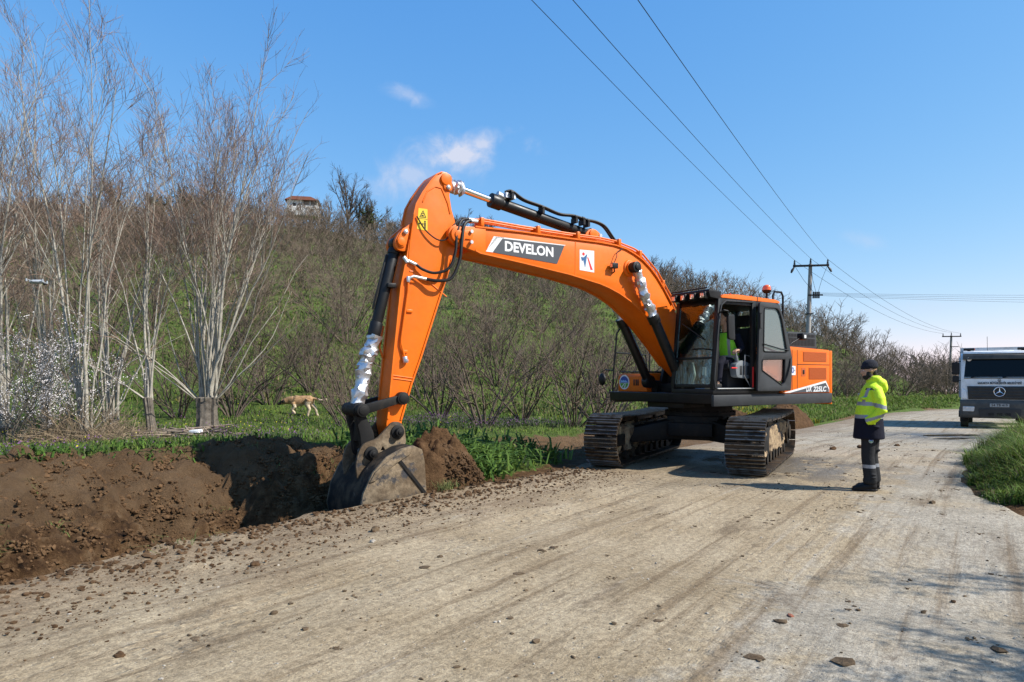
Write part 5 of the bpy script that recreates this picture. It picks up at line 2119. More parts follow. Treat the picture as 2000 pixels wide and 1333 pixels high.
# bushes one can tell apart along the foot of the hill: (photo column, depth, scale, label)
for px, Y, sc, lb in ((945, 17.0, 1.0, 'bare spreading bush right of the digger arm, just behind the green weeds'),
                      (1118, 18.2, .98, 'bare crooked bush beside the left crawler track'),
                      (1172, 20.0, 1.0, 'bare bush with long low limbs behind the round side mirror of the digger'),
                      (690, 18.8, .85, 'bare bush whose thin stems show left of the foil wrapped bucket cylinder'),
                      (672, 16.8, .60, 'small bare sapling bush standing right of the tan dog'),
                      (528, 22.5, .9, 'bare bush behind and left of the tan dog'),
                      (455, 19.0, .85, 'bare bush close behind the thick pollard stump'),
                      (352, 18.5, .9, 'bare bush seen between the two pollard trees'),
                      (1020, 22.0, 1.05, 'bare bush in the gap below the middle of the boom'),
                      (860, 21.5, 1.05, 'bare bush in the gap between digger arm and the weeds')):
    x = (px - 1000) / 1320 * Y
    plant_near(x, Y, sc, lb)

_spots = []
_rg = np.random.default_rng(77)


def try_spots(n, d0, d1, gap, a0=-45, a1=40, wmin=4.0):
    got = 0
    for _ in range(n * 60):
        d = math.sqrt(_rg.uniform(d0 * d0, d1 * d1))
        a = R(_rg.uniform(a0, a1))
        x, y = d * math.sin(a), d * math.cos(a)
        s, w = sw(np.array([x]), np.array([y]))
        if w[0] < wmin:
            continue
        px = 1000 + 1320 * x / y
        if 500 < px < 680 and y < 23:
            continue
        if any((x - p[0]) ** 2 + (y - p[1]) ** 2 < gap * gap for p in _spots[-700:]):
            continue
        _spots.append((x, y))
        got += 1
        if got >= n:
            break
    return got


try_spots(26, 21.5, 38, 3.3)
N_NEAR = len(_spots)
try_spots(165, 38, 84, 3.1)
for px, Y in ((1655, 50), (1690, 58), (1712, 52), (1738, 62), (1762, 57), (1790, 66), (1812, 60), (1842, 70), (1675, 68), (1728, 74)):
    _spots.append(((px - 1000) / 1320 * Y, Y))
N_MID = len(_spots)
_order = sorted(range(len(_spots)), key=lambda i: math.hypot(*_spots[i]))
for i in _order:
    x, y = _spots[i]
    d = math.hypot(x, y)
    if d < 36 and i < N_NEAR:
        plant_near(x, y, _rg.uniform(.9, 1.15), 'bare grey brown hazel bush growing on the lower green slope of the hill', 'hazel bushes on the lower slope')
    else:
        o = link('hazel_bush', BUSH_MID[_rg.integers(len(BUSH_MID))])
        o.location = (x, y, H1(x, y))
        sc = _rg.uniform(.72, 1.28)
        o.scale = (sc * 1.1, sc * 1.1, sc)
        o.rotation_euler = (0, 0, _rg.uniform(0, 6.28))
        tag(o, 'bare grey brown hazel bush higher up the hillside, one of the dense orchard rows', 'bush', 'hazel bushes up the hillside')


def far_thicket():
    parts = []
    protos = []
    for i in range(6):
        rg = np.random.default_rng(300 + i)
        a, b = bush_parts(rg, 3.5, 7, 5, 4, .035, .013, (3, 3, 3), (4, 3, 3))
        protos.append(join_np([tubes_np(*q) for q in a + b]))
    rg = np.random.default_rng(5)
    V, F, b = [], [], 0
    pts = []
    while len(pts) < 780:
        d = math.sqrt(rg.uniform(78 ** 2, 132 ** 2))
        a = R(rg.uniform(-44, 40))
        x, y = d * math.sin(a), d * math.cos(a)
        pts.append((x, y))
    pts = np.array(pts)
    s, w = sw(pts[:, 0], pts[:, 1])
    pts = pts[w > 5]
    z = H(pts[:, 0], pts[:, 1])
    for (x, y), zz in zip(pts, z):
        v, f = protos[rg.integers(6)]
        an = rg.uniform(0, 6.28)
        sc = rg.uniform(.95, 1.45)
        c, s_ = math.cos(an) * sc * 1.1, math.sin(an) * sc * 1.1
        q = np.stack([v[:, 0] * c - v[:, 1] * s_ + x, v[:, 0] * s_ + v[:, 1] * c + y, v[:, 2] * sc + zz], 1)
        V.append(q)
        F.append(f + b)
        b += len(q)
    me = np_mesh('far_hazel_thicket', np.concatenate(V), [np.concatenate(F)], HAZEL_FAR)
    tag(link('far_hazel_thicket', me), 'dense leafless hazel thicket covering the upper hillside and ridge', 'thicket', kind='stuff')


far_thicket()


# ------------------------------------------------------------------ lone trees and a house on the ridge
def ridge_tree(px, label, h, D=None, seed=1, wide=1.0, ivy=False):
    rng = np.random.default_rng(seed)
    az = math.atan((px - 1000) / 1320)
    D = D or float(np.interp(az, _RAZ, _RD)) - 4
    x, y = D * math.sin(az), D * math.cos(az)
    root = tag(empty('ridge_tree', (x, y, H1(x, y) - .1)), label, 'tree')
    P = grow(rng, np.zeros((1, 3)), np.array([[0, 0, 1.]]), np.array([h * .35]), 5, .1, .04)
    PR = np.linspace(.26, .18, 5)[None, :]
    V, F = tubes_np(P, PR, 7)
    link('trunk', np_mesh('trunk', V, [F], BARK_DARK, True), root)
    k = 11
    a = rng.uniform(0, 2 * np.pi, k)
    o = np.radians(rng.uniform(8, 42, k)) * wide
    D0 = np.stack([np.sin(o) * np.cos(a), np.sin(o) * np.sin(a), np.cos(o)], 1)
    p0 = P[0][rng.integers(2, 5, k)]
    A = grow(rng, p0, D0, h * rng.uniform(.5, .78, k), 8, .05, .07)
    AR = np.linspace(.11, .03, 8)[None, :] * np.ones((k, 1))
    B, BR = sprout(rng, A, AR, 9, .15, 1, (20, 48), h * .14, h * .32, 6, .06, .1, .6, .022, .5, .4)
    T, TR = sprout(rng, B, BR, 7, .2, 1, (20, 50), h * .05, h * .13, 4, .06, .1, .7, .017, .6, .2)
    V, F = join_np([tubes_np(A, AR, 5), tubes_np(B, BR, 4), tubes_np(T, TR, 3)])
    link('crown', np_mesh('crown', V, [F], HAZEL), root)
    if ivy:
        n = 1500
        q = A[rng.integers(0, k, n), rng.integers(0, 5, n)] + rng.normal(0, .55, (n, 3))
        v, f, t = flecks(rng, q, rng.uniform(.10, .2, n), np.array((.045, .060, .016)) * rng.uniform(.6, 1.4, (n, 1)))
        link('ivy', np_mesh('ivy', v, [f], LEAF, False, {'tint': t}), root)
    return root


ridge_tree(680, 'large bare tree on the ridge between the hilltop house and the digger arm', 9.0, seed=4)
ridge_tree(716, 'bare tree hung with dark ivy on the ridge, next to the large bare tree', 6.6, seed=6, ivy=True)
ridge_tree(940, 'bare ridge tree seen over the digger boom left of the arm cylinder', 5.8, seed=9, ivy=True)
ridge_tree(898, 'small bare ridge tree just right of the digger arm top', 5.4, seed=14)
ridge_tree(366, 'bare ridge tree seen behind the thick pollard tree', 6.2, seed=17, ivy=True)
ridge_tree(228, 'bare ridge tree seen between the forked tree and the slim pollard', 7.0, seed=19)
ridge_tree(310, 'small dark ridge tree seen behind the slim pollard', 4.6, seed=23, ivy=True)


def hill_house():
    px, D = 588, 108
    az = math.atan((px - 1000) / 1320)
    x, y = D * math.sin(az), D * math.cos(az)
    h = tag(empty('hill_house', (x, y, H1(x, y) + 2.6), -az * .6), 'small white house with a red tiled roof high on the ridge', 'house')
    h.scale = (.62, .62, .5)
    wallm = mat('white_plaster', (.74, .72, .68), rough=.9)
    roofm = mat('red_tiles', (.30, .10, .055), rough=.9, col2=(.20, .075, .05), nscale=2)
    m = MB()
    m.box(-3.0, .6, -2.5, 2.5, -2.2, 2.3)
    m.box(.6, 4.2, -2.5, 2.5, -2.2, .95)
    m.build('wall', wallm, h)
    m = MB()
    m.prism([(-3.5, 2.25), (4.6, 2.25), (2.6, 3.3), (-1.8, 3.3)], -3.1, 3.1)
    m.build('roof', roofm, h)
    MB().box(-1.2, -.5, .2, .9, 3.0, 4.0).build('chimney', wallm, h)
    MB().box(.62, 4.1, -2.1, 2.3, .96, 2.2).build('veranda', mat('veranda_shade_fill', (.20, .17, .14), rough=.8), h)  # solid block: the opening's shade is put into its dark colour
    MB().box(-1.6, -.9, -2.52, -2.49, .5, 1.4).build('window', BLACK, h)
    for xx in (.75, 2.4, 4.05):
        MB().cyl((xx, -2.42, .95), (xx, -2.42, 2.25), .09, n=8).build('veranda_post', wallm, h)


hill_house()


# ------------------------------------------------------------------ grass and weeds
def field_points(rng, n, d0, d1, a0, a1):
    d = np.exp(rng.uniform(math.log(d0), math.log(d1), n))
    a = np.radians(rng.uniform(a0, a1, n))
    return d * np.sin(a), d * np.cos(a), d


def with_z(x, y, dz=-.02):
    return np.stack([x, y, H(x, y) + dz], 1)


def make_grass():
    rng = np.random.default_rng(31)
    parts = []
    # meadow beyond the trench
    x, y, d = field_points(rng, 160000, 7.5, 46, -58, 36)
    s, w = sw(x, y)
    so = soil_mask(s, w)
    ok = (w > .15) & (so < .45) & (rng.random(len(x)) < .35 + .65 * sstep(-.25, .2, fbm(x, y, .45, 4, 12)))
    ok &= ~((s < 5.0) & (w < 3.85))
    x, y, d = x[ok], y[ok], d[ok]
    n = len(x)
    clump = sstep(-.1, .35, fbm(x, y, .9, 3, 66))
    h = (.03 + .065 * rng.random(n)) * (1 + 1.0 * clump) * (1 + d / 40)
    c = greens(rng, n, (.075, .125, .018), (.175, .245, .040), .14)
    c = c * (1 - .5 * clump[:, None] * np.array([.55, .30, .3]))
    parts.append(blades(rng, with_z(x, y), h, .006 + d * .00075, np.full(n, .55), c))
    # coarse hill turf between the bushes
    x, y, d = field_points(rng, 60000, 24, 95, -43, 36)
    s, w = sw(x, y)
    ok = (w > 2.0) & (fbm(x, y, .16, 4, 15) + .25 * rng.normal(size=len(x)) > -.18)
    x, y, d = x[ok], y[ok], d[ok]
    n = len(x)
    c = greens(rng, n, (.062, .088, .018), (.135, .170, .038), .26)
    parts.append(blades(rng, with_z(x, y), (.14 + .24 * rng.random(n)), .010 + d * .0016, np.full(n, .9), c))
    me = blade_mesh('meadow_grass', parts)
    tag(link('meadow_grass', me), 'bright green spring grass of the meadow and hill slope', 'grass', kind='stuff')
    # roadside strips, far verge and near island
    parts = []
    s = rng.uniform(17, 95, 26000) ** 1.0
    w = np.abs(rng.normal(0, 2.2, len(s))) + .25
    x0, y0, nx, ny = edge_at(s)
    x, y = x0 - nx * w, y0 - ny * w
    n = len(x)
    c = greens(rng, n, (.070, .125, .018), (.15, .22, .035), .10)
    yl = (np.abs(s - 27) < 4) & (rng.random(n) < .35)
    c[yl] = np.array((.34, .27, .02)) * rng.uniform(.6, 1.1, (yl.sum(), 1))
    parts.append(blades(rng, with_z(x, y), .14 + .22 * rng.random(n), .014 + .0008 * s, np.full(n, .6), c))
    me = blade_mesh('verge_grass', parts)
    tag(link('verge_grass', me), 'green grass on the bank along the far bend of the road', 'grass', kind='stuff')
    parts = []
    n = 60000
    s = rng.uniform(7.2, 17.4, n)
    w = -road_w(s) + .05 - np.abs(rng.normal(0, 2.6, n))
    x0, y0, nx, ny = edge_at(s)
    x, y = x0 - nx * w, y0 - ny * w
    r = -w - road_w(s)
    ok = r > .0 + .75 * fbm(x, y, 1.5, 4, 3) + .9 * sstep(8.6, 7.2, s)
    ok &= (x < 13)
    x, y, s, r = x[ok], y[ok], s[ok], r[ok]
    n = len(x)
    h = (.24 + .52 * rng.random(n)) * (.45 + .55 * sstep(.1, .8, r)) * np.clip(.85 + 1.5 * fbm(x, y, 1.3, 3, 29), .3, 1.4) * (.55 + .45 * sstep(8.0, 10.5, s))
    c = greens(rng, n, (.060, .110, .016), (.16, .235, .040), .16)
    parts.append(blades(rng, with_z(x, y), h, np.full(n, .013), np.full(n, .75), c, 1.0))
    me = blade_mesh('island_grass', parts)
    tag(link('island_grass', me), 'long lush grass on the roadside corner in front of the truck', 'grass', kind='stuff')


make_grass()


def weeds(name, label, pts, rng, hmin, hmax, leaves, wid, c0, c1, flower=None, spread=.18, flat=.30):
    """leafy weeds: rosettes of broad leaves, optionally with small flower heads; one stuff object."""
    P = np.repeat(pts, leaves, 0)
    n = len(P)
    P = P + np.stack([rng.normal(0, spread, n), rng.normal(0, spread, n), np.zeros(n)], 1)
    P[:, 2] = H(P[:, 0], P[:, 1]) - .02 + rng.random(n) * hmax * .45
    h = hmin + (hmax - hmin) * rng.random(n)
    t = rng.random((n, 1))
    c = (np.array(c0) * (1 - t) + np.array(c1) * t) * rng.uniform(.75, 1.25, (n, 1))
    parts = [blades(rng, P, h, wid * rng.uniform(.6, 1.3, n), np.full(n, 1.15), c, .8, flat * rng.random((n, 1)) * 1.6)]
    if flower:
        k = rng.random(n) < flower[1]
        q = P[k] + np.array([0, 0, 1.]) * h[k][:, None] * rng.uniform(.7, 1.1, (k.sum(), 1))
        parts.append(flecks(rng, q, np.full(len(q), flower[2]), np.array(flower[0]) * rng.uniform(.7, 1.25, (len(q), 1))))
    me = blade_mesh(name, parts)
    return tag(link(name, me), label, 'weeds', kind='stuff')


def sprinkle(rng, n, s0, s1, w0, w1, dens=None):
    s = rng.uniform(s0, s1, n)
    w = rng.uniform(w0, w1, n)
    x0, y0, nx, ny = edge_at(s)
    x, y = x0 - nx * w, y0 - ny * w
    if dens is not None:
        k = dens(x, y) + .25 * rng.normal(size=n) > 0
        x, y = x[k], y[k]
    return np.stack([x, y, H(x, y)], 1)


_rw = np.random.default_rng(8)
weeds('broadleaf_weeds', 'big glossy green weeds growing on the verge between bucket and left track', np.concatenate([sprinkle(_rw, 55, 5.7, 9.0, .35, 1.9, lambda x, y: fbm(x, y, 1.1, 3, 7) + .1), sprinkle(_rw, 45, 5.4, 8.0, .9, 2.8, lambda x, y: fbm(x, y, 1.1, 3, 9) + .1)]),
      _rw, .10, .44, 30, .042, (.038, .09, .014), (.13, .21, .036))
weeds('verge_weeds', 'thick dark green weeds crowning the trench bank under the digger arm', sprinkle(_rw, 100, 1.0, 5.6, 3.8, 5.2, lambda x, y: fbm(x, y, .9, 3, 17) + .15), _rw, .05, .19, 24, .030, (.035, .080, .012), (.10, .17, .026))
weeds('bank_weeds', 'bright green low weeds along the top of the trench bank at the edge of the photo', sprinkle(_rw, 130, -6, 1.2, 3.95, 5.0, lambda x, y: fbm(x, y, .8, 3, 7) + .12), _rw, .025, .075, 20, .014, (.070, .145, .016), (.165, .28, .035))
weeds('purple_dead_nettle', 'purple flowering dead nettle patches in the meadow', np.concatenate([sprinkle(_rw, 55, 1.0, 6, 4.2, 5.6), sprinkle(_rw, 420, -4, 16, 4.5, 12, lambda x, y: fbm(x, y, .5, 3, 71) - .25), sprinkle(_rw, 160, 9.5, 14, 3, 8)]), _rw, .08, .22, 14, .020,
      (.040, .060, .022), (.085, .10, .04), ((.21, .10, .22), .65, .016))
weeds('yellow_flowers', 'scattered small yellow flowers in the meadow', sprinkle(_rw, 330, -4, 18, 4.3, 16), _rw, .08, .2, 7, .012, (.07, .13, .015), (.14, .2, .03), ((.62, .55, .03), .30, .018))
weeds('trench_tufts', 'small torn tufts of grass lying on the bare trench bank', sprinkle(_rw, 26, -3, 5, 1.2, 3.2), _rw, .05, .13, 12, .010, (.07, .12, .02), (.16, .2, .06), spread=.07)
weeds('corner_weeds', 'leafy weeds mixed into the long grass of the roadside corner', sprinkle(_rw, 70, 8.4, 16, -10.5, -6.7, lambda x, y: fbm(x, y, 1.0, 3, 5)), _rw, .12, .30, 18, .034, (.06, .11, .018), (.16, .22, .05))
weeds('edge_tufts', 'pale grass tufts at the near lip of the trench and before the bucket', np.concatenate([sprinkle(_rw, 5, 1.15, 1.75, .02, .1), sprinkle(_rw, 4, 4.9, 5.3, .0, .15)]), _rw, .06, .2, 34, .008, (.10, .13, .03), (.22, .23, .09), spread=.09)


def dry_tangle():
    rng = np.random.default_rng(61)
    n = 1500
    px = rng.uniform(40, 300, n)
    Y = rng.uniform(11.9, 13.6, n)
    x = (px - 1000) / 1320 * Y
    P0 = np.stack([x, Y, H(x, Y) - .02], 1)
    a = rng.uniform(0, 6.28, n)
    o = np.radians(rng.uniform(15, 85, n))
    D = np.stack([np.sin(o) * np.cos(a), np.sin(o) * np.sin(a), np.cos(o)], 1)
    dens = np.exp(-((px - 165) / 85) ** 2)
    P = grow(rng, P0, D, rng.uniform(.15, .75, n) * (.45 + dens), 5, -.08, .16)
    Rr = rng.uniform(.002, .005, n)[:, None] * np.ones((1, 5))
    V, F = tubes_np(P, Rr, 3)
    tag(link('dry_stalks', np_mesh('dry_stalks', V, [F], bark('straw_stalks', (.33, .25, .16), (.17, .12, .08)))), 'tangle of dry pale stalks and bramble round the foot of the bare trees', 'stalks', kind='stuff')
    n = 70
    px = rng.uniform(318, 436, n)
    Y = rng.uniform(12.7, 13.7, n)
    x = (px - 1000) / 1320 * Y
    P0 = np.stack([x, Y, H(x, Y) + rng.uniform(.01, .12, n)], 1)
    a = rng.normal(0, .5, n) + (rng.random(n) < .5) * np.pi
    D = np.stack([np.cos(a), np.sin(a), rng.normal(0, .12, n)], 1)
    P = grow(rng, P0, D, rng.uniform(.35, 1.1, n), 6, -.01, .06)
    P[:, :, 2] = np.maximum(P[:, :, 2], H(P[:, :, 0].ravel(), P[:, :, 1].ravel()).reshape(n, 6) + .01)
    Rr = rng.uniform(.008, .026, n)[:, None] * np.linspace(1, .6, 6)[None, :]
    V, F = tubes_np(P, Rr, 6)
    tag(link('brushwood_heap', np_mesh('brushwood_heap', V, [F], DRYWOOD, True)), 'low heap of cut dead branches lying by the thick pollard stump', 'brushwood', kind='stuff')
    x, y, z = ground_pt(379, 12.9)
    m = MB()
    m.add([(-.12, 0, 0), (.10, -.03, 0), (.14, .09, .02), (-.07, .11, .02), (-.11, .01, .05), (.08, -.01, .06), (.12, .08, .075), (-.06, .09, .06)],
          [(0, 1, 2, 3), (4, 5, 6, 7), (0, 1, 5, 4), (1, 2, 6, 5), (2, 3, 7, 6), (3, 0, 4, 7)])
    o = m.build('plastic_scrap', WHITE, None, bevel=.012)
    o.location = (x, y, z + .10)
    tag(o, 'white scrap of plastic lying on the brushwood heap', 'litter')


dry_tangle()


def blossom_shrub(px, Y, h, seed, label):
    rng = np.random.default_rng(seed)
    x, y, z = ground_pt(px, Y)
    root = tag(empty('blossom_shrub', (x, y, z)), label, 'shrub')
    a, b = bush_parts(rng, h, 12, 8, 7, .016, .0032, (4, 3, 3), (7, 6, 4), 1.25)
    V, F = join_np([tubes_np(*q) for q in a + b])
    link('stems', np_mesh('stems', V, [F], BARK_DARK), root)
    pts = np.concatenate([q[0][:, 1:].reshape(-1, 3) for q in b] + [a[1][0][:, 2:].reshape(-1, 3)])
    k = 6500
    p = pts[rng.integers(0, len(pts), k)] + rng.normal(0, .028, (k, 3))
    p = p[(fbm(p[:, 0] + p[:, 1] * .6, p[:, 2], 2.4, 3, seed) > -.16) & (p[:, 2] > .12 * h)]
    k = len(p)
    v, f, t = flecks(rng, p, rng.uniform(.008, .017, k), np.array((.88, .82, .80)) * rng.uniform(.75, 1.1, (k, 1)))
    link('blossom', np_mesh('blossom', v, [f], PETAL, False, {'tint': t}), root)


blossom_shrub(15, 11.9, 2.2, 5, 'shrub covered in white spring blossom at the edge of the photo')
blossom_shrub(92, 13.0, 2.0, 9, 'sparser white blossoming shrub behind the one at the edge, reaching the bare trunks')


# a tree standing outside the picture on the right: its shade falls on the near road
def shade_tree(x, y, h, seed, label):
    rng = np.random.default_rng(seed)
    root = tag(empty('roadside_tree', (x, y, H1(x, y) - .05)), label, 'tree')
    P = grow(rng, np.zeros((1, 3)), np.array([[0, 0, 1.]]), np.array([h * .75]), 8, .1, .03)
    PR = np.linspace(.11, .05, 8)[None, :]
    V, F = tubes_np(P, PR, 8)
    link('trunk', np_mesh('trunk', V, [F], BARK_DARK, True), root)
    A, AR = sprout(rng, P, PR, 26, .45, 1, (30, 70), h * .2, h * .42, 6, .05, .08, .5, .01, .4, .3)
    B, BR = sprout(rng, A, AR, 6, .2, 1, (25, 55), h * .07, h * .16, 4, .05, .1, .6, .006, .5, .2)
    n = 5500
    p = B[rng.integers(0, len(B), n), rng.integers(1, 4, n)] + rng.normal(0, .07, (n, 3))
    v, f, t = flecks(rng, p, rng.uniform(.02, .04, n), np.array((.06, .11, .02)) * rng.uniform(.6, 1.4, (n, 1)))
    V, F = join_np([tubes_np(A, AR, 5), tubes_np(B, BR, 3)])
    c = link('crown', np_mesh('crown', V, [F], BARK_DARK), root)
    link('leaves', np_mesh('leaves', v, [f], LEAF, False, {'tint': t}), c)




shade_tree(9.2, 3.6, 5.4, 3, 'leafing roadside tree outside the photo, shading the road near the grassy corner')
shade_tree(6.9, 1.9, 5.0, 7, 'leafing roadside tree outside the photo, shading the nearest corner of the road')
# ------------------------------------------------------------------ people
SKIN = mat('skin', (.42, .24, .16), rough=.55, var=.08, nscale=20)
HIVIS = mat('hi_vis_yellow', (.56, .78, .015), rough=.7, var=.10, nscale=6, bump=.7, bscale=9)
HIVIS_G = mat('hi_vis_green', (.26, .70, .025), rough=.7, var=.08, nscale=6, bump=.2, bscale=14)
NAVY = mat('navy_cloth', (.006, .0065, .015), rough=.85, spec=.2, var=.2, nscale=8, bump=.3, bscale=16)
BAND = mat('reflective_band', (.26, .27, .29), rough=.35, metal=.2, var=.08, nscale=12)
TROUSER = mat('dark_grey_trousers', (.021, .021, .022), rough=.85, spec=.2, var=.2, nscale=9, bump=.35, bscale=18)
BOOT = mat('black_boots', (.008, .007, .007), rough=.6, spec=.25, var=.2, nscale=14, col3=(.10, .08, .06), n3=14, thr3=.68)
KNIT = mat('navy_knit', (.008, .009, .016), rough=.95, var=.2, nscale=30, bump=.5, bscale=120)
HAIR = mat('dark_hair', (.012, .009, .007), rough=.8, var=.2, nscale=40, bump=.5, bscale=110)
EYE_W = mat('eye', (.55, .53, .5), rough=.3)


def add_head(m, c, s=1.0, yaw=0.0, pitch=0.0):
    """skull, jaw, nose, brow, chin and ears facing +x at centre c."""
    M = Matrix.Translation(c) @ Matrix.Rotation(yaw, 4, 'Z') @ Matrix.Rotation(pitch, 4, 'Y')
    RM = M.to_3x3().to_4x4()

    def at(x, y, z):
        return M @ Vector((x * s, y * s, z * s))
    m.ball(at(-.012, 0, .035), .098 * s, .077 * s, .095 * s, 18, 12, M=RM)
    m.ball(at(.022, 0, -.030), .070 * s, .060 * s, .085 * s, 16, 10, M=RM)
    m.ball(at(.055, 0, -.082), .032 * s, .032 * s, .026 * s, 12, 8, M=RM)
    m.loft([(at(.078, 0, .035), .012 * s, .010 * s, (0, 1, 0)), (at(.092, 0, .010), .014 * s, .013 * s, (0, 1, 0)), (at(.104, 0, -.014), .017 * s, .014 * s, (0, 1, 0)), (at(.090, 0, -.024), .016 * s, .009 * s, (0, 1, 0))], 10)
    m.ball(at(.072, 0, .042), .020 * s, .058 * s, .012 * s, 12, 8, M=RM)
    m.ball(at(.080, 0, -.047), .014 * s, .026 * s, .008 * s, 10, 7, M=RM)
    m.ball(at(.078, 0, -.060), .014 * s, .022 * s, .008 * s, 10, 7, M=RM)
    for sg in (1, -1):
        m.ball(at(-.012, sg * .078, .008), .018 * s, .009 * s, .030 * s, 10, 8, M=RM)
        m.ball(at(.060, sg * .036, -.010), .022 * s, .020 * s, .020 * s, 10, 8, M=RM)
    return M


def face_parts(parent, M, s=1.0):
    e = MB()
    for sg in (1, -1):
        e.ball(M @ Vector((.077 * s, sg * .032 * s, .018 * s)), .010 * s, .013 * s, .009 * s, 10, 7)
    e.build('eyes', EYE_W, parent)
    p = MB()
    for sg in (1, -1):
        p.ball(M @ Vector((.084 * s, sg * .032 * s, .018 * s)), .005 * s, .006 * s, .006 * s, 8, 6)
        p.ball(M @ Vector((.083 * s, sg * .034 * s, .042 * s)), .009 * s, .020 * s, .005 * s, 8, 6)
    p.build('eyebrows', HAIR, parent)


def add_hand(m, wrist, d, palm_n, side, curl=.6, s=1.0):
    """palm, four unequal curled fingers and a thumb. d: wrist to knuckles, palm_n: out of the palm, side: towards the thumb."""
    d = Vector(d).normalized()
    n = Vector(palm_n)
    n = (n - d * n.dot(d)).normalized()
    t = n.cross(d).normalized()
    if t.dot(Vector(side)) < 0:
        t = -t
    w = Vector(wrist)
    kn = w + d * .090 * s
    m.loft([(w - d * .02 * s, .026 * s, .020 * s, t), (w + d * .02 * s, .034 * s, .018 * s, t), (w + d * .06 * s, .041 * s, .017 * s, t), (kn, .040 * s, .014 * s, t)], 14)
    for i, (ln, off) in enumerate(((.070, .028), (.078, .010), (.073, -.009), (.056, -.027))):
        p = kn + t * off * s
        dd = d.copy()
        pts = [p - d * .012 * s, p]
        for j, f in enumerate((.45, .32, .23)):
            a = curl * (.7 + .25 * j) + i * .05
            dd = (dd * math.cos(a) + n * math.sin(a)).normalized()
            nn = dd.cross(t).normalized()
            n2 = nn if nn.dot(n) > 0 else -nn
            pts.append(pts[-1] + dd * ln * f * s)
            n_ = n2
        m.tube(pts, [.0095 * s, .0095 * s, .009 * s, .0085 * s, .007 * s], 8)
    b = w + d * .025 * s + t * .028 * s
    q = [b, b + (d * .6 + t * .8).normalized() * .035 * s, b + (d * .6 + t * .8).normalized() * .035 * s + (d * .85 + t * .25 + n * .45).normalized() * .032 * s]
    q.append(q[-1] + (d * .8 + n * .6).normalized() * .024 * s)
    m.tube(q, [.013 * s, .0115 * s, .010 * s, .0075 * s], 8)


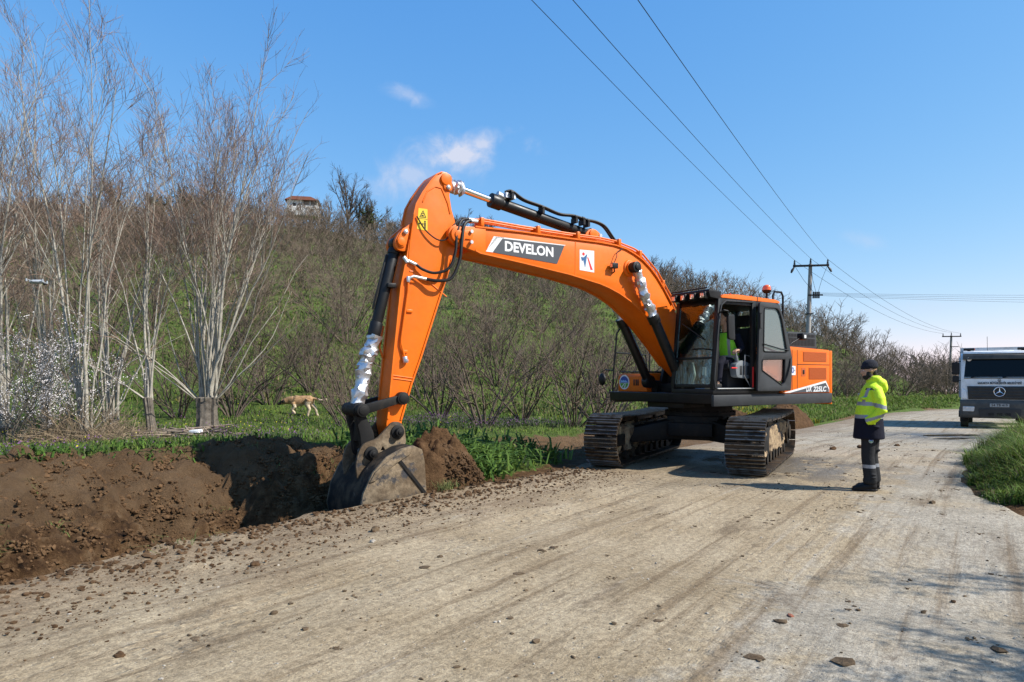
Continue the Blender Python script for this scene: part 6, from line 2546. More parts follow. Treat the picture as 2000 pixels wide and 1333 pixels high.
def standing_worker():
    x, y = 5.02, 9.45
    root = tag(empty('person', (x, y, .012), R(165)), 'man in a dark beanie, hi vis yellow jacket and grey trousers standing on the road', 'person')
    root.scale = (.95, .95, 1.0)
    m = MB()
    M = add_head(m, (.03, 0, 1.665), 1.04, 0, R(8))
    up = (1, 0, 0)
    m.loft([((-.01, 0, 1.40), .065, .075, up), ((.0, 0, 1.50), .055, .056, up), ((.012, 0, 1.60), .055, .055, up)], 14)
    m.loft([((0, 0, .86), .10, .155, up), ((0, 0, 1.0), .105, .15, up), ((.01, 0, 1.2), .11, .165, up), ((0, 0, 1.36), .105, .19, up), ((-.01, 0, 1.44), .075, .14, up)], 18)
    for sg in (1, -1):
        q = sg * .045
        m.loft([((q * .5, sg * .085, .90), .080, .080, up), ((q + .02, sg * .09, .52), .054, .054, up), ((q, sg * .09, .30), .050, .050, up), ((q - .02, sg * .09, .08), .036, .036, up)], 12)
        m.loft([((q - .05, sg * .10, .055), .030, .034, (0, 0, 1)), ((q + .05, sg * .10, .05), .032, .036, (0, 0, 1)), ((q + .16, sg * .105, .04), .020, .032, (0, 0, 1))], 10)
        m.tube([(-.01, sg * .20, 1.40), (-.06, sg * .25, 1.14), (.05, sg * .19, .985)], [.05, .045, .032], 10)
        add_hand(m, (.055, sg * .175, .975), (.65, -.45 * sg, -.55), (0, -sg, 0), (.2, 0, 1), .35)
    body = remesh(m, 'body', [SKIN], .0085, root, 3)
    face_parts(body, M, 1.04)
    # beard and hair
    h = MB()
    RM = M.to_3x3().to_4x4()
    h.ball(M @ Vector((.046, 0, -.075)), .050, .056, .050, 14, 9, M=RM)
    for sg in (1, -1):
        h.ball(M @ Vector((.016, sg * .050, -.045)), .040, .022, .052, 12, 9, M=RM)
    h.ball(M @ Vector((-.062, 0, -.02)), .045, .06, .065, 12, 9, M=RM)
    h.ball(M @ Vector((.088, 0, -.036)), .012, .026, .008, 10, 7, M=RM)
    remesh(h, 'beard', [HAIR], .008, root, 2)
    # beanie
    b = MB()
    b.ball(M @ Vector((-.022, 0, .070)), .112, .094, .090, 20, 12, M=RM)
    b.loft([(M @ Vector((-.018, 0, .030)), .115, .096, M.to_3x3() @ Vector((1, 0, 0))), (M @ Vector((-.018, 0, .052)), .119, .100, M.to_3x3() @ Vector((1, 0, 0))), (M @ Vector((-.018, 0, .078)), .116, .097, M.to_3x3() @ Vector((1, 0, 0)))], 22)
    remesh(b, 'beanie', [KNIT], .008, root, 3)
    # trousers
    t = MB()
    t.loft([((0, 0, .78), .13, .19, up), ((0, 0, .90), .125, .175, up), ((0, 0, 1.02), .12, .165, up)], 18)
    for sg in (1, -1):
        q = sg * .045
        t.loft([((q, sg * .085, .92), .115, .105, up), ((q + .01, sg * .09, .66), .098, .092, up), ((q + .02, sg * .092, .48), .088, .083, up), ((q + .0, sg * .095, .30), .090, .080, up), ((q - .015, sg * .095, .19), .092, .080, up),
                ((q - .01, sg * .095, .14), .100, .084, up), ((q - .01, sg * .095, .10), .086, .076, up)], 16)
        for k in range(6):
            t.ball((q + random.uniform(-.05, .05), sg * .095 + random.uniform(-.05, .05), random.uniform(.12, .24)), .05, .05, .016)
        for k in range(5):
            t.ball((q + random.uniform(-.06, .06), sg * .095 + random.uniform(-.06, .06), random.uniform(.40, .75)), .04, .04, .022)
    tr = remesh(t, 'trousers', [TROUSER, BAND], .0095, root, 3, lambda c, n: 1 if .315 < c.z < .365 else 0)
    # small round badge on the thigh, on the side towards the camera
    emblem_disc(tr, frame_M((.045, .198, .70), (-1, .12, 0), (0, 0, 1)), .030)
    # boots
    for sg in (1, -1):
        k = MB()
        q = sg * .045
        k.loft([((q - .085, sg * .10, .05), .045, .045, (0, 0, 1)), ((q - .02, sg * .10, .06), .06, .052, (0, 0, 1)), ((q + .09, sg * .105, .05), .048, .054, (0, 0, 1)), ((q + .19, sg * .11, .04), .036, .046, (0, 0, 1)), ((q + .225, sg * .11, .035), .02, .03, (0, 0, 1))], 14)
        k.loft([((q - .03, sg * .10, .05), .07, .056, up), ((q - .03, sg * .098, .16), .062, .054, up), ((q - .03, sg * .097, .20), .066, .058, up)], 14)
        k.loft([((q - .10, sg * .10, .014), .014, .05, (0, 0, 1)), ((q + .05, sg * .105, .014), .014, .055, (0, 0, 1)), ((q + .235, sg * .11, .014), .014, .042, (0, 0, 1))], 14)
        remesh(k, 'boot', [BOOT], .008, root, 2)
    # jacket
    j = MB()
    j.loft([((.03, 0, .715), .205, .225, up), ((.03, 0, .735), .21, .23, up), ((.03, 0, .90), .195, .225, up), ((.03, 0, 1.05), .182, .22, up), ((.012, 0, 1.22), .165, .21, up), ((-.012, 0, 1.36), .145, .20, up),
            ((-.03, 0, 1.44), .125, .18, up), ((-.03, 0, 1.50), .095, .11, up), ((-.02, 0, 1.555), .085, .095, up)], 26)
    for sg in (1, -1):
        j.tube([(-.03, sg * .165, 1.40), (-.055, sg * .235, 1.27), (-.075, sg * .262, 1.12), (.02, sg * .248, 1.015), (.10, sg * .205, .955)], [.082, .084, .078, .068, .058], 16)
        for k in range(5):
            a = random.random()
            j.ball((-.05 - .02 * a, sg * (.215 + .05 * a), 1.34 - .24 * a), .088, .06, .016)
    # hood bunched behind the neck and the stand collar
    j.ball((-.115, 0, 1.49), .095, .145, .075, 18, 10)
    j.ball((-.165, 0, 1.43), .055, .13, .085, 16, 10)
    j.ball((-.045, .07, 1.555), .075, .05, .045, 14, 9)
    j.ball((-.045, -.07, 1.555), .075, .05, .045, 14, 9)
    j.ball((-.09, 0, 1.56), .05, .10, .04, 14, 9)
    for k in range(16):
        a = random.uniform(0, 6.28)
        z = random.uniform(.80, 1.34)
        j.ball((.02 + .155 * math.cos(a), .20 * math.sin(a), z), .05, .06, .018)

    def paint(c, n):
        arm = abs(c.y) > .19 + (.03 if c.z < 1.2 else 0) and .92 < c.z < 1.36 and -.22 < c.x < .18
        if arm and abs(c.y) > .212:
            # distance down the sleeve
            if 1.03 < c.z + .35 * (c.x + .08) * (c.z < 1.12) < 1.075 or 1.145 < c.z - .25 * (c.x + .08) < 1.20:
                return 2
            return 0 if c.z > .925 else 1
        if c.z < 1.005:
            return 1
        if 1.005 <= c.z < 1.055 or 1.185 <= c.z < 1.235:
            return 2
        if 1.235 <= c.z < 1.42 and .125 < abs(c.y) < .165:
            return 2
        if 1.40 < c.z < 1.425 and abs(c.y) > .1 and c.x > .02:
            return 1
        return 0
    remesh(j, 'jacket', [HIVIS, NAVY, BAND], .0105, root, 4, paint)
    return root


standing_worker()


def seated_operator():
    """digger driver on the seat, leaning a little forward, hand on the joystick."""
    O = Matrix.Translation(EX.location) @ Matrix.Rotation(R(213.6), 4, 'Z')
    p = O @ Vector((.20, .85, 1.82))
    root = tag(empty('person', p, R(213.6)), 'digger operator in a bright green vest sitting in the open cab, hand on the joystick', 'person')
    up = (1, 0, 0)
    m = MB()
    M = add_head(m, (.175, 0, .80), 1.0, R(-6), R(6))
    m.loft([((.06, 0, .50), .06, .07, up), ((.11, 0, .60), .055, .056, up), ((.15, 0, .74), .055, .055, up)], 14)
    m.loft([((.0, 0, -.02), .11, .17, up), ((.01, 0, .16), .115, .165, up), ((.04, 0, .36), .115, .175, up), ((.06, 0, .50), .10, .19, up), ((.07, 0, .57), .07, .12, up)], 18)
    for sg in (1, -1):
        m.loft([((.02, sg * .10, .02), .085, .085, (0, 0, 1)), ((.42, sg * .15, .05), .062, .062, (0, 0, 1)), ((.47, sg * .15, -.02), .058, .058, up), ((.52, sg * .15, -.36), .042, .042, up)], 12)
        m.loft([((.48, sg * .15, -.39), .035, .04, (0, 0, 1)), ((.72, sg * .16, -.40), .025, .04, (0, 0, 1))], 10)
        m.tube([(.06, sg * .20, .52), (.02, sg * .27, .26), (.14, sg * .29, .22)], [.05, .045, .038], 10)
    m.tube([(.14, .29, .22), (.16, .32, .21)], [.035, .03], 10)
    m.tube([(.14, -.29, .22), (.17, -.32, .21)], [.035, .03], 10)
    add_hand(m, (.16, .315, .235), (.9, .10, -.12), (0, 0, -1), (0, -1, .1), .75, 1.05)
    add_hand(m, (.16, -.315, .235), (.9, -.10, -.12), (0, 0, -1), (0, 1, .1), .75, 1.05)
    body = remesh(m, 'body', [SKIN], .0088, root, 2)
    face_parts(body, M)
    RM = M.to_3x3().to_4x4()
    h = MB()
    h.ball(M @ Vector((-.030, 0, .055)), .098, .086, .085, 18, 11, M=RM)
    h.ball(M @ Vector((-.065, 0, .0)), .045, .068, .075, 14, 9, M=RM)
    remesh(h, 'hair', [HAIR], .009, root, 2)
    s = MB()
    s.loft([((.0, 0, -.02), .135, .19, up), ((.01, 0, .16), .135, .185, up), ((.04, 0, .36), .135, .195, up), ((.06, 0, .50), .115, .20, up), ((.08, 0, .585), .075, .10, up)], 20)
    for sg in (1, -1):
        s.tube([(.06, sg * .19, .52), (.015, sg * .275, .27), (.12, sg * .295, .225), (.15, sg * .305, .225)], [.075, .065, .055, .048], 14)
    remesh(s, 'sweater', [NAVY], .0105, root, 3)
    v = MB()
    v.loft([((.0, 0, -.03), .150, .205, up), ((.012, 0, .16), .15, .20, up), ((.045, 0, .36), .148, .205, up), ((.062, 0, .48), .135, .185, up), ((.07, 0, .565), .105, .145, up)], 22)

    def pv(c, n):
        if .10 < c.z < .15 or (abs(abs(c.y) - .115) < .022 and c.z > .15):
            return 1
        return 0
    remesh(v, 'vest', [HIVIS_G, BAND], .0105, root, 3, pv)
    t = MB()
    for sg in (1, -1):
        t.loft([((.0, sg * .09, .0), .11, .11, (0, 0, 1)), ((.40, sg * .15, .05), .085, .085, (0, 0, 1)), ((.46, sg * .15, .0), .08, .08, up), ((.50, sg * .15, -.32), .07, .07, up)], 14)
    remesh(t, 'trousers', [NAVY], .012, root, 3)
    for sg in (1, -1):
        k = MB()
        k.loft([((.44, sg * .15, -.39), .045, .045, (0, 0, 1)), ((.58, sg * .155, -.385), .05, .05, (0, 0, 1)), ((.74, sg * .16, -.405), .03, .04, (0, 0, 1))], 12)
        k.build('boot', BOOT, root)
    return root


seated_operator()


# ------------------------------------------------------------------ dog
def dog():
    TAN = mat('tan_fur', (.40, .25, .125), rough=.9, col2=(.27, .15, .07), nscale=9, bump=.6, bscale=60, var=.25)
    CREAM = mat('cream_fur', (.50, .40, .28), rough=.9, bump=.6, bscale=60, var=.15, nscale=12)
    DARK = mat('dark_fur', (.03, .024, .02), rough=.9, bump=.5, bscale=60)
    Y = 18.6
    for _ in range(30):
        x = (588 - 1000) / 1320 * Y
        z = H1(x, Y)
        py = 741 - (z - EYE) / Y * 1320
        Y += (py - 813) * .03
    x = (588 - 1000) / 1320 * Y
    root = tag(empty('dog', (x, Y, H1(x, Y) - .05), R(184)), 'tan dog with white legs, dark muzzle and pale tail walking in the meadow', 'dog')
    up = (0, 0, 1)
    m = MB()
    root.scale = (1.0, 1.15, 1.0)
    m.loft([((-.36, 0, .555), .075, .07, up), ((-.30, 0, .555), .130, .105, up), ((-.14, 0, .545), .140, .105, up), ((.02, 0, .515), .165, .120, up), ((.16, 0, .51), .185, .125, up), ((.27, 0, .53), .135, .105, up), ((.34, 0, .54), .09, .085, up)], 18)
    # lowered neck and head
    m.loft([((.24, 0, .55), .130, .11, up), ((.38, 0, .54), .115, .08, up), ((.48, 0, .51), .10, .085, up)], 14)
    m.ball((.53, 0, .495), .098, .085, .09, 16, 10)
    m.loft([((.56, 0, .480), .066, .06, up), ((.64, 0, .445), .052, .046, up), ((.70, 0, .425), .044, .04, up), ((.72, 0, .42), .025, .02, up)], 12)
    for sg in (1, -1):
        m.loft([((.50, sg * .062, .575), .030, .012, (1, 0, 0)), ((.505, sg * .085, .545), .034, .013, (1, 0, 0)), ((.515, sg * .092, .495), .020, .010, (1, 0, 0)), ((.52, sg * .090, .475), .006, .006, (1, 0, 0))], 10)

    def leg(pts, rs):
        m.tube(pts, rs, 12)
        e = Vector(pts[-1])
        m.ball(e + Vector((.022, 0, .002)), .042, .030, .022, 12, 8)
    # hind legs: thigh, knee forward, hock back, shank; near leg forward, far leg trailing
    leg([(-.26, .075, .56), (-.20, .085, .40), (-.275, .085, .26), (-.235, .085, .14), (-.225, .085, .025)], [.110, .085, .052, .040, .036])
    leg([(-.28, -.075, .56), (-.30, -.085, .40), (-.42, -.085, .27), (-.45, -.085, .14), (-.50, -.085, .03)], [.110, .082, .050, .038, .034])
    # fore legs: near one lifted and folded, far one planted forward
    leg([(.22, .085, .47), (.17, .090, .33), (.245, .090, .24), (.18, .090, .17), (.155, .09, .13)], [.080, .058, .045, .038, .032])
    leg([(.23, -.085, .47), (.22, -.09, .32), (.27, -.09, .18), (.285, -.09, .025)], [.080, .058, .044, .036])
    # tail
    m.tube([(-.36, 0, .60), (-.46, 0, .575), (-.58, 0, .54), (-.69, 0, .535), (-.77, .01, .565), (-.80, .01, .60)], [.040, .036, .036, .040, .034, .014], 12)

    def paint(c, n):
        if c.x > .585 and c.z < .56:
            return 2
        if c.x > .47 and abs(c.y) > .07 and c.z < .57:
            return 2
        if c.x < -.52 and c.z > .45:
            return 1
        if c.z < .36 or (c.x < -.17 and c.z < .50 and abs(c.y) > .05):
            return 1
        if c.z < .42 and c.x < .2:
            return 1
        return 0
    remesh(m, 'body', [TAN, CREAM, DARK], .0105, root, 3, paint)


dog()


# ------------------------------------------------------------------ small flying drone
def drone():
    DG = mat('drone_grey_plastic', (.32, .34, .36), rough=.4)
    Y = 11.0
    x = (72 - 1000) / 1320 * Y
    z = EYE + (741 - 551) / 1320 * Y
    root = tag(empty('drone', (x, Y, z), R(20)), 'small grey drone hovering in front of the bare trees', 'drone')
    m = MB()
    m.loft([((-.10, 0, .0), .022, .03, (0, 0, 1)), ((-.05, 0, .0), .034, .042, (0, 0, 1)), ((.05, 0, .005), .034, .042, (0, 0, 1)), ((.10, 0, .0), .02, .028, (0, 0, 1))], 12)
    m.build('hull', DG, root)
    for sx in (1, -1):
        for sy in (1, -1):
            a = MB()
            a.tube([(sx * .05, sy * .03, .01), (sx * .11, sy * .12, .02 if sx < 0 else -.005)], .008, 6)
            a.cyl((sx * .11, sy * .12, -.01), (sx * .11, sy * .12, .035), .014, n=10)
            ao = a.build('rotor_arm', DG, root)
            p = MB()
            p.box(sx * .11 - .075, sx * .11 + .075, sy * .12 - .006, sy * .12 + .006, .036, .038)
            p.build('propeller', BLACK, ao)
    g = MB()
    g.ball((.105, 0, -.03), .022, .022, .022)
    g.cyl((.10, 0, -.03), (.135, 0, -.03), .012, n=10)
    g.build('camera_gimbal', BLACK, root)


drone()


# ------------------------------------------------------------------ truck
def truck():
    CAB = mat('dusty_white_cab', (.82, .82, .81), rough=.5, col2=(.62, .61, .57), nscale=2.5, thr=.58, var=.06)
    GREY = mat('dark_grey_plastic', (.020, .020, .020), rough=.6, col2=(.04, .036, .03), nscale=3, thr=.56)
    GREY2 = mat('dusty_bumper', (.045, .044, .041), rough=.7, col2=(.10, .088, .07), nscale=3, thr=.5)
    TYRE = mat('dusty_tyre', (.016, .015, .014), rough=.9, col2=(.10, .08, .06), nscale=4, thr=.58, bump=.4, bscale=30)
    BODY = mat('tipper_body', (.55, .555, .55), rough=.55, col2=(.36, .34, .30), nscale=1.5, thr=.6)
    LAMP = mat('headlamp_glass', (.60, .62, .64), rough=.1, metal=.35)
    Y = 25.7
    x = (1952 - 1000) / 1320 * Y
    gz = -.36
    yaw = math.atan2(-.83, -.555)
    t = tag(empty('dump_truck', (x, Y, gz), yaw), 'dusty white dump truck with dark windscreen parked facing us at the roadside', 'truck')
    # local frame: +x forwards (front bumper at 0), +y its left, z up
    hw = 1.22
    c = MB()
    c.prism(rounded([(-1.95, .80), (-.06, .80), (-.03, 1.35), (-.04, 1.92), (-.20, 2.70), (-.42, 2.92), (-1.95, 2.98)], [.03, .05, .05, .05, .10, .12, .05]), -hw, hw)
    co = c.build('cab', CAB, t, bevel=.08, seg=4)
    # front panels
    g = MB()
    g.prism([(-.98, 1.14), (.98, 1.14), (1.02, 1.65), (-1.02, 1.65)], -.04, .0, plane='yz')
    g.build('grille', GREY, co, bevel=.01)
    sl = MB()
    for i in range(4):
        z = 1.20 + i * .115
        w = .93 - abs(1.5 - i) * .05
        sl.prism([(-w, z), (w, z), (w + .01, z + .055), (-w - .01, z + .055)], .0, .022, plane='yz')
    sl.build('grille_bar', GREY, co, bevel=.008)
    w = MB()
    w.prism([(-1.19, 1.18), (-1.0, 1.14), (-1.05, 1.46), (-1.19, 1.56)], -.03, .012, plane='yz')
    w.prism([(1.19, 1.18), (1.0, 1.14), (1.05, 1.46), (1.19, 1.56)], -.03, .012, plane='yz')
    w.build('corner_panel', CAB, co, bevel=.01)
    # three pointed star in a ring
    st = MB()
    st.tube([(.035, .175 * math.cos(2 * PI * i / 28), 1.44 + .175 * math.sin(2 * PI * i / 28)) for i in range(28)], .016, 8, closed=True)
    for k in range(3):
        a = R(90 + 120 * k)
        d = Vector((0, math.cos(a), math.sin(a)))
        q = Vector((0, -d.z, d.y))
        o = Vector((.035, 0, 1.44))
        st.add([o + d * .17, o + q * .030 - d * .012, o - q * .030 - d * .012, o + Vector((.022, 0, 0)), o + Vector((-.01, 0, 0))], [(0, 1, 3), (0, 3, 2), (0, 4, 1), (0, 2, 4), (1, 4, 2), (1, 2, 3)])
    st.build('star_emblem', CHROME, co)
    fm = frame_M((-.016, 0, 1.765), (0, 1, 0), (-.10, 0, 1))
    text_obj('front_lettering', 'SAKARYA BÜYÜKŞEHİR BELEDİYESİ', .115, BLACK, co, fm, .003, .003, width=1.36)
    text_obj('front_lettering', 'Fen İşleri', .085, BLACK, co, frame_M((-.016, .92, 1.752), (0, 1, 0), (-.10, 0, 1)), .003, .001, .25, width=.36)
    em = MB()
    em.tube([(-.020, .045 * math.cos(2 * PI * i / 18), 1.875 + .045 * math.sin(2 * PI * i / 18)) for i in range(18)], .008, 6, closed=True)
    em.prism([(-.025, 1.86), (.025, 1.86), (.0, 1.89)], -.03, -.014, plane='yz')
    em.build('round_badge', DECAL_GREY, co)
    # windscreen with its dark surround and wipers
    def fp(z, y, o):
        return (-.045 - (z - 1.92) * .205 + o, y, z)
    ws = MB()
    ws.add([fp(2.0, -1.12, .006), fp(2.0, 1.12, .006), fp(2.72, 1.06, .006), fp(2.72, -1.06, .006), fp(2.0, -1.12, -.02), fp(2.0, 1.12, -.02), fp(2.72, 1.06, -.02), fp(2.72, -1.06, -.02)],
           [(0, 1, 2, 3), (7, 6, 5, 4), (0, 1, 5, 4), (1, 2, 6, 5), (2, 3, 7, 6), (3, 0, 4, 7)])
    ws.build('windscreen', mat('dark_windscreen', (.004, .005, .006), rough=.10, var=0, spec=.22), co)
    wl = MB()
    for y0, y1 in ((-.9, -.05), (.1, .95)):
        wl.tube([fp(1.99, y0, .02), fp(2.06, (y0 + y1) / 2, .03), fp(2.04, y1, .025)], .013, 6)
    wl.build('wiper', BLACK, co)
    gg = MB()
    gg.box(-.06, -.022, -1.12, 1.12, 1.945, 1.985)
    gg.build('wiper_panel', GREY, co, bevel=.01)
    # visor above the windscreen
    MB().prism(rounded([(-.75, 2.93), (-.16, 2.90), (-.20, 2.99), (-.75, 3.03)], .02), -1.14, 1.14).build('roof_edge', CAB, co, bevel=.015)
    v = MB()
    v.prism(rounded([(-.40, 2.72), (-.08, 2.68), (-.12, 2.86), (-.40, 2.93)], .03), -1.16, 1.16)
    v.build('sun_visor', GREY2, co, bevel=.015)
    # bumper, steps, lamps, plate
    b = MB()
    b.prism(rounded([(-.9, .42), (.02, .42), (.08, .55), (.08, .98), (.02, 1.12), (-.9, 1.12)], .05), -1.25, 1.25)
    bo = b.build('bumper', GREY2, t, bevel=.02)
    for sg in (1, -1):
        l = MB()
        l.prism(rounded([(sg * .80, .68), (sg * 1.16, .68), (sg * 1.16, .86), (sg * .78, .86)], .03), .07, .10, plane='yz')
        l.build('headlight', LAMP, bo, bevel=.008)
    p = MB()
    p.prism(rounded([(-.62, .45), (.62, .45), (.66, .80), (-.66, .80)], .04), .08, .11, plane='yz')
    po = p.build('bumper_insert', GREY, bo, bevel=.01)
    h = MB()
    for yy in (-.26, 0, .26):
        h.prism(rounded([(yy - .09, .53), (yy + .09, .53), (yy + .09, .64), (yy - .09, .64)], .03), .108, .114, plane='yz')
    h.build('tow_opening', BLACK, po)
    pl = MB()
    pl.prism(rounded([(-.30, .86), (.30, .86), (.30, .99), (-.30, .99)], .01), .08, .095, plane='yz')
    plo = pl.build('number_plate', mat('dusty_plate', (.34, .34, .32), rough=.6), bo)
    text_obj('plate_lettering', '54 TB 419', .125, BLACK, plo, frame_M((.0965, 0, .925), (0, 1, 0), (0, 0, 1)), .002, .002, width=.5)
    # mirrors on arms at both corners, work lamp, beacons
    for sg in (1, -1):
        m = MB()
        m.tube([(-.32, sg * 1.15, 2.62), (-.12, sg * 1.30, 2.62), (-.10, sg * 1.40, 2.58)], .02, 8)
        m.tube([(-.20, sg * 1.20, 1.86), (-.10, sg * 1.38, 1.86)], .018, 8)
        m.prism(rounded([(sg * 1.26, 2.10), (sg * 1.52, 2.10), (sg * 1.52, 2.58), (sg * 1.26, 2.58)], .05), -.16, -.04, plane='yz')
        m.prism(rounded([(sg * 1.28, 1.80), (sg * 1.50, 1.80), (sg * 1.50, 2.05), (sg * 1.28, 2.05)], .05), -.16, -.04, plane='yz')
        m.build('side_mirror', BLACK, t, bevel=.01)
        be = MB()
        be.cyl((-.62, sg * .86 - .1, 3.0), (-.62, sg * .86 - .1, 3.06), .06, n=12)
        be.box(-.72, -.52, sg * .86 - .28, sg * .86 + .08, 3.05, 3.14)
        beo = be.build('roof_lamp', BLACK, t, bevel=.02)
        MB().box(-.71, -.53, sg * .86 + .081, sg * .86 + .10, 3.055, 3.13).build('lamp_lens', AMBER, beo, bevel=.005)
    hn = MB()
    hn.tube([(-.5, -.98, 2.82), (-.28, -1.02, 2.76), (-.14, -.94, 2.70)], [.03, .05, .09], 12)
    hn.build('air_horn', CAB, t)
    # wheels
    for (wx, dual) in ((-1.15, 0), (-4.6, 1), (-5.95, 1)):
        for sg in (1, -1):
            wq = MB()
            y0 = sg * (.96 if not dual else .80)
            y1 = sg * 1.24
            wq.cyl((wx, y0, .52), (wx, y1, .52), .52, n=30)
            wo = wq.build('wheel', TYRE, t, bevel=.04)
            r = MB()
            r.cyl((wx, y1, .52), (wx, y1 + sg * .015, .52), .30, n=24)
            r.cyl((wx, y1, .52), (wx, y1 + sg * .06, .52), .13, n=16)
            r.build('rim', GREY2, wo)
    ch = MB()
    ch.box(-7.0, -.6, -.42, .42, .60, .95)
    ch.box(-1.7, -.6, -1.18, 1.18, .62, .85)
    ch.build('chassis', GREY, t, bevel=.02)
    # tipper body behind the cab
    d = MB()
    d.prism([(-7.2, 1.15), (-2.35, 1.15), (-2.24, 3.14), (-7.3, 3.0)], -1.25, -1.19)
    d.prism([(-7.2, 1.15), (-2.35, 1.15), (-2.24, 3.14), (-7.3, 3.0)], 1.19, 1.25)
    d.box(-7.2, -2.3, -1.19, 1.19, 1.10, 1.16)
    d.prism([(-2.36, 1.16), (-2.28, 1.16), (-2.14, 3.22), (-2.24, 3.22)], -1.25, 1.25)
    d.box(-7.2, -7.12, -1.19, 1.19, 1.16, 2.8)
    d.box(-2.3, -1.25, -1.15, 1.15, 3.04, 3.10)
    for k in range(7):
        u = -2.9 - k * .68
        for sg in (1, -1):
            d.box(u - .05, u + .05, *sorted((sg * 1.25, sg * 1.30)), 1.15, 2.85)
    d.build('tipper_body', BODY, t, bevel=.012)
    MB().tube([(-.9, -.35, 2.85), (-.92, -.36, 3.6)], .008, 5).build('aerial', BLACK, t)


truck()


# ------------------------------------------------------------------ power line
def crossarm_pole(px, Y, h, arm, label, top_px=None, fuses=True, yaw=0.0):
    CONC = mat('grey_concrete_pole', (.33, .31, .28), rough=.9, col2=(.24, .22, .195), nscale=1.5, bump=.2, bscale=30)
    x = (px - 1000) / 1320 * Y
    z = H1(x, Y)
    lean = ((top_px - px) / 1320 * Y) / h if top_px else 0
    root = tag(empty('power_pole', (x, Y, z - .1), yaw), label, 'pole')

    def A(u, v, w):
        return (u + lean * w * math.cos(-yaw), v + lean * w * math.sin(-yaw), w)
    m = MB()
    m.tube([A(0, 0, 0), A(0, 0, h * .5), A(0, 0, h)], [.19, .15, .105], 14)
    m.build('pole', CONC, root)
    a = MB()
    a.box(-arm / 2, arm / 2, -.06, .06, -.06, .06, 0, Matrix.Translation(A(0, -.12, h - .12)))
    a.build('crossarm', BLACK, root, bevel=.01)
    ends = []
    for k, u in enumerate((-arm / 2 + .08, 0, arm / 2 - .08)):
        i = MB()
        zz = h - .06 if u else h + .04
        for q in range(3):
            i.cyl(A(u, -.12 if u else 0, zz + q * .09), A(u, -.12 if u else 0, zz + .05 + q * .09), .07 - .008 * q, n=10)
        i.cyl(A(u, -.12 if u else 0, zz - .02), A(u, -.12 if u else 0, zz + .32), .03, n=8)
        if fuses and u:
            i.tube([A(u, -.12, h - .18), A(u + .14 * (1 if u > 0 else -1), -.20, h - .40), A(u + .2 * (1 if u > 0 else -1), -.24, h - .55)], [.04, .08, .05], 8)
        i.build('insulator', BLACK, root)
        ends.append(Vector((x, Y, z - .1)) + Matrix.Rotation(yaw, 3, 'Z') @ Vector(A(u, -.12 if u else 0, zz + .3)))
    if fuses:
        f = MB()
        for q in range(4):
            f.cyl(A(.20 + .11 * q, -.1, h - 2.15), A(.20 + .11 * q, -.1, h - 1.75), .05, n=8)
        f.box(-.1, .75, -.05, .05, -.04, .04, 0, Matrix.Translation(A(0, -.1, h - 1.95)))
        f.build('fuse_bracket', BLACK, root)
        wq = MB()
        for q, u in enumerate((-arm / 2 + .08, 0, arm / 2 - .08)):
            wq.tube([A(u, -.14, h - .1), A(u * .55 + .12, -.16, h - 1.0), A(.20 + .14 * q, -.1, h - 1.75)], .012, 4)
        wq.build('jumper_wire', BLACK, root)
        MB().box(-.22, .22, -.16, .16, -.03, .03, 0, Matrix.Translation(A(0, 0, h - 3.1))).build('pole_band', BLACK, root)
    else:
        f = MB()
        f.box(-.15, .75, -.05, .05, -.04, .04, 0, Matrix.Translation(A(0, -.1, h - 1.3)))
        f.build('fuse_bracket', BLACK, root)
    return root, ends, Vector((x, Y, z - .1)) + Vector(A(.4, -.1, h - 1.95))


_p1, _e1, _b1 = crossarm_pole(1574, 42, 8.65, 2.1, 'tall concrete power pole with a crossarm rising behind the digger', 1583, True, R(-10))
_p2, _e2, _b2 = crossarm_pole(1854, 78, 6.9, 2.0, 'distant thin power pole with a crossarm standing beside the truck mirror', 1858, False, R(-10))


def wire(a, b, sag, r, label, name='power_line', n=26, group=None):
    a, b = Vector(a), Vector(b)
    pts = []
    for i in range(n + 1):
        t = i / n
        p = a.lerp(b, t)
        p.z -= sag * 4 * t * (1 - t)
        pts.append(p)
    return tag(MB().tube(pts, r, 5).build(name, RUBBER, None), label, 'power line', group)


# three conductors from the near pole towards and over the camera; passing the top of the frame at these columns
for e, col, w, end in zip(_e1, (1047, 1127, 1248), ('leftmost', 'middle', 'rightmost'), ((-13.4, -9.5), (-11.9, -10.0), (-10.3, -10.6))):
    # the span's height over the place where it leaves the top of the frame
    best = None
    for zt in np.linspace(6, 14, 60):
        for tt in np.linspace(.3, .9, 60):
            q = e.lerp(Vector((end[0], end[1], zt)), tt)
            zz = q.z - .55 * 4 * tt * (1 - tt)
            if q.y < 3:
                continue
            er = abs((1000 + 1320 * q.x / q.y) - col) + abs(741 - 1320 * (zz - EYE) / q.y)
            if best is None or er < best[0]:
                best = (er, zt)
    wire(e, (end[0], end[1], best[1]), .55, .0075, w + ' of the three wires running over the road from the pole behind the digger', n=48)
for e, f, w in zip(_e1, _e2, ('leftmost', 'middle', 'rightmost')):
    wire(e, f, .9, .010, w + ' of the three wires sagging between the two power poles')
for k in range(4):
    wire(_b1 + Vector((.1 * k - .2, 0, .05 * k)), (58 + .2 * k, 39 - .5 * k, 6.3 + .28 * k), .45, .007, 'thin wire running sideways from the near pole out of the photo above the truck', group='side wires above the truck')
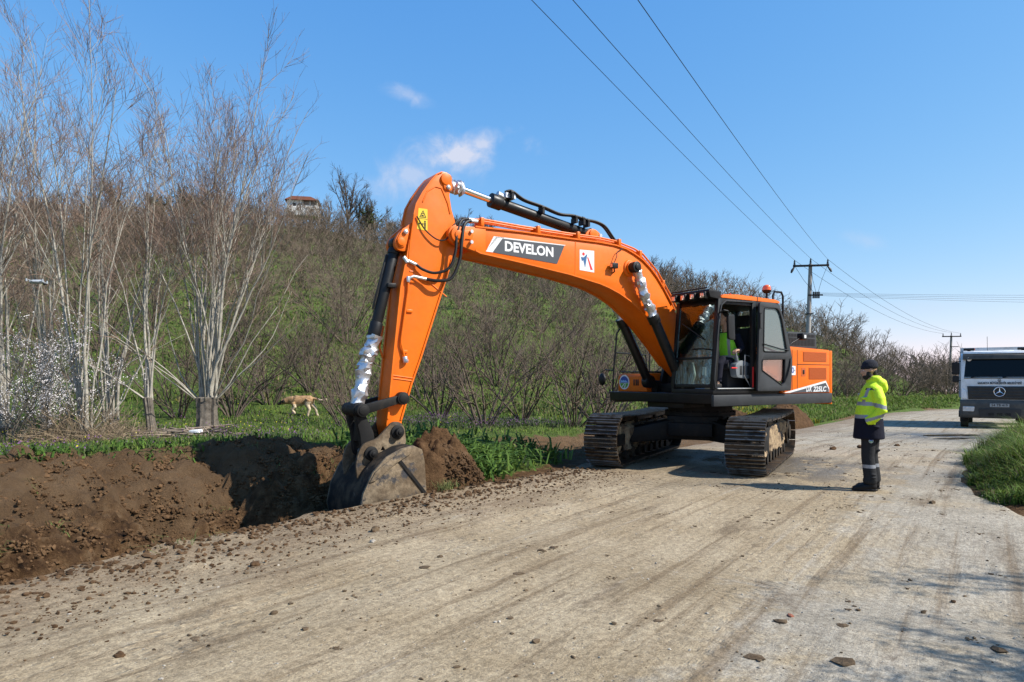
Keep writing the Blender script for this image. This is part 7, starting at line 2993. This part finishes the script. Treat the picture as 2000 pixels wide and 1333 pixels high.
# ------------------------------------------------------------------ soil heaps, clods, stones, puddle
CLOD = mat('dark_clods', (.055, .031, .016), rough=1.0, col2=(.105, .064, .035), nscale=3, var=.3, spec=.1)
CLOD_BANK = mat('bank_clod_soil', (.062, .034, .016), rough=1.0, col2=(.120, .070, .036), nscale=2.6, var=.35, spec=.1)
CLOD_ROAD = mat('road_clods', (.065, .044, .027), rough=1.0, col2=(.15, .108, .066), nscale=1.2, var=.3, spec=.1)
CAKE = mat('pressed_mud', (.070, .047, .028), rough=1.0, col2=(.135, .098, .062), nscale=9, var=.3, spec=.1, bump=.6, bscale=50)
PEBBLE = mat('pale_pebbles', (.40, .36, .30), rough=.9, col2=(.26, .22, .17), nscale=2, var=.25)
HEAP = mat('heaped_soil', (.046, .025, .012), rough=1.0, col2=(.098, .056, .028), nscale=7, bump=1.0, bscale=26, var=.3, spec=.1,
           col3=(.22, .15, .09), n3=14, thr3=.70)

_ICO_V, _ICO_F = None, None


def _ico():
    global _ICO_V, _ICO_F
    bm = bmesh.new()
    bmesh.ops.create_icosphere(bm, subdivisions=1, radius=1)
    _ICO_V = np.array([v.co[:] for v in bm.verts])
    _ICO_F = np.array([[v.index for v in f.verts] for f in bm.faces])
    bm.free()


_ico()


def lumps(name, P, size, m, label, cat, rng, flat=.7):
    n = len(P)
    k = len(_ICO_V)
    j = 1 + rng.uniform(-.38, .38, (n, k, 1))
    sc = size[:, None, None] * np.stack([rng.uniform(.7, 1.4, n), rng.uniform(.7, 1.4, n), flat * rng.uniform(.6, 1.2, n)], 1)[:, None, :]
    V = _ICO_V[None] * j * sc
    a = rng.uniform(0, 6.28, n)
    c, s = np.cos(a)[:, None], np.sin(a)[:, None]
    V = np.stack([V[..., 0] * c - V[..., 1] * s, V[..., 0] * s + V[..., 1] * c, V[..., 2]], -1) + P[:, None, :]
    F = (_ICO_F[None] + (np.arange(n) * k)[:, None, None]).reshape(-1, 3)
    return tag(link(name, np_mesh(name, V.reshape(-1, 3), [F], m)), label, cat, kind='stuff')


def edge_points(s, w):
    x0, y0, nx, ny = edge_at(s)
    return x0 - nx * w, y0 - ny * w


def scatter():
    rng = np.random.default_rng(404)
    # trench bank and floor
    n = 70000
    s = rng.uniform(-6, 5.0, n)
    w = rng.uniform(.9, 3.9, n)
    k = rng.random(n) < .5 + .5 * sstep(-.15, .25, fbm(s, w, 1.6, 3, 91))
    s, w = s[k], w[k]
    x, y = edge_points(s, w)
    sz = .006 + .026 * rng.random(len(x)) ** 3.2
    lumps('bank_clods', np.stack([x, y, H(x, y) + sz * .25], 1), sz, CLOD_BANK, 'loose dark clods of earth on the trench bank', 'earth', rng, .9)
    # spilled along the near lip
    n = 8200
    s = rng.uniform(-5.5, 8.5, n)
    t = np.abs(rng.normal(0, .75, n)) + .02
    x, y = edge_points(s, -t)
    sz = .004 + .034 * rng.random(n) ** 3.5 * np.exp(-t * .8)
    lumps('lip_clods', np.stack([x, y, road_z(x, y, s, t) + sz * .3], 1), sz, CLOD, 'crumbs of earth spilled along the trench lip of the road', 'earth', rng, .75)
    # over the whole road, in loose drifts
    n = 15000
    s = rng.uniform(-7.5, 26, n)
    t = rng.uniform(.1, 1, n) * road_w(s)
    x, y = edge_points(s, -t)
    g = fbm(x, y, .8, 4, 37) + .30 * np.exp(-t / 1.4)
    k = rng.random(n) < .07 + .7 * sstep(.08, .42, g)
    s, t, x, y = s[k], t[k], x[k], y[k]
    n = len(s)
    sz = .003 + .016 * rng.random(n) ** 6 + .007 * (rng.random(n) < .02)
    lumps('road_crumbs', np.stack([x, y, road_z(x, y, s, t) + sz * .25], 1), sz, CLOD_ROAD, 'crumbs of earth scattered over the road', 'earth', rng, .65)
    n = 2600
    s = rng.uniform(-7.5, 14, n)
    t = rng.uniform(.1, 1, n) * road_w(s)
    x, y = edge_points(s, -t)
    sz = .003 + .009 * rng.random(n) ** 4
    lumps('road_pebbles', np.stack([x, y, road_z(x, y, s, t) + sz * .2], 1), sz, PEBBLE, 'small pale pebbles on the road', 'gravel', rng, .7)
    # flattened cakes of mud with crumbs broken off round them
    n = 190
    s = rng.uniform(-6.5, 16, n)
    t = rng.uniform(.25, .98, n) * road_w(s)
    x, y = edge_points(s, -t)
    r = .014 + .048 * rng.random(n) ** 2.6
    P = np.stack([x, y, road_z(x, y, s, t) + r * .06], 1)
    lumps('mud_cakes', P, r, CAKE, 'flattened cakes of mud pressed onto the road', 'mud', rng, .26)
    k = rng.integers(0, n, 1700)
    x2, y2 = x[k] + rng.normal(0, 1, 1700) * r[k] * 2.0, y[k] + rng.normal(0, 1, 1700) * r[k] * 2.0
    sz = .003 + .012 * rng.random(1700) ** 3
    s2, w2 = sw(x2, y2)
    lumps('cake_crumbs', np.stack([x2, y2, road_z(x2, y2, s2, -w2) + sz * .25], 1), sz, CLOD_ROAD, 'crumbs broken off the mud cakes on the road', 'earth', rng, .6)


scatter()


def heap(name, cx, cy, rx, ry, h, rot, label, seed, mtl=HEAP, n=64, k=26):
    V = [(0, 0, h)]
    fx = []
    ca, sa = math.cos(rot), math.sin(rot)
    A = np.arange(n) * 2 * np.pi / n
    pts = [np.zeros((1, 2))]
    for q in range(1, k + 1):
        f = q / k
        e = 1 + .22 * vnoise(np.cos(A) * 1.5 + seed, np.sin(A) * 1.5, 3)
        pts.append(np.stack([np.cos(A) * f * rx * e, np.sin(A) * f * ry * e], 1))
    P = np.concatenate(pts)
    r = np.concatenate([[0]] + [np.full(n, q / k) for q in range(1, k + 1)])
    X = cx + P[:, 0] * ca - P[:, 1] * sa
    Y = cy + P[:, 0] * sa + P[:, 1] * ca
    prof = (1 - r ** 2.6) * h
    Z = H(X, Y) + prof + (.42 * h * fbm(X, Y, 2.6 / max(rx, .5), 4, seed, .6) + .16 * (np.abs(fbm(X, Y, 4.5, 4, seed + 1, .65)) - .1)) * sstep(1.0, .7, r) - .05 * (r > .98)
    F4, F3 = [], [[0, 1 + j, 1 + (j + 1) % n] for j in range(n)]
    for q in range(k - 1):
        for j in range(n):
            F4.append([1 + q * n + j, 1 + (q + 1) * n + j, 1 + (q + 1) * n + (j + 1) % n, 1 + q * n + (j + 1) % n])
    me = np_mesh(name, np.stack([X, Y, Z], 1), [F3, F4], mtl, True)
    return tag(link(name, me), label, 'soil heap')


heap('soil_heap', -1.10, 10.12, .74, .55, .62, R(35), 'heap of fresh crumbly brown soil beside the digger bucket', 3)
heap('soil_heap', 11.2, 27.6, 3.4, .8, .75, R(52), 'long low bank of reddish brown soil behind the digger counterweight', 9)
heap('soil_heap', 7.6, 22.8, 1.1, .7, .55, R(50), 'small brown soil heap seen between the digger tracks and the far verge', 15)


def heap_crumbs():
    rng = np.random.default_rng(12)
    n = 2600
    a = rng.uniform(0, 6.28, n)
    r = np.sqrt(rng.random(n)) * .70
    x, y = -1.10 + r * np.cos(a), 10.12 + r * .8 * np.sin(a)
    sz = .006 + .034 * rng.random(n) ** 3
    z = H(x, y) + (1 - (r / .70) ** 2.6) * .58
    lumps('heap_crumbs', np.stack([x, y, z], 1), sz, CLOD, 'loose crumbs on the fresh soil heap by the bucket', 'earth', rng, .9)


heap_crumbs()


def stone(px, py, r, label, m, seed, cat='stone', tall=.8):
    r = r * .62
    #     """one distinct stone or clod lying on the road under this pixel."""
    rr = random.Random(seed)
    Y = 1320 * EYE / (py - 741)
    x = (px - 1000) / 1320 * Y
    bm = bmesh.new()
    bmesh.ops.create_icosphere(bm, subdivisions=3, radius=1)
    o = Vector((rr.uniform(0, 50), rr.uniform(0, 50), 0))
    for v in bm.verts:
        q = v.co
        n1 = float(vnoise(np.array([q.x * 1.6 + o.x + q.z]), np.array([q.y * 1.6 + o.y - q.z * .7]), 5)[0])
        n2 = float(vnoise(np.array([q.x * 4 + o.x + q.z * 3]), np.array([q.y * 4 + o.y]), 6)[0])
        v.co = Vector((q.x * 1.25, q.y, q.z * tall)) * r * (1 + .7 * n1 + .35 * n2)
    me = bpy.data.meshes.new('stone')
    bm.to_mesh(me)
    bm.free()
    me.materials.append(m)
    me.polygons.foreach_set('use_smooth', [True] * len(me.polygons))
    ob = link('stone' if cat == 'stone' else 'earth_clod', me)
    s_, w_ = sw(np.array([x]), np.array([Y]))
    ob.location = (x, Y, float(road_z(np.array([x]), np.array([Y]), s_, -w_)[0]) + r * tall * .35)
    ob.rotation_euler = (0, 0, rr.uniform(0, 6))
    return tag(ob, label, cat)


BRICK = mat('brick_red', (.26, .075, .035), rough=.95, col2=(.13, .06, .04), nscale=20, bump=.5)
stone(1543, 1203, .034, 'reddish brown crumbling clod alone on the road near the bottom of the photo', BRICK, 1, 'clod', .45)
stone(732, 1038, .060, 'upright brown stone by the trench lip just below the bucket', CLOD_ROAD, 2, 'stone', 1.15)
stone(728, 1062, .042, 'pale brown flat stone below the upright stone', PEBBLE, 3, 'stone', .7)
stone(1381, 1199, .016, 'small white stone on the seam of the paving', PEBBLE, 4, 'stone')
stone(498, 1104, .055, 'dark lump of earth on the road, level with the small grass tuft', CLOD, 5, 'clod', .7)
stone(234, 1280, .040, 'dark lump of earth lowest on the road towards the trench end', CLOD, 6, 'clod', .7)
stone(535, 1196, .032, 'brown stone in the middle of the near road, right of the scattered mud cakes', CLOD_ROAD, 7, 'stone', .8)
stone(1822, 985, .055, 'brown clod on the road near the grassy corner', CLOD_ROAD, 8, 'clod', .8)
stone(1626, 876, .12, 'dark clod on the far road between crawler track and man', CLOD, 9, 'clod', .75)
stone(1682, 872, .11, 'dark clod on the road right behind the man', CLOD, 10, 'clod', .75)
stone(1752, 866, .08, 'dark clod on the paved road right of the man', CLOD, 11, 'clod', .75)
stone(1862, 1178, .022, 'small black clod on the shaded right part of the near road', CLOD, 12, 'clod', .8)
stone(860, 1088, .035, 'flat brown lump of mud on the road below the soil heap', CLOD_ROAD, 13, 'clod', .5)


def puddle():
    WATER = mat('puddle_water', (.060, .052, .042), rough=.05, var=0, spec=.6)
    rng = np.random.default_rng(2)
    for cx, cy, rx, ry, rot in ((13.6, 21.0, 1.0, .34, .2), (12.6, 19.3, .6, .22, .3)):
        n = 48
        a = np.arange(n) * 2 * np.pi / n
        e = 1 + .5 * vnoise(np.cos(a) * 2.2 + cx, np.sin(a) * 2.2, 3) + .3 * vnoise(np.cos(a) * 5 + cx, np.sin(a) * 5, 4)
        x = cx + rx * e * np.cos(a) * math.cos(rot) - ry * e * np.sin(a) * math.sin(rot)
        y = cy + rx * e * np.cos(a) * math.sin(rot) + ry * e * np.sin(a) * math.cos(rot)
        z = np.full(n, float(base_z(np.array([cy]))[0]) + .022)
        zc = base_z(y) + .018
        V = np.concatenate([[[cx, cy, z[0]]], np.stack([x, y, zc], 1)])
        F = [[0, 1 + j, 1 + (j + 1) % n] for j in range(n)]
        me = np_mesh('puddle_water', V, [F], WATER, True)
        tag(link('puddle_water', me), 'shallow puddle reflecting the sky at the road edge before the truck', 'puddle', kind='structure')


puddle()
